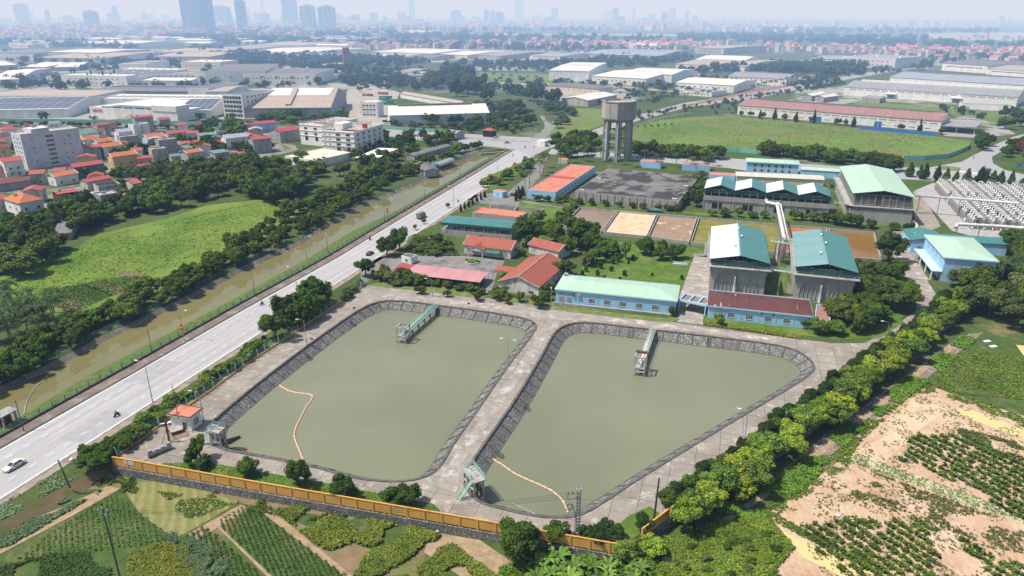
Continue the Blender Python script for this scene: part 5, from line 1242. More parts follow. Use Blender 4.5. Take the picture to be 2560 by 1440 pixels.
xs = [v.co.x for v in me.vertices]; a, b = G((800,309),15.4), G((930,315),15.4); L_ = (b-a).length; sc = L_/(max(xs)-min(xs))
t = thing('rooftop_sign', 'row of big letters seen from behind along the roof of the white restaurant', 'sign', (b.x,b.y,15.4), math.atan2(a.y-b.y,a.x-b.x))
link('lettering', me, t, (0,0,.8), (PI/2,0,0), (sc,sc*1.1,1)); k = MB(); k.box(0,L_,-.05,.05,.3,.5); k.box(0,L_,-.05,.05,3.6,3.7)
for i in range(12): k.box(L_*i/11-.06,L_*i/11+.06,.05,.2,-.9,3.7)
k.build('frame', steel, t)
t, w, d = building('function_room', 'low flat cream roofed annex left of the white restaurant', 'building', (712,391), (790,402), (800,372), 5, 'flat', 0, white, cream, parapet=.4); add_wins(t, w, d, 'f', 5, [1.2], 1.6, 1.6, 2, 1)
a, b = G((938,397),5), G((994,372),5); L_ = (b-a).length; t = thing('marquee', 'bright white flat canopy beside the white restaurant', 'canopy', (a.x,a.y,0), math.atan2(b.y-a.y,b.x-a.x))
MB().bar((0,7,5),(L_,7,5),15,.15).build('roof', mat('bright_white_membrane',(.85,.85,.85),(.8,.8,.8),.3,.6), t)
for x in (.5,L_-.5):
 for y in (.5,13.5): MB().tube((x,y,-.1),(x,y,4.5),.12,n=6).build('post', steel, t)
t, w, d = building('canal_shed', 'grey shed with dark roof and pale arched lean-to on the far canal bank', 'shed', (1035,410), (1062,428), (1160,385), 3.5, 'gx', 1.3, greywall, mat('old_grey_roofing',(.17,.16,.15),(.11,.105,.1),.5,.9), .4, dep=9)
for q, (a_, b_, m_) in enumerate((((1060,428),(1090,408),r_teal), ((1088,412),(1128,398),r_grey))):
 a, b = G(a_,3), G(b_,3); u = b-a; w = u.length; t = thing('arched_shelter', ['dark teal arched shelter on the far canal bank','silver arched shelter on the far canal bank'][q], 'shelter', (a.x,a.y,0), math.atan2(u.y,u.x))
 k = MB(); ar = [(math.cos(PI*j/8)*3.2, 1.8+math.sin(PI*j/8)*2.2) for j in range(9)]
 for (y0,z0),(y1,z1) in zip(ar, ar[1:]): k.face([(0,-y0,z0),(w,-y0,z0),(w,-y1,z1),(0,-y1,z1)])
 k.build('arched_roof', m_, t)
 for x in (.2,w-.2):
  for y in (-3,3): MB().box(x-.08,x+.08,y-.08,y+.08,-.1,1.9).build('post', steel, t)
t, w, d = building('long_shelter', 'long dark roofed market shelter between the restaurant and the canal', 'shelter', (1036,390), (1128,364), (1128,360), 3, 'gx', .8, greywall, r_dark, .3, dep=7)
HS = [ # label, A, B, P, h, roof, rise, roofmat, wall, dep, front windows(n, rows), left windows n
('seven storey pale grey apartment block with blank front and column of stair windows', (50,339),(196,322),None,22,'flat',0,concrete_l,lavwall,15,0,3),
('white house with crimson roof below the apartment block', (8,406),(56,400),(3,397),9.5,'gx',1.5,r_red,white,None,2,1),
('grey house with hipped crimson roof at the left edge', (-10,462),(76,450),None,4.5,'hip',2,t_brown,greywall,12,0,0),
('white cottage with bright orange roof in front of the apartment block', (137,443),(194,433),(120,430),5.5,'gx',1.6,t_orange,white,9,3,1),
('dark grey house with pink red roof and two square windows', (185,419),(260,408),(170,413),8,'gx',1.5,r_red,mat('dark_grey_house_wall',(.2,.2,.22),(.16,.16,.18),.3,.9),9,3,0),
('pale house with long crimson roof above the dark netting roof', (217,456),(278,445),(206,446),5.5,'gx',1.2,r_red,beige,8,1,1),
('pale house topped with black shade netting', (246,470),(302,462),None,8,'flat',0,black,beige,10,2,1),
('large villa with orange tiled hip roofs near the left edge', (48,509),(106,498),(28,494),8.5,'hip',3.2,t_orange,white,None,3,2),
('tall dark maroon walled house with thin roof', (146,486),(193,478),None,9.5,'gx',.6,r_red,maroonwall,8,0,0),
('unfinished pale house with round window and brick side', (250,492),(296,484),None,8.5,'flat',0,concrete_l,greywall,9,3,1),
('brick store left of the unfinished pale house', (214,490),(248,487),None,5.5,'shed',.6,concrete_l,redbrick,6,0,0),
('narrow pale house with crimson roof beside the trees', (335,460),(354,457),(297,453),6.5,'gx',1,r_red,beige,16,1,2),
('yellow three storey house with old orange roof and ornate windows', (281,393),(342,385),(273,386),10,'gx',1.8,t_orange,yellowhouse,9,2,2),
('white house with broad bright orange roof nearest the trees', (408,428),(465,417),(390,410),5.5,'gx',2.4,t_orange,white,10,2,1),
('pale blue gabled house with bright orange roof', (369,346),(411,341),(346,338),6.5,'gx',2.2,t_orange,paleblue,11,2,2),
('house with wide orange roof left of the yellow house', (258,369),(304,363),None,8,'gx',2,t_orange,white,10,1,1),
('house with white edged orange roof behind the wide orange one', (244,357),(280,352),None,8,'gx',2,t_orange,white,9,1,1),
('small orange pyramid roofed house', (210,351),(250,346),None,8.5,'hip',2.5,t_orange,white,8,1,1),
('bare grey tower house with tank on top', (396,353),(442,348),None,13,'flat',0,concrete_l,greywall,8,2,1),
('beige tower house left of the bare grey one', (379,376),(416,372),None,9.5,'flat',0,concrete_l,beige,8,0,1),
('white house with blue grey gable roofs', (296,332),(331,328),None,8,'gx',2,r_bluegrey,white,9,2,1),
('tall white house with roof terrace behind the blue grey gables', (333,314),(373,309),None,11,'flat',0,concrete_l,white,8,1,0),
('grey house with crimson canopy roof, tallest near the turquoise fence', (336,295),(382,291),None,13,'gx',1,r_red,greywall,9,1,1),
('white house with green grey gable roof right of the apartment block', (203,337),(244,331),None,7,'gx',2.5,r_green,white,10,2,1),
('grey house with flat crimson edge behind the green roof', (243,313),(273,310),None,10,'gx',.8,r_red,greywall,8,1,1),
('white villa with slate blue roof and balconies right of centre in the village', (564,347),(621,341),None,8.5,'gx',2.2,r_bluegrey,white,10,3,1),
('beige tall house with crimson roof beside the slate roofed villa', (632,350),(678,345),None,10,'gx',1.5,r_red,greywall,9,2,1),
('cream and grey house with wide crimson roof left of the restaurant', (699,330),(747,323),(673,320),8.5,'gx',2,r_red,greywall,12,2,2),
('pale blue house with long crimson roof', (615,313),(690,306),None,7.5,'gx',1.5,r_red,paleblue,10,2,1),
('small green roofed tower house among the trees', (537,384),(571,379),None,7.5,'shed',.8,r_green,greywall,7,1,0),
('grey house with green lean-to roof above the trees', (500,340),(541,336),None,8.5,'shed',.8,r_green,greywall,8,1,0),
('grey house with dark crimson roof at the foot of the apartment block', (201,371),(250,367),None,9,'gx',1,r_red,greywall,9,1,1),
('peach walled house with crimson verandah roof', (343,397),(381,394),None,7.5,'gx',1,r_red,peach,8,3,0),
('house with low crimson roof at the very left edge', (-15,502),(19,495),None,6,'gx',1.2,r_red,beige,9,1,0),
('low teal roofed house in the middle of the village', (444,374),(492,368),None,6,'gx',1.6,r_green,greywall,9,1,0),
('orange roofed house beside the palm clump', (468,384),(506,378),None,5.5,'gx',1.6,t_orange,beige,9,1,0),
('low pale green roofed shed below the peach house', (296,432),(350,427),None,3.5,'gx',1,r_green,greywall,7,0,0),
('red roofed outhouse next to the peach walled house', (346,418),(380,414),None,4,'gx',1,r_red,peach,6,0,0),
('white house with crimson roof behind the apartment block, left edge', (-10,345),(30,338),None,8,'gx',2,t_brown,white,9,1,0),
('house with pink red hip roof left of the apartment block', (2,325),(40,322),None,8,'hip',2.5,r_red,white,9,0,0),
('house with red gable roof behind the apartment block', (60,318),(84,316),None,8,'hip',2.5,t_brown,white,9,0,0),
('orange walled house with red roof beside the apartment block', (-12,372),(26,368),None,8,'gx',2,t_brown,yellowhouse,9,1,0),
('small house with dark red roof on the left border', (-12,420),(12,417),None,6,'gx',1.5,t_brown,peach,8,0,0),
('grey flat house between orange roofs in the centre of the village', (300,345),(345,340),None,6,'flat',0,concrete_l,greywall,8,1,1),
('low house with faded green roof left of the teal one', (428,392),(452,389),None,5,'gx',1,r_green,beige,7,0,0),
('house with crimson roof behind the bare grey tower', (420,335),(470,330),None,5,'gx',1.4,r_red,beige,8,1,0),
('crimson roofed low house by the village grove', (440,360),(500,356),None,4.5,'gx',1.2,r_red,greywall,8,0,0),
('white house with dark window bays behind the grove', (540,330),(580,326),None,7,'flat',0,concrete_l,white,8,2,0),
('long low shed with grey roof at the edge of the bright meadow', (133,586),(175,582),None,3.2,'gx',.8,r_dark,greywall,30,0,0),
('small crimson roofed house beside the slate roofed villa', (588,388),(630,383),None,4,'gx',1.2,r_red,beige,8,0,0),
('low crimson roofed row behind the villas', (520,360),(560,356),None,5,'gx',1.2,r_red,greywall,8,1,0),
('grey walled house with red roof near the turquoise fence', (398,300),(425,298),None,6,'gx',1.5,r_red,greywall,8,0,0),
]
for lab, A, B, P, h, rf, rs, rm, wl, dep, nf, nl in HS:
 nm = 'apartment_block' if 'apartment block with' in lab else 'village_house'
 t, w, d = building(nm, lab, 'house' if nm != 'apartment_block' else 'building', A, B, P or B, h, rf, rs, wl, rm, .5, dep=dep or (None if P else 9), parapet=.7)
 fl = max(1, int(h//3.4))
 if nm == 'apartment_block':
  zs = [1.5+i*2.9 for i in range(7)]
  add_wins(t, w, d, 'f', 1, zs, 4.6, 1.5, 5, 1, .36, .42); add_wins(t, w, d, 'f', 1, [4.2,10,12.9,18.7], .8, 1.1, 1, 1, .1, .75); add_wins(t, w, d, 'f', 1, [4.2,7.1,12.9,15.8], .8, 1.1, 1, 1, .62, .2); add_wins(t, w, d, 'f', 1, [6.6,12.4,18.2], .8, 1.1, 1, 1, .72, .1)
  add_wins(t, w, d, 'l', 3, zs[1:], 1.5, 1.4, 2, 1); MB().box(w*.2,w*.5,1,d*.8,22,25).build('stair_head', lavwall, t); tank(t, w*.33, d*.5, 25, 3.5, .9)
  continue
 if nf: add_wins(t, w, d, 'f', nf, [1.1+i*3.3 for i in range(fl)], 1.3, 1.5, 2, 1, skip=() if nf < 3 else ((1, fl-1),))
 if nl: add_wins(t, w, d, 'l', nl, [1.1+i*3.3 for i in range(fl)], 1.2, 1.4, 2, 1)
 if wl in (white, yellowhouse, paleblue) and fl > 1:
  for i in range(1, fl): MB().box(-.9 if nl else 0,w*.7,-1.0,-.01,3.3*i-.15,3.3*i).build('balcony', wl, t); rail(t, [(0,-.95,3.3*i),(w*.7,-.95,3.3*i)], .9, 1.2, whitem, 'balcony_rail', .04)
 if rf == 'flat' and rm is not black: tank(t, w*.4, d*.5, h+.1, 2.2, .6)
 if rf in ('gx','hip') and h > 5: tank(t, w*.25, d*.55, h+rs*.6, 1.5, .45)
 if rf == 'gx' and rm is t_orange:
  k = MB(); z = h+.18
  for x in (-.5, w+.5): k.bar((x,-.5,z),(x,d/2,z+rs),.25,.2); k.bar((x,d+.5,z),(x,d/2,z+rs),.25,.2)
  k.build('verge_cap', white, t)
def sheetfence(label, pts, h=2.4, m=None, z=0):
 w = px(pts, z); o = w[0].copy(); t = thing('sheet_fence', label, 'fence', o); k = MB(); u = V((0,0,h)); lp = [p-o for p in w]
 for a, b in zip(lp, lp[1:]): k.bar(a+u/2, b+u/2, .08, h)
 k.build('sheet_panel', m or mat('turquoise_sheet',(.2,.52,.46),(.16,.45,.4),.5,.6,stretch=(1,1,.1)), t)
 for p, d in list(along(lp, max(3.5, sum((b-a).length for a, b in zip(lp, lp[1:]))/90))): MB().box(p.x-.1,p.x+.1,p.y-.1,p.y+.1,-.1,h+.15).build('post', steel, t)
 return t
sheetfence('turquoise sheet fence running along the far road in front of the red lettered factory', [(-40,303),(150,304),(331,307),(430,309),(560,313),(640,316),(700,319)])
sheetfence('turquoise sheet fence behind the crossroads on the left', [(949,321),(1050,327),(1152,334)])
sheetfence('turquoise sheet fence curving along the right corner of the meadow', [(2259,400),(2310,400),(2368,395),(2395,385),(2419,374),(2424,366)], 3)
sheetfence('turquoise sheet fence along the near left side of the meadow', [(1804,379),(1850,381),(1895,385)], 3)
sheetfence('bright blue sheet hoarding in front of the maroon roofed warehouse', [(2150,323),(2290,336),(2338,341)], 3, mat('bright_blue_sheet',(.03,.17,.5),(.03,.14,.42),.5,.5))
m_vil = mat('village_pavement',(.26,.25,.23),(.17,.165,.15),.12,.95,c3=(.06,.1,.025),sc3=.035,lo3=.48,hi3=.56,world=True,det=6,spec=.1)
m_fy = mat('factory_yard',(.33,.33,.32),(.26,.26,.25),.03,.95,c3=(.08,.12,.035),sc3=.012,lo3=.5,hi3=.54,world=True,det=7,spec=.1)
S('village_lanes', [(-60,320),(260,318),(520,328),(720,332),(745,375),(640,400),(520,420),(480,450),(350,450),(340,500),(240,520),(150,545),(-40,545)], .03, m_vil)
for i, q in enumerate(([(-80,262),(600,262),(640,296),(500,300),(-80,300)], [(-80,205),(500,206),(860,208),(900,222),(600,236),(-80,236)], [(-80,170),(150,165),(800,158),(880,176),(800,200),(-80,200)], [(-80,126),(260,124),(560,122),(560,150),(-80,160)], [(500,118),(900,118),(900,150),(560,140)], [(930,122),(1460,124),(1460,156),(1000,156),(930,140)], [(1380,185),(1620,180),(1740,176),(1760,196),(1560,212),(1380,200)], [(1690,196),(2040,186),(2030,204),(1860,226),(1690,240)], [(1990,228),(2120,212),(2560,246),(2640,262),(2560,284),(2150,252),(2100,262),(1960,262)], [(2340,300),(2420,290),(2500,312),(2540,335),(2450,345),(2360,340)], [(1350,218),(1560,222),(1600,246),(1480,262),(1400,252)], [(2000,150),(2400,146),(2640,170),(2640,186),(2300,172),(2000,168)])): S('factory_yard', q, .06+.012*i, m_fy)
rv = random.Random(77)
VP_ = px([(0,330),(200,325),(520,332),(700,335),(720,370),(560,392),(470,400),(340,440),(260,500),(120,540),(0,540)])
vm = [t_red, r_red, t_brown, r_green, concrete_l, t_red]; vw = [white, greywall, beige, peach, lavwall, yellowhouse]
have = [(o.location.x, o.location.y) for o in COL.objects if o.name.startswith(('village_house','apartment_block'))]
for x, y in scatter(VP_, 85, 11, rv):
 if any((x-a)**2+(y-b)**2 < 150 for a, b in have) or (x+300)**2+(y-460)**2 < 700: continue
 w, d, h = rv.uniform(6,9), rv.uniform(7,11), rv.choice((3.5,6.5,7)); t = thing('village_house', 'small plain house filling the gaps between the larger village houses', 'house', (x,y,0), rv.choice((.35,.35,1.9)), 'small houses between the larger village houses')
 rmb, gab = roof_mb('gx', w, d, h, 1.5, .4); wb = MB(); wb.box(0,w,0,d,-.2,h)
 for g in gab: wb.face(g)
 wb.build('wall', rv.choice(vw), t); rmb.build('roof', rv.choice(vm), t); add_wins(t, w, d, 'f', 2, [1.2+3.3*i for i in range(int(h//3.3))], 1.2, 1.4, 2, 1)
# ================================================================= TREES
ALL3 = ['canal','canal','dark','mid']
belt([(-60,985),(0,950),(142,880),(267,815),(433,735),(520,690),(620,640),(760,575),(930,480),(1040,425)], 74, 9, (4.5,7.5), (2.6,4.2), ['canal','canal','mid','dark'], 'round bushy tree in the dense row on the far bank of the canal', 'trees along the far canal bank', 'near', name='bank_tree')
belt([(-40,950),(60,900),(180,850),(300,790),(440,715),(560,655),(650,600),(720,550),(800,510),(900,465),(990,430)], 48, 10, (5,8), (3,4.6), ['canal','mid','dark'], 'taller tree behind the row on the far bank of the canal', 'second row of trees behind the canal bank', 'near', name='bank_tree')
belt([(1040,420),(1120,398),(1170,375),(1195,370)], 12, 10, (5,8), (3,4.5), ['dark','mid'], 'tree beside the sheds near the culvert', 'trees between sheds and culvert', 'mid', name='roadside_tree')
grove([(-60,640),(0,600),(120,560),(150,640),(100,690),(0,690)], 22, 5.5, (7,12), (4.5,7), ['dark','canal'], 'large dark tree at the left edge above the bright meadow', 'dark trees at the left edge above the meadow', 'near', name='roadside_tree')
grove([(150,540),(300,505),(480,480),(520,500),(420,530),(300,555),(180,590)], 36, 5.5, (7,12), (4.2,6.5), ['dark','canal','mid'], 'tree in the belt between the village and the bright meadow', 'trees between village and bright meadow', 'near', name='village_tree')
grove([(330,455),(470,430),(620,420),(720,430),(770,470),(720,520),(640,500),(520,500),(400,500),(340,490)], 66, 6, (8,13), (4.5,7), ['dark','canal','mid','canal'], 'tree in the wood between the village and the canal', 'trees of the wood between village and canal', 'near', name='village_tree')
grove([(590,395),(720,400),(870,400),(1000,400),(1030,420),(930,460),(800,460),(700,440),(600,430)], 30, 7, (6,10), (4,6), ['mid','dark','olive','olive'], 'tree in front of the white restaurant', 'trees in front of the restaurant', 'near', name='garden_tree')
for p, lf, lab in (((770,450),'yellow','yellow leaved tree in front of the white restaurant'), ((850,440),'olive','olive tree just right of the yellow leaved tree'), ((960,345),'mid','round street tree at the restaurant gate'), ((1070,360),'flame','tree with red orange blossom near the crossroads'), ((1150,165),'flame','red flowering tree by the far pond'), ((2550,378),'flame','red flowering tree at the right edge by the road fork'), ((900,80+150),'flame','red flowering tree behind the container office')):
 g = G(p); tree(g.x, g.y, 8, 4.5, lf, 'near', 0, lab)
grove([(480,330),(560,315),(640,320),(600,350),(540,352),(480,350)], 16, 8, (8,12), (5,7.5), ['dark','mid'], 'big dark tree of the grove inside the village', 'trees of the grove inside the village', 'mid', name='village_tree')
grove([(620,300),(700,292),(850,288),(870,305),(760,312),(640,312)], 20, 8, (6,10), (5,7), ['dark','mid'], 'tree in front of the tan roofed hall', 'trees in front of the tan roofed hall', 'mid', name='roadside_tree')
grove([(200,430),(300,440),(440,470),(380,480),(260,520),(210,500)], 12, 8, (5,8), (3,4.5), ['mid','dark'], 'small tree between the near village houses', 'trees between the near village houses', 'mid', name='village_tree')
grove([(0,380),(200,400),(520,390),(700,380),(560,350),(300,380)], 80, 7, (5,10), (2.8,4.8), ['dark','mid'], 'small garden tree between village roofs', 'garden trees between village roofs', 'mid', name='village_tree')
belt([(0,560),(60,560),(140,545),(200,560)], 12, 12, (5,8), (3,5), ['mid','dark','canal'], 'tree beside the orange roofed villa', 'trees round the orange roofed villa', 'near', name='roadside_tree')
for p, n, w_, lab, grp in (([(-10,315),(200,317),(500,325)], 30, 6, 'low bushy tree behind the village along the road', 'bushes behind the village along the road'), ([(950,310),(1050,318),(1180,326)], 16, 8, 'tree along the wall behind the crossroads', 'trees behind the crossroads'),):
 belt(p, n, w_, (3,6), (2.5,4), ['dark','mid','olive'], lab, grp, 'mid')
grove([(1040,335),(1150,345),(1160,360),(1080,375),(1020,365),(1000,350)], 14, 8, (5,8.5), (3.5,5), ['mid','olive','dark'], 'tree between restaurant and crossroads', 'trees between restaurant and crossroads', 'mid', name='garden_tree')
grove([(1060,215),(1120,185),(1180,200),(1230,235),(1260,255),(1180,255),(1090,238)], 38, 9, (13,22), (7,10), ['dark','canal'], 'tall dark tree of the hill shaped wood beyond the striped warehouse', 'trees of the hill shaped wood', 'mid', name='woodland_tree')
grove([(1180,262),(1300,268),(1340,290),(1345,320),(1250,325),(1150,318),(1060,310),(1000,300),(990,305),(1220,296)], 52, 7, (6,11), (4.5,6.5), ['dark','canal','mid'], 'tree in the wood along the left bank of the river bend', 'trees left of the river bend', 'mid', name='riverside_tree')
grove([(1395,262),(1440,285),(1430,300),(1395,330),(1388,330),(1395,300),(1350,275),(1340,262)], 22, 7, (5,9), (4,6), ['canal','mid','dark'], 'tree along the right bank of the river bend', 'trees right of the river bend', 'mid', name='riverside_tree')
for p, h, r, lab in (((1383,262),17,9.5,'big round dark tree left of the white gabled shed'), ((1325,252),17,9,'broad dark tree beside the river bend, left of the big round one'), ((1345,255),15,8,'dark tree between the two big round ones')):
 g = G(p); tree(g.x, g.y, h, r, 'dark', 'near', 0, lab)
grove([(1365,385),(1400,345),(1470,345),(1500,370),(1480,390),(1400,400)], 22, 7, (7,11), (4.5,6), ['dark','mid','canal'], 'tree in the dark belt left of the water tower', 'trees left of the water tower', 'near', name='yard_tree')
belt([(1575,385),(1700,392),(1800,402)], 24, 16, (7,11), (4.5,6), ['dark','canal','mid'], 'tree in the dark belt right of the water tower', 'trees right of the water tower', 'near', name='roadside_tree')
belt([(1900,385),(2030,398),(2160,412),(2250,425)], 34, 16, (7,11), (4.5,6.2), ['dark','canal','mid'], 'tree in the belt between meadow and works', 'trees between meadow and works', 'near', name='roadside_tree')
belt([(2270,440),(2330,452),(2420,458),(2500,462),(2600,470)], 14, 5, (7,10), (2.6,3.6), ['conifer','dark'], 'layered pine like tree along the road behind the pipe plant', 'layered trees behind the pipe plant', 'near', name='layered_tree', shape='cone')
grove([(2440,350),(2500,375),(2470,385),(2430,375)], 5, 6, (8,12), (4,5), ['dark'], 'tall tree at the corner of the meadow by the road fork', 'trees by the road fork', 'near', name='woodland_tree')
grove([(2490,400),(2540,360),(2700,340),(2700,440),(2560,430),(2500,418)], 26, 7, (6,10), (4.5,6.5), ['dark','mid'], 'tree in the wood right of the road fork', 'trees right of the road fork', 'near', name='woodland_tree')
grove([(2480,300),(2560,270),(2700,290),(2700,335),(2560,325),(2500,330)], 20, 8, (8,12), (5,7), ['dark'], 'dark tree at the right edge beyond the meadow', 'trees at the right edge beyond the meadow', 'mid', name='woodland_tree')
def T(p, h, r, leaf, lab, lod='near', **k): g = G(p, k.get('z', 0)); return tree(g.x, g.y, h, r, leaf, lod, k.pop('z', 0), lab, **k)
T((690,848),10,5.0,'dark','big dark round tree at the near end of the roadside clump by the pond')
grove([(705,800),(760,770),(800,755),(820,768),(760,815),(715,832)], 12, 3.2, (8,10.5), (3.8,4.8), ['dark','canal'], 'tree in the dense dark clump between road and pond fence', 'trees of the roadside clump', 'near', name='roadside_tree')
T((914,692),8,4.0,'dark','round dark tree beside the road above the pond fence corner'); T((968,640),9,3.8,'dark','roadside tree left of the taller one near the grey hut'); T((1000,625),10.5,4.2,'dark','taller roadside tree near the grey hut')
for p, lab in (((1038,575),'sapling beside the road left of the teal shed'), ((1060,560),'second sapling beside the road left of the teal shed'), ((1120,520),'sapling at the bend of the works entrance')): T(p, 3, 1.2, 'fresh', lab)
T((1317,612),12,7.0,'dark','very large dark tree behind the red tiled wing'); T((1388,606),10,5.5,'mid','tree between the two largest trees of the yard'); T((1455,620),12,6.6,'dark','large tree at the corner of the muddy basin'); T((1345,560),7,4,'fresh','bright green tree beside the entrance basins'); T((1425,575),6,3.5,'mid','tree leaning over the muddy basin corner')
T((1410,690),7,4.8,'canal','bushy tree right of the long red tiled house'); grove([(1380,560),(1440,575),(1500,590),(1490,640),(1400,640),(1370,600)], 8, 3.5, (6,9), (3.5,5), ['mid','canal'], 'tree in the clump in front of the muddy basin', 'trees in front of the muddy basin', 'near', name='yard_tree'); T((1200,620),6,2.6,'dark','small dark tree at the left gable of the gatehouse office'); T((1300,640),4,2,'fresh','small bright tree between the two red tiled houses')
for i, (p, h, r, lf) in enumerate((((1490,655),7,4.2,'canal'),((1520,640),7.5,4.5,'mid'),((1565,648),8,2.8,'fresh'),((1615,636),7,4.4,'dark'),((1650,650),6.5,3.6,'canal'),((1655,636),7,2.8,'mid'),((1690,648),6.5,4,'dark'),((1470,665),6,3.5,'canal'))):
 T(p, h, r, lf, 'rounded tree in the row along the top of the garden lawn', group='trees along the top of the garden lawn')
for x, y, h in ((1513,645,2.6),(1532,660,3),(1542,655,4),(1500,672,3),(1493,690,2.6),(1582,650,2.2),(1560,690,2.4),(1528,678,2.2),(1571,660,1.6),(1550,705,2),(1473,650,2.6),(1465,680,2.4),(1488,705,2),(1510,705,3),(1630,690,1.5),(1460,665,2.8),(1545,640,3.2),(1455,690,2.6),(1480,660,2.4),(1704,700,2)):
 T((x,y), h, h*.42, 'dark', 'clipped small shrub on the garden lawn', 'mid', group='clipped shrubs on the garden lawn', name='garden_shrub', cat='shrub', shape='tall', trunk=False)
for i, x in enumerate((1345,1368,1395,1450,1480,1513,1548,1580,1607,1645,1670,1690)): T((x, 503+(x-1345)*.075), 3.6, 2.3, 'canal', 'small rounded tree at the foot of the covered reservoir', group='small trees at the foot of the reservoir')
for i, x in enumerate((1780,1812,1845,1880,1910,1988,2010,2035)): T((x, 540+(x-1780)*.05), 3.6+(i%3), 2.4+(i%2), ['fresh','mid'][i%2], 'small tree in front of the sawtooth hall', group='small trees in front of the sawtooth hall')
for p, h, r in (((2085,560),6,4),((2115,565),7,4.2),((2140,568),6.5,3.6),((2060,555),5,3),((2175,570),4.5,3),((2235,575),4,2.6),((2270,578),4,2.6)): T(p, h, r, 'dark', 'tree in front of the largest mint roofed hall', group='trees in front of the mint roofed hall')
grove([(1735,440),(1765,450),(1765,500),(1745,520),(1700,520),(1715,480)], 12, 4, (5,8), (3,4.4), ['dark','mid','olive'], 'tree between the reservoir and the sawtooth hall', 'trees between reservoir and sawtooth hall', 'near', name='yard_tree')
T((2222,655),13,6.0,'dark','big dark tree standing alone right of the amber sludge bed')
grove([(2150,690),(2225,685),(2262,720),(2285,755),(2240,800),(2150,830),(2095,830),(2090,790),(2140,760)], 24, 4.6, (5.5,8.5), (3.6,5.2), ['dark','canal','mid'], 'tree in the dense clump right of the twin filter halls', 'trees of the clump right of the filter halls', 'near', name='yard_tree')
for p, h, r, lf, lab in (((2045,835),5.5,3.2,'fresh','bright round tree at the right end of the rusty roofed building'), ((2018,822),4,2.2,'mid','small tree left of the bright round one by the rusty roofed building'), ((2085,835),5,3.4,'fresh','round tree right of the bright one by the rusty roofed building'), ((1796,812),4.4,2.0,'banana','spiky bamboo clump in front of the rusty roofed building'), ((1680,790),3.6,1.7,'mid','small tree at the right corner of the long blue building')): T(p, h, r, lf, lab)
for p, h, r, lab in (((1248,745),4.5,3.6,'bushy tree at the left front corner of the long tiled house'),((1191,752),4,2.2,'round shrub right of the carport'),((1050,735),3.2,1.9,'round shrub in front of the carport'),((1118,742),2.8,1.6,'low shrub in front of the carport middle'),((1345,768),4.8,2.8,'round dark tree at the right front corner of the long tiled house'),((1266,760),3.2,1.6,'small round shrub before the tiled house gable'),((1300,755),4.2,2,'light tree before the tiled house gable'),((1375,735),4,2.6,'tree between the tiled house and the long blue building'),((1362,752),4,2.4,'second tree between the tiled house and the long blue building')): T(p, h, r, 'canal' if 'dark' not in lab else 'dark', lab)
belt([(975,715),(1060,712),(1130,722),(1210,735)], 15, 2, (2,3), (1.5,2.1), ['mid','olive','canal'], 'shrubby tree along the front of the carport', 'shrubs along the carport', 'near', name='roadside_tree')
grove([(960,685),(1010,690),(1050,712),(980,712),(930,700)], 8, 3, (3.5,5), (2,3), ['mid','olive'], 'tree at the fence corner left of the carport', 'trees at the fence corner left of the carport', 'near', name='roadside_tree')
grove([(1030,595),(1110,600),(1150,625),(1090,640),(1030,630)], 12, 4, (2,4), (2,3.2), ['olive','fresh','mid'], 'overgrown shrub on the waste plot left of the gatehouse office', 'overgrown shrubs on the waste plot', 'mid', name='shrub', cat='shrub', trunk=False)
grove([(1205,470),(1280,430),(1335,400),(1300,450),(1240,470)], 12, 6, (3.5,6), (2.4,3.6), ['olive','fresh','yellow','mid'], 'light green tree between road and entrance drive', 'trees between road and entrance drive', 'near', name='roadside_tree')
belt([(1400,505),(1440,520),(1400,560),(1330,600)], 12, 5, (3,5.5), (2,3.2), ['fresh','mid','canal'], 'tree along the left end of the muddy basin', 'trees along the muddy basin', 'near', name='roadside_tree')
for p, h, r, lf, lab in (((480,1160),4.4,2.0,'dark','lower left tree of the pair beside the stair tower'),((502,1150),6.6,2.3,'dark','taller tree of the pair beside the stair tower'),((512,1172),3,2,'dark','low bush under the pair of trees beside the stair tower'),((622,1188),4.6,2.6,'dark','first round tree right of the pair along the ochre wall'),((748,1215),6.8,2.8,'dark','tallest round tree along the ochre wall by the boom end'),((862,1240),4.8,3.1,'dark','third round tree along the ochre wall'),((1006,1262),5,3.4,'dark','rightmost round tree along the ochre wall'),((1390,1348),4,2.4,'dark','small dark bush left of the power pole')):
 T(p, h, r, lf, lab)
T((1292,1400),9,4.6,'dark','big dark tree rising in front of the ochre wall', z=-2)
for p, r in (((1470,1352),2.2),((1500,1358),2.4),((1535,1350),2.2),((1515,1340),2.0)): T(p, 3.6, r, 'conifer', 'dark glossy bush in the hedge right of the power pole', group='dark bushes right of the power pole')
T((1608,1325),3.8,1.9,'conifer','dark bush below the tall leaning pole'); T((1560,1400),5,3.2,'fresh','feathery tree at the broken corner of the ochre wall', z=-2); T((1630,1390),4.5,2.6,'lime','yellow green shrub outside the wall corner', z=-2)
belt([(1660,1265),(1760,1205),(1850,1140),(1950,1070),(2070,980),(2180,905),(2260,850),(2330,790),(2370,745)], 78, 2.2, (3.2,4.8), (1.7,2.5), ['conifer','conifer','dark'], 'dark pointed shrub in the inner hedge row along the pond road', 'dark shrubs of the inner hedge row', 'near', name='hedge_shrub', cat='shrub', shape='tall')
belt([(1715,1290),(1790,1245),(1860,1205),(1950,1135),(2040,1065),(2110,1010),(2190,945),(2270,880),(2350,815),(2400,770),(2440,740)], 56, 4.5, (4.2,7), (2.7,4.1), ['lime','lime','fresh','mid'], 'yellow green tree in the outer row beyond the pond road', 'yellow green trees of the outer hedge row', 'near', name='hedge_tree')
T((1716,1312),6.2,4.0,'lime','brightest yellow green round tree at the near end of the outer hedge row', z=-.5)
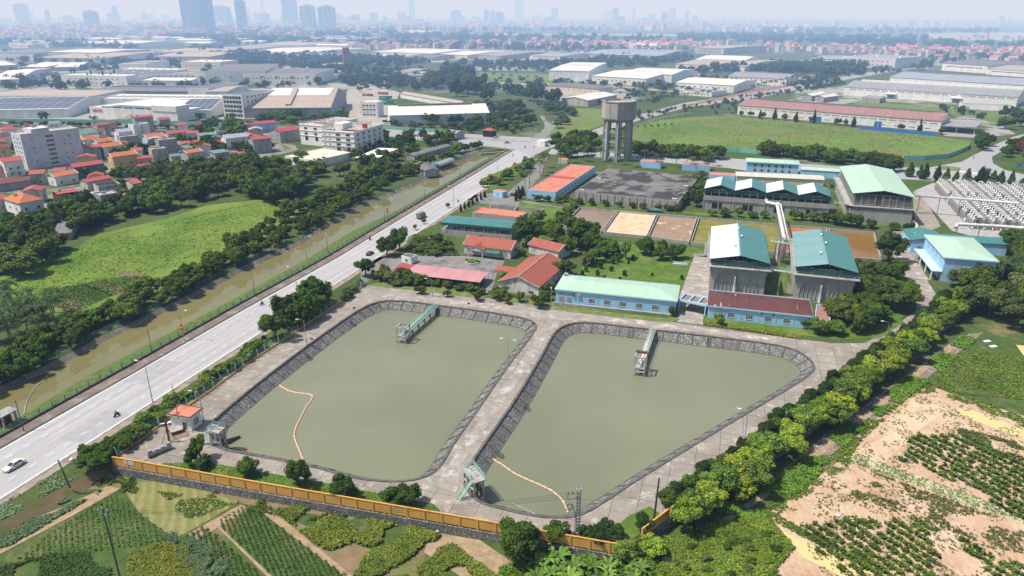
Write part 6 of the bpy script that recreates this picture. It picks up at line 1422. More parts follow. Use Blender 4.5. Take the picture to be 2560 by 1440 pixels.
grove([(2360,730),(2440,700),(2700,640),(2700,800),(2560,830),(2440,790)], 34, 5, (7,11), (4.5,6), ['mid','canal','olive'], 'tree in the thick wood at the right edge below the two storey building', 'trees of the wood at the right edge', 'near', name='woodland_tree')
grove([(2500,620),(2700,620),(2700,700),(2540,680)], 16, 6, (8,12), (5,6.5), ['dark','canal'], 'dark tree at the right edge behind the two storey building', 'dark trees at the far right edge', 'near', name='woodland_tree')
for p in ((2520,700),(2545,720),(2500,712)): palm(p, 9, 'palm tree in the wood at the right edge', 'palms at the right edge', fr=4)
belt([(225,1155),(300,1118),(380,1062),(450,1010),(520,960),(600,905),(660,870)], 52, 3.5, (2,3.6), (1.5,2.4), ['mid','dark','fresh'], 'leafy shrub in the hedge strip between road and pond fence', 'shrubs of the roadside hedge strip', 'near', name='hedge_shrub', cat='shrub', trunk=False)
for p, r in (((235,1175),3.0),((262,1165),2.6),((215,1150),2.4)): T(p, 4, r, 'dark', 'dense dark bush at the corner where wall meets road', group='dense bushes at the wall corner', name='shrub', cat='shrub')
belt([(850,760),(880,735),(905,715)], 6, 3, (2.5,3.5), (1.5,2.2), ['olive','mid'], 'shrub near the fence corner by the road', 'shrubs near the fence corner', 'near', name='shrub', cat='shrub')
for p in ((1290,502),(1300,498),(1296,490),(1306,488)): T(p, 5.5, 1.3, 'conifer', 'slim dark cypress at the corner of the terracotta roofed workshop', name='cypress', shape='cone', group='cypresses by the workshop')
for i in range(7): T((1152+i*10, 530-i*6), 4.2, .9, 'conifer', 'slim dark cypress in the row by the works entrance', name='cypress', shape='cone', group='cypresses in the row by the entrance')
for i in range(9): T((215+i*9.5, 214-i*.5+(i%2)*2), 11+4*(i%3), 3.4, 'conifer', 'tall dark conifer in front of the white skylight factory', 'mid', name='conifer_tree', shape='cone', group='conifers before the skylight factory')
for i, x in enumerate((1900,1936,1989,2034,2133,2298)): T((x, 297+(x-1900)*.085), 8+(i%2)*3, 2.2 if i%2 else 3, 'conifer', 'conifer shaped tree along the front of the maroon roofed warehouse', 'mid', name='conifer_tree', shape='cone', group='conifers along the maroon roofed warehouse')
for i, x in enumerate((1852,1875,1908,1959,2025,2093,2113,2250,2354)): T((x, 291+(x-1852)*.09), 6, 3, 'mid', 'small round tree along the front of the maroon roofed warehouse', 'mid', group='round trees along the maroon roofed warehouse')
def palms(pts, h, lab, grp, fr=3.2):
 for p in pts: palm(p, h*R.uniform(.9,1.1), lab, grp, fr=fr)
palms([(1312,478),(1324,468),(1350,440),(1362,420),(1357,432)], 10.5, 'tall palm beside the terracotta roofed workshop', 'palms beside the workshop', 3.6)
palms([(1425,408),(1460,404),(1500,405),(1550,412),(1610,412),(1640,420),(1690,420),(1728,426),(1760,425),(1580,418),(1780,415),(1400,420)], 9, 'palm in the row behind the covered reservoir', 'palms behind the covered reservoir', 3.6)
palms([(1172+i*21, 200+i*1.2) for i in range(9)], 11, 'palm in the far row by the pond meadow', 'palms in the far row by the pond meadow', 4)
palms([(1598,283),(1618,280),(1633,278),(1650,274),(1665,272),(1690,266),(1712,262)], 13, 'royal palm along the near side of the boulevard', 'palms on the near side of the boulevard', 4)
palms([(1560,228),(1600,236),(1650,240),(1690,240),(1703,243),(1728,246),(1754,250),(1770,252),(1785,250),(1740,255)], 12, 'royal palm on the far side of the boulevard', 'palms on the far side of the boulevard', 4)
palms([(1880+i*14, 236-i*3.6) for i in range(12)], 11, 'palm further along the boulevard toward the horizon', 'palms further along the boulevard', 4)
palms([(505+i*38, 214+(i%2)*2) for i in range(8)], 12, 'palm in front of the very long white factory', 'palms before the very long white factory', 4)
palms([(20,212),(40,215),(60,210),(88,214),(110,208),(135,212),(145,205)], 14, 'palm in the garden at the far left', 'palms at the far left', 4.5)
palms([(500,425),(515,430),(488,428),(508,420)], 7, 'palm in the dark clump beside the orange roofed house', 'palms beside the orange roofed house', 4)
for q in range(26):
 x, y = R.uniform(-20,140), R.uniform(755,870); palm((x, y+ (0 if x < 100 else -30)), R.uniform(6,9), 'palm in the dense plantation at the left edge', 'palms of the left plantation', fr=3.4)
for q, n, lab, grp in (([(1000,196),(1060,215),(960,225),(900,230),(860,200)], 18, 'small tree on the open ground beyond the lorry yard', 'trees beyond the lorry yard'), ([(1900,150),(2060,150),(2050,165),(1920,175)], 14, 'tree in the wood left of the grey plant', 'trees left of the grey plant'), ([(1180,196),(1380,205),(1540,218),(1380,222),(1160,212)], 14, 'small tree on the far pond meadow', 'trees on the far pond meadow'), ([(2320,150),(2420,148),(2330,166),(2270,172)], 12, 'tree lining the boulevard end', 'trees lining the boulevard end')):
 grove(q, n, 12, (6,10), (4,7), ['dark','mid'], lab, grp, 'far')
for i in range(22): T((1560+i*17 if i < 20 else 1500+i, 322-i*1.2), 2.2, 1.6, 'mid', 'clipped round bush along the boulevard verge', 'far', name='verge_bush', cat='shrub', trunk=False, group='bushes along the boulevard verge') if i < 8 else None
# ================================================================= CROPS AND TALL GRASS
LP = lambda q: px(q, lowz)
S('crop_plot', [(285,1232),(430,1345),(350,1365),(255,1440),(40,1400),(120,1335)], lowz+.04, m_lowgreen)
S('crop_plot', [(620,1262),(880,1450),(680,1450),(530,1305)], lowz+.05, m_lowgreen); S('crop_plot', [(500,1310),(650,1440),(480,1440),(460,1345)], lowz+.06, m_lowgreen)
S('straw_field', [(300,1210),(420,1200),(600,1255),(470,1330),(435,1345),(350,1285)], lowz+.07, m_straw)
S('soil_path', [(-60,1350),(150,1270),(270,1215),(300,1222),(180,1290),(0,1385),(-60,1420)], lowz+.08, m_path)
S('soil_path', [(470,1335),(600,1262),(632,1268),(500,1345),(470,1352)], lowz+.085, m_path); S('soil_path', [(655,1262),(668,1268),(895,1450),(872,1450),(645,1273)], lowz+.09, m_path); S('soil_path', [(528,1302),(536,1304),(690,1450),(676,1450)], lowz+.095, m_path)
S('soil_patch', [(180,1180),(330,1195),(560,1228),(720,1255),(900,1285),(880,1300),(620,1262),(420,1215),(290,1222),(190,1225)], lowz+.045, m_soil)
S('soil_patch', [(700,1290),(830,1340),(1000,1400),(1100,1440),(880,1440),(740,1340)], lowz+.05, m_soil); S('soil_patch', [(1080,1330),(1200,1350),(1330,1440),(1150,1440),(1060,1380)], lowz+.055, m_path)
S('dirt_path', [(1640,1440),(1660,1390),(1720,1340),(1800,1300),(1900,1235),(2050,1120),(2200,1000),(2400,840),(2410,850),(2210,1012),(2060,1132),(1910,1247),(1810,1312),(1730,1352),(1690,1390),(1680,1440)], lowz+.09, m_path)
S('rubble_strip', [(1960,1170),(2060,1090),(2200,985),(2400,840),(2460,830),(2300,960),(2150,1080),(2010,1190)], lowz+.07, mat('rubbish_strewn_soil',(.25,.19,.15),(.14,.11,.09),1.2,.95,c3=(.5,.48,.46),sc3=2.0,lo3=.6,hi3=.68,world=True,det=8,spec=.1))
S('clay_field', [(1905,1290),(1990,1240),(2100,1150),(2130,1100),(2260,985),(2330,970),(2420,1000),(2700,1110),(2700,1700),(1960,1700),(1900,1560),(1960,1370)], lowz+.06, m_clay)
S('clay_field', [(2215,1050),(2290,990),(2370,1025),(2300,1075),(2240,1078)], lowz+.1, m_clayp); S('clay_field', [(2125,1130),(2240,1080),(2270,1100),(2210,1160),(2130,1150)], lowz+.105, m_clayp)
S('clay_field', [(2300,975),(2330,965),(2380,985),(2560,1040),(2700,1080),(2700,1110),(2420,1020)], lowz+.08, m_clay)
S('ditch_water', [(2110,1143),(2125,1136),(2180,1146),(2560,1290),(2720,1350),(2720,1385),(2560,1312),(2150,1160)], lowz+.12, m_ditch2)
S('ditch_water', [(1918,1305),(1990,1345),(2200,1440),(2400,1545),(2340,1600),(2120,1450),(2010,1395)], lowz+.12, m_ditch)
S('ditch_water', [(2385,1022),(2420,1020),(2560,1075),(2700,1130),(2700,1160),(2560,1100),(2400,1038)], lowz+.125, m_ditch)
S('ditch_water', [(2540,862),(2700,880),(2700,930),(2560,890)], lowz+.12, m_ditch)
S('green_plot', [(2330,960),(2380,900),(2440,870),(2560,890),(2620,960),(2560,1000),(2400,985)], lowz+.09, m_lowgreen)
tufts('tall_grass', LP([(1640,1345),(1700,1345),(1800,1305),(1920,1300),(1985,1370),(1920,1440),(1900,1560),(1620,1560)]), 9000, 'grass', .3, .7, lowz, 'lush tall grass beside the dirt path at the bottom', 'grass', dens=(.12,-.45))
tufts('tall_grass', LP([(1700,1330),(1960,1180),(2180,1010),(2420,830),(2440,850),(2330,950),(2150,1080),(2000,1230),(1905,1300),(1790,1310)]), 7000, 'grass', .3, .6, lowz, 'grassy strip between hedge and clay fields', 'grass', dens=(.08,-.1))
tufts('crop_plants', LP([(285,1232),(430,1345),(350,1365),(200,1385),(40,1400),(120,1335)]), 9000, 'crop', .2, .42, lowz, 'dark green leafy crop in the plot at lower left', 'crop', rows=(math.radians(-58),.95,.3))
tufts('crop_plants', LP([(620,1262),(880,1450),(690,1450),(540,1305)]), 7000, 'crop', .19, .4, lowz, 'dark green leafy crop in the long bottom plot', 'crop', rows=(math.radians(-58),.9,.3))
tufts('crop_plants', LP([(510,1315),(655,1440),(480,1480),(460,1345)]), 4500, 'crop', .22, .4, lowz, 'dark green leafy crop beside the grey green clumps', 'crop', rows=(math.radians(-58),.9,.3))
tufts('crop_plants', LP([(0,1420),(120,1390),(260,1380),(300,1480),(0,1560)]), 3500, 'crop', .25, .5, lowz, 'patchy leafy crop in the bottom left corner', 'crop', dens=(.12,-.15))
tufts('mustard_plants', LP([(330,1390),(400,1360),(470,1375),(500,1480),(300,1500)]), 4500, 'cropy', .26, .6, lowz, 'yellowish leafy crop at the bottom', 'crop', per=6)
tufts('mustard_plants', LP([(690,1278),(760,1270),(930,1300),(1090,1335),(1180,1400),(1250,1450),(900,1450),(800,1370)]), 8500, 'cropy', .3, .8, lowz, 'yellow green bushy crop below the ochre wall', 'crop', per=6, dens=(.18,-.12))
tufts('lemongrass_clumps', LP([(405,1340),(450,1335),(560,1390),(570,1480),(520,1480),(440,1375)]), 900, 'cropg', .45, .9, lowz, 'grey green grassy clumps between the crop plots', 'crop', per=9, dens=(.35,-.05), asp=-.1)
tufts('weeds', LP([(0,1320),(100,1270),(200,1215),(255,1200),(250,1230),(150,1290),(0,1380)]), 3200, 'cropg', .3, .5, lowz, 'grey green weeds on the bank beside the road', 'weeds', dens=(.2,-.12))
tufts('weeds', px([(0,1262),(100,1204),(205,1150),(262,1152),(200,1192),(120,1234),(0,1304)]), 900, 'cropg', .28, .45, -.2, 'grey green weeds at the edge of the road shoulder', 'weeds', dens=(.2,-.05))
for x, y in scatter(LP([(1660,1400),(1740,1345),(1900,1320),(1960,1380),(1900,1560),(1660,1560)]), 34, 2.2): tree(x, y, R.uniform(1,1.9), R.uniform(.8,1.5), R.choice(['mid','olive','dark']), 'mid', lowz, 'low dark shrub in the tall grass at the bottom right of centre', 'shrubs in the tall grass', 'shrub', 'shrub', trunk=False)
tufts('weeds', LP([(180,1200),(330,1195),(560,1235),(860,1290),(1000,1320),(1200,1350),(1190,1365),(700,1290),(300,1230)]), 1300, 'mid', .28, .5, lowz, 'low weeds along the foot of the ochre wall', 'weeds', dens=(.15,.08))
tufts('weeds', LP([(300,1215),(600,1255),(470,1335),(430,1345)]), 1500, 'grass', .2, .25, lowz, 'thin green growth on the straw striped field', 'weeds', dens=(.12,.02))
tufts('seedlings', LP([(2110,1300),(2300,1300),(2560,1420),(2560,1480),(2160,1470),(2060,1400),(1990,1320)]), 4200, 'dark', .44, .9, lowz, 'young green saplings in rows on the lower clay field', 'saplings', rows=(math.radians(-60),2.1,1.0), dens=(.1,-.3), per=18)
tufts('seedlings', LP([(2280,1090),(2420,1090),(2600,1180),(2600,1330),(2420,1220),(2250,1150)]), 2600, 'dark', .44, .9, lowz, 'dark young saplings in rows on the middle clay field', 'saplings', rows=(math.radians(-60),2.2,1.1), dens=(.1,-.35), per=18)
tufts('seedlings', LP([(2180,1180),(2560,1320),(2560,1400),(2300,1300),(2120,1240)]), 1500, 'olive', .22, .4, lowz, 'sparse dry plants on the clay between the ditches', 'saplings', dens=(.2,.0), per=7)
tufts('seedlings', LP([(2350,1060),(2600,1120),(2600,1190),(2450,1120)]), 1500, 'olive', .22, .4, lowz, 'sparse dry plants on the upper clay field', 'saplings', dens=(.2,.0), per=7)
tufts('scrub', LP([(1960,1240),(2120,1150),(2290,985),(2420,1000),(2700,1110),(2700,1500),(2100,1500),(1990,1330)]), 5500, 'olive', .17, .3, lowz, 'scattered low scrub and weeds over the clay fields', 'scrub', dens=(.22,-.04), per=6)
tufts('scrub', LP([(1890,1285),(1980,1235),(2090,1150),(2110,1100),(2250,975),(2330,960),(2420,990),(2700,1100),(2700,1125),(2420,1012),(2330,980),(2270,995),(2145,1110),(2120,1165),(2000,1250),(1925,1300)]), 2600, 'grass', .24, .4, lowz, 'ragged grass along the edge of the clay fields', 'grass', dens=(.25,-.1), per=6)
tufts('scrub', LP([(2110,1150),(2560,1310),(2720,1370),(2720,1345),(2560,1288),(2130,1130)]), 900, 'cropg', .16, .35, lowz, 'weeds fringing the pale ditch', 'scrub', per=5)
tufts('scrub', LP([(1905,1290),(2010,1345),(2200,1440),(2220,1425),(2010,1325),(1930,1280)]), 700, 'grass', .18, .35, lowz, 'weeds fringing the yellow ditch', 'scrub', per=5)
tufts('green_crop', LP([(2330,960),(2380,905),(2440,875),(2560,895),(2620,960),(2560,1000),(2400,985)]), 4500, 'grass', .28, .35, lowz, 'low green crop beds at the right edge', 'crop', rows=(math.radians(-62),.9,.4), dens=(.12,-.3))
tufts('undergrowth', LP([(1330,1390),(1540,1400),(1640,1400),(1620,1500),(1280,1500),(1250,1430)]), 3500, 'mid', .35, 1.1, lowz, 'dense undergrowth below the right part of the ochre wall', 'undergrowth', per=6)
tufts('lawn_grass', px([(400,1160),(500,1154),(800,1207),(1085,1262),(1105,1285),(800,1240),(430,1178)]), 2500, 'grass', .16, .2, 0, 'ragged grass strip inside the ochre wall', 'grass')
tufts('meadow_plants', px([(10,700),(250,590),(640,505),(725,512),(640,585),(390,685),(290,720),(150,765)]), 5000, 'grass', .35, .3, 0, 'taller clumps of grass over the bright meadow', 'grass', dens=(.03,-.3), per=2)
tufts('meadow_plants', px([(1590,345),(1620,310),(1850,293),(2330,342),(2410,360),(2310,392),(1850,372)]), 3500, 'grass', .5, .3, 0, 'taller clumps of grass over the large meadow', 'grass', dens=(.02,-.2), per=2)
tufts('vegetable_plants', px([(140,722),(300,692),(370,690),(330,722),(240,758),(180,785),(135,768)]), 2600, 'crop', .3, .45, 0, 'vegetables growing in beds beside the palm plantation', 'crop', rows=(math.radians(-20),1.3,.5))
tufts('undergrowth', px([(760,500),(900,440),(960,450),(780,545)]), 800, 'mid', .5, 1.2, 0, 'undergrowth between the wood and the canal trees', 'undergrowth')
tufts('undergrowth', px([(1030,600),(1110,602),(1150,640),(1060,640),(1010,632)]), 1500, 'olive', .35, .8, 0, 'rank weeds on the waste plot by the gatehouse office', 'weeds')
tufts('flower_bed', px([(1762,806),(1900,826),(2010,842),(2000,850),(1900,834),(1760,812)]), 700, 'cropy', .22, .6, 0, 'low yellow green bedding along the rusty roofed building', 'flower bed')
bm_ = []
for v in range(2):
 rr = random.Random(v+5); mb = MB()
 for i in range(9):
  a = i*2.4; up = rr.uniform(.5,1.2); d = V((math.cos(a), math.sin(a), 0)); s = V((-d.y,d.x,0)); pts = [d*(t*1.0)+V((0,0,up*t*1.1-t*t*.8)) for t in (0,.25,.5,.75,1)]; ww = [.03,.14,.17,.13,.02]
  for j in range(4):
   for sd in (-1,1): mb.face([pts[j], pts[j+1], pts[j+1]+s*sd*ww[j+1]+V((0,0,-.05)), pts[j]+s*sd*ww[j]+V((0,0,-.05))])
 bm_.append(mb.mesh('leaf_crown', L['banana']))
for x, y in scatter(LP([(1340,1395),(1560,1410),(1600,1400),(1600,1470),(1320,1470)]), 20, 1.6):
 t = thing('banana_plant', 'arching banana like plant below the right part of the ochre wall', 'plant', (x,y,lowz), 0, 'banana like plants below the wall'); link('leaf_crown', R.choice(bm_), t, (0,0,1.2), R.uniform(0,6), R.uniform(1.8,2.6)); MB().tube((0,0,-.1),(0,0,1.3),.12,.1,6).build('stem', L['banana'], t)
# ================================================================= WALLS, FENCES, LAMPS, POLES, VEHICLES, POND GEAR
def htop(bp, ty, z=0):
 Y = G(bp, z).y; v = 720-ty; return H+Y*(-F*SP+v*CP)/(F*CP+v*SP)-z
def wallrun(label, pts, h, step=3.7, m=None):
 w = px(pts); o = w[0].copy(); t = thing('boundary_wall', label, 'wall', o); lp = [p-o for p in w]; m = m or m_yellow
 k = MB(); s = MB()
 for a, b in zip(lp, lp[1:]):
  k.bar(a+V((0,0,h/2+.05)), b+V((0,0,h/2+.05)), .14, h-.1); n = V((-(b-a).y,(b-a).x,0)).normalized()
  s.bar(a+V((0,0,-1.1))-n*.2, b+V((0,0,-1.1))-n*.2, .75, 2.2)
 k.build('wall_panel', m, t); s.build('stone_footing', m_stone, t)
 c = MB()
 for a, b in zip(lp, lp[1:]): c.bar(a+V((0,0,h+.06)), b+V((0,0,h+.06)), .3, .12)
 c.build('coping', m, t)
 post = None
 for p, d in along(lp, step, .1):
  if not post: post = MB().box(-.16,.16,-.18,.18,-.1,h+.12).mesh('post', m)
  link('post', post, t, p, math.atan2(d.y,d.x))
 return t
t = wallrun('long ochre panelled wall on a black stone footing along the bottom of the pond yard', [(286,1164),(700,1237),(1100,1306),(1540,1384)], 2.3, 3.7)
d = (G((1540,1384))-G((286,1164))).normalized(); k = MB(); k.bar(d*3.0+V((0,-.12,1.5)), d*5.6+V((0,-.12,1.5)), .06, .9); k.build('notice_board', mat('faded_notice',(.6,.66,.7),(.45,.52,.58),1.5,.6), t)
wallrun('short ochre wall piece rising right of the broken gap', [(1604,1346),(1672,1294)], 2.3, 3.0); wallrun('ochre wall behind the yellow green hedge trees', [(1676,1291),(1800,1213),(1960,1113),(2200,931),(2400,782)], 2.2, 3.7)
def meshfence(name, label, pts, h, step, pm, low=None, z=0, wires=5, arm=False):
 w = [V(p) for p in pts]; o = w[0].copy(); o.z = z; t = thing(name, label, 'fence', o); lp = [V((p.x-o.x,p.y-o.y,0)) for p in w]
 k = MB()
 for a, b in zip(lp, lp[1:]):
  for j in range(wires): zz = V((0,0,(low or .15)+(h-(low or .15))*(j+.5)/wires)); k.bar(a+zz, b+zz, .03, .045)
 for p, d in along(lp, .9 if step < 4 else 1.4): k.box(p.x-.018,p.x+.018,p.y-.018,p.y+.018,(low or .1),h-.1)
 k.build('wire_panel', m_fencemesh, t)
 if low:
  s = MB();
  for a, b in zip(lp, lp[1:]): s.bar(a+V((0,0,low/2-.05)), b+V((0,0,low/2-.05)), .22, low+.1)
  s.build('low_wall', m_yellow, t)
 pmsh = None; pts_ = along(lp, max(step, sum((b-a).length for a, b in zip(lp, lp[1:]))/98), .1)
 for p, d in pts_:
  if not pmsh:
   q = MB(); q.box(-.09,.09,-.09,.09,-.1,h);
   if arm: q.bar((0,0,h),(-.05,.35,h+.4),.12,.12)
   pmsh = q.mesh('post', pm)
  link('post', pmsh, t, p, math.atan2(d.y,d.x))
 return t
pf = mat('pale_teal_post',(.35,.6,.58),(.28,.5,.48),1,.6)
meshfence('pond_fence', 'pale green wire fence on a low ochre wall between road hedge and pond yard', px([(292,1143),(380,1080),(470,1017),(530,976),(610,916),(700,857),(780,803),(860,750),(915,712)]), 2.3, 3.3, pf, .5, arm=True)
cl = offset_line(RL0, 5.0, 0)
meshfence('canal_fence', 'thin dark post and wire fence along the near side of the canal', cl[2:54], 1.9, 3.2, mat('weathered_iron_post',(.16,.17,.13),(.1,.11,.09),1,.8), wires=4)
fl = offset_line([V((p.x,p.y,0)) for p in far_r], 1.2, 0)
meshfence('canal_fence', 'green wire fence with pale posts along the far bank of the canal', fl, 2.1, 4.5, mat('green_grey_post',(.13,.24,.2),(.1,.19,.16),1,.8), wires=6)
meshfence('canal_fence', 'railing over the culvert at the head of the canal', px([(1195,366),(1262,372),(1275,380)]), 1.2, 2.5, steel, wires=3)
meshfence('boulevard_fence', 'pale picket fence curving along the boulevard side of the meadow', px([(1575,335),(1590,318),(1640,300),(1700,288),(1730,284)]), 1.8, 2.5, white, wires=3)
a, b = G((1200,385),-.3), G((1262,380),-.3); t = thing('culvert', 'concrete culvert mouth where the canal passes under the crossroads', 'culvert', (0,0,0)); MB().bar(a, b, 1.2, 1.2).build('lintel', concrete_l, t);
k = MB(); k.bar(a-V((0,.3,1.2)), b-V((0,.3,1.2)), .6, 1.2); k.build('dark_opening', black, t)
LM = {}
def lamp(bp, label, h=11.5, az=0, arms=1, z=0, group=None, arm=2.2, banner=None):
 g = G(bp, z); t = thing('street_lamp', label, 'street lamp', (g.x,g.y,z), az, group)
 if h not in LM: LM[h] = MB().path([(0,0,-.1),(0,0,h*.5),(0,0,h*.88)],[.13,.1,.07],8).mesh('pole', steel)
 link('pole', LM[h], t)
 for q in range(arms):
  s = 1 if q == 0 else -1
  MB().path([(0,0,h*.88),(s*arm*.12,0,h*.95),(s*arm*.45,0,h*.99),(s*arm,0,h*1.0)],[.07,.06,.05,.045],6).build('arm', steel, t)
  k = MB(); k.box(min(s*arm,s*(arm+.9)),max(s*arm,s*(arm+.9)),-.17,.17,h*1.0-.08,h*1.0+.1); k.build('lamp_head', whitem, t)
 MB().box(-.2,.2,-.2,.2,-.1,.35).build('base', concrete_l, t)
 if banner: o = MB().box(-.55,.55,-.12,-.06,2.8,5.4).build('red_banner', redsign, t); MB().box(-.4,.4,-.14,-.121,3.2,3.5).build('banner_lettering', m_marky, o, rz=0); MB().box(-.4,.4,-.14,-.121,4.3,4.8).build('banner_lettering', m_marky, o)
 return t
rd = math.radians(71.8)-PI/2
for bp, lab, bn in (((460.6,851.6),'lamp with red banner on the canal verge, nearest the viewer',1),((767,650),'lamp on the canal verge above the parked roadside trees',0),((970,547),'lamp with small red banner opposite the canvas truck',1),((1111,472),'lamp on the canal verge in front of the arched shelters',0),((1222,400),'lamp on the canal verge near the culvert',0)): lamp(bp, lab, 10.5, rd, banner=bn)
for bp, lab in (((382,1006),'lamp on the hedge side of the road, nearest the viewer'),((745,747),'lamp rising behind the clump of roadside trees'),((1134.7,521),'lamp on the right road edge beyond the canvas truck'),((1244,444),'lamp on the right road edge near the workshop palms')): lamp(bp, lab, 11.8, rd+PI)
for bp, h, az, lab in (((767,862),8.5,PI,'lamp inside the pond fence beside the far left bank'),((509,1052),8.5,PI,'lamp inside the pond fence beside the small pump hut'),((1860,1108),9,PI-.3,'lamp on the pond road before the outer hedge'),((2213,860),7.5,PI-.2,'lamp at the bend of the road near the dense clump of trees'),((1378,773),7,PI/2,'lamp between the tiled house and the long blue building'),((1081,742),7,PI,'lamp in front of the carport'),((1578,523),7,0,'lamp in front of the covered reservoir'),((1891,547),7.5,0,'lamp in front of the sawtooth hall')): lamp(bp, lab, h, az, arm=1.6)
lamp((1270,915), 'double armed lamp on the dike between the ponds', 8.5, math.radians(-16), 2, arm=1.5)
for i, x in enumerate((1411,1540,1705)): lamp((x, 312-(x-1411)*.07), 'tall lamp along the boulevard near the water tower', 12, 2.5, group='lamps along the boulevard')
for i in range(7): lamp((1770+i*55, 250-i*9.2), 'lamp in the far row along the boulevard', 12, 2.5, group='lamps in the far boulevard row')
for x in (944,1035,1152,1240): lamp((x, 333+(x-944)*.03), 'lamp along the cross road left of the crossroads', 11, -PI/2, group='lamps along the cross road')
def pole(bp, ty, label, z=0, r=.16, m=None, name='utility_pole'):
 h = htop(bp, ty, z); g = G(bp, z); t = thing(name, label, 'utility pole', (g.x,g.y,z)); MB().path([(0,0,-.2),(0,0,h*.5),(0,0,h)],[r,r*.85,r*.65],8).build('shaft', m or poleconc, t); return t, V((g.x,g.y,z+h))
def cable(a, b, sag, label, group=None, r=.028):
 t = link('overhead_cable', None, None, a, label=label, cat='cable', group=group); d = b-a
 MB().path([d*f+V((0,0,-sag*4*f*(1-f))) for f in [i/10 for i in range(11)]], r, 4).build('wire', black, t); return t
tops = []
for bp, ty, lab in (((60,1078),1000,'slim dark pole on the canal verge at the left edge'),((381,884),823,'slim dark pole on the canal verge left of the bannered lamp'),((638,742),693,'slim dark pole on the canal verge beside the roadside tree clump'),((820,633),590,'slim dark pole on the canal verge left of the grey hut'),((962.5,556),512,'slim dark pole next to the lamp opposite the canvas truck'),((1062,501),465,'slim dark pole on the canal verge in the middle distance'),((1150,446),414,'slim dark pole on the canal verge before the arched shelters')):
 t, p = pole(bp, ty, lab, r=.13); tops.append(p); k = MB(); k.bar(V((-.5,0,p.z-.3)), V((.5,0,p.z-.3)), .08, .08); k.build('cross_arm', steel, t)
for a, b in zip(tops, tops[1:]): cable(a-V((0,0,.3)), b-V((0,0,.3)), 1.2, 'thin cable sagging between the slim poles on the canal verge', 'cables along the canal verge')
t, p1 = pole((312,1492), 1272, 'tall concrete power pole with insulators standing in the crop plots at lower left', lowz, .2)
h = p1.z-lowz
k = MB(); k.bar((-.9,0,h-.5),(.9,0,h-.5),.1,.1); k.bar((-.7,.4,h-1.2),(.7,-.4,h-1.2),.1,.1); k.build('cross_arm', steel, t)
for x, y, z in ((-.8,0,-.4),(0,0,0),(.8,0,-.4),(-.6,.35,-1.1),(.6,-.35,-1.1)): MB().lathe([(.05,0),(.14,.1),(.06,.2),(.14,.3),(.05,.45)],8,(x,y)).build('insulator', whitem, t, (0,0,h+z), smooth=True)
t, p2 = pole((174,1217), 1148, 'leaning grey pole beside the road bank at lower left', 0, .2); t.rotation_euler = (.02,-.12,0)
t, p3 = pole((1635,1298), 1195, 'thick dark pole leaning at the right pond corner', 0, .24, mat('dark_pole',(.06,.058,.055),(.04,.038,.036),1,.9)); t.rotation_euler = (0,.03,0); MB().path([(math.cos(a*.8)*.42,.1,math.sin(a*.8)*.42+p3.z-4.2) for a in range(9)],.05,5).build('cable_coil', black, t)
t, p5 = pole((686,856), 806, 'grey pole under the roadside tree clump', 0, .16)
t, p6 = pole((140,590), 550, 'pole with insulators at the edge of the bright meadow', 0, .18); k = MB(); k.bar((-1,0,p6.z-.4),(1,0,p6.z-.4),.1,.1); k.build('cross_arm', steel, t)
t, p7 = pole((474,505), 458, 'grey pole in front of the village trees', 0, .18)
g = G((1443,1342)); h = htop((1443,1342), 1222); t = thing('power_pole', 'concrete power pole with steel frame, insulators and coiled cables by the right pond', 'power pole', (g.x,g.y,0), .15)
k = MB();
for x in (-.32,.32): k.box(x-.09,x+.09,-.12,.12,-.2,h)
for i in range(14): k.box(-.23,.23,-.1,.1,.5+i*(h-1)/14,.75+i*(h-1)/14)
k.build('shaft', concrete_l, t)
k = MB()
for a, b in (((-.5,-.5,h),(-.5,.5,h)),((.5,-.5,h),(.5,.5,h)),((-.5,.5,h),(.5,.5,h)),((-.5,-.5,h),(.5,-.5,h)),((-2.2,0,h-1.0),(.4,0,h-1.0)),((-2.2,0,h-2.2),(.4,0,h-2.2)),((-2.2,0,h-1),(-2.2,0,h-2.2)),((-.5,0,h),(-2.2,0,h-.3))): k.bar(a, b, .1, .1)
k.build('steel_frame', steel, t)
for i in range(6): MB().lathe([(.05,0),(.13,.1),(.06,.2),(.13,.3),(.05,.42)],8).build('insulator', whitem if i%2 else rust, t, (-2.1+i*.42,0,h-.95 if i < 3 else h-2.15), smooth=True)
for i, r in enumerate((.7,.5)): MB().path([(-1.7+math.cos(a*.7)*r,.1*i,h-4+math.sin(a*.7)*r*1.1) for a in range(10)],.045,5).build('cable_coil', black, t)
k = MB(); k.path([(-.6,-.2,0),(-.6,-.2,h*.5),(-1.2,0,h-3.5)],.06,5); k.build('cable_riser', black, t)
k = MB(); k.box(-2.3,-1.3,-.3,0,.6,1.9); k.build('meter_box', mat('dark_red_box',(.2,.04,.05),(.16,.03,.04),1,.6), t); k = MB();
for x in (-2.3,-1.35):
 k.box(x,x+.06,-.3,-.24,-.1,.6)
k.bar((-2.3,-.27,.3),(-1.3,-.27,.3),.05,.05); k.build('box_stand', steel, t)
pt = V((g.x-1.8,g.y,h-1.0))
for i in range(3):
 cable(p1-V((0,0,.3*i)), pt-V((0,0,.55*i)), 2.2, 'long cable running from the lower left pole to the power pole', 'cables across the pond corner', .025)
cable(V((g.x,g.y,h-2.5)), p3-V((0,0,3.6)), .6, 'cable from the power pole to the thick dark pole', None, .025)
def boom(label, pts):
 w = chaikin(px(pts, -HW+.06), 2, False); tot = sum((b-a).length for a, b in zip(w, w[1:])); P_ = [p for p, d in along(w, .42)]
 rr = [.2 if i % 4 else .09 for i in range(len(P_))]
 return MB().path([p+V((R.gauss(0,.04),R.gauss(0,.04),0)) for p in P_], rr, 7).build('float_boom', orange_float, None, label=label, cat='boom', smooth=True)
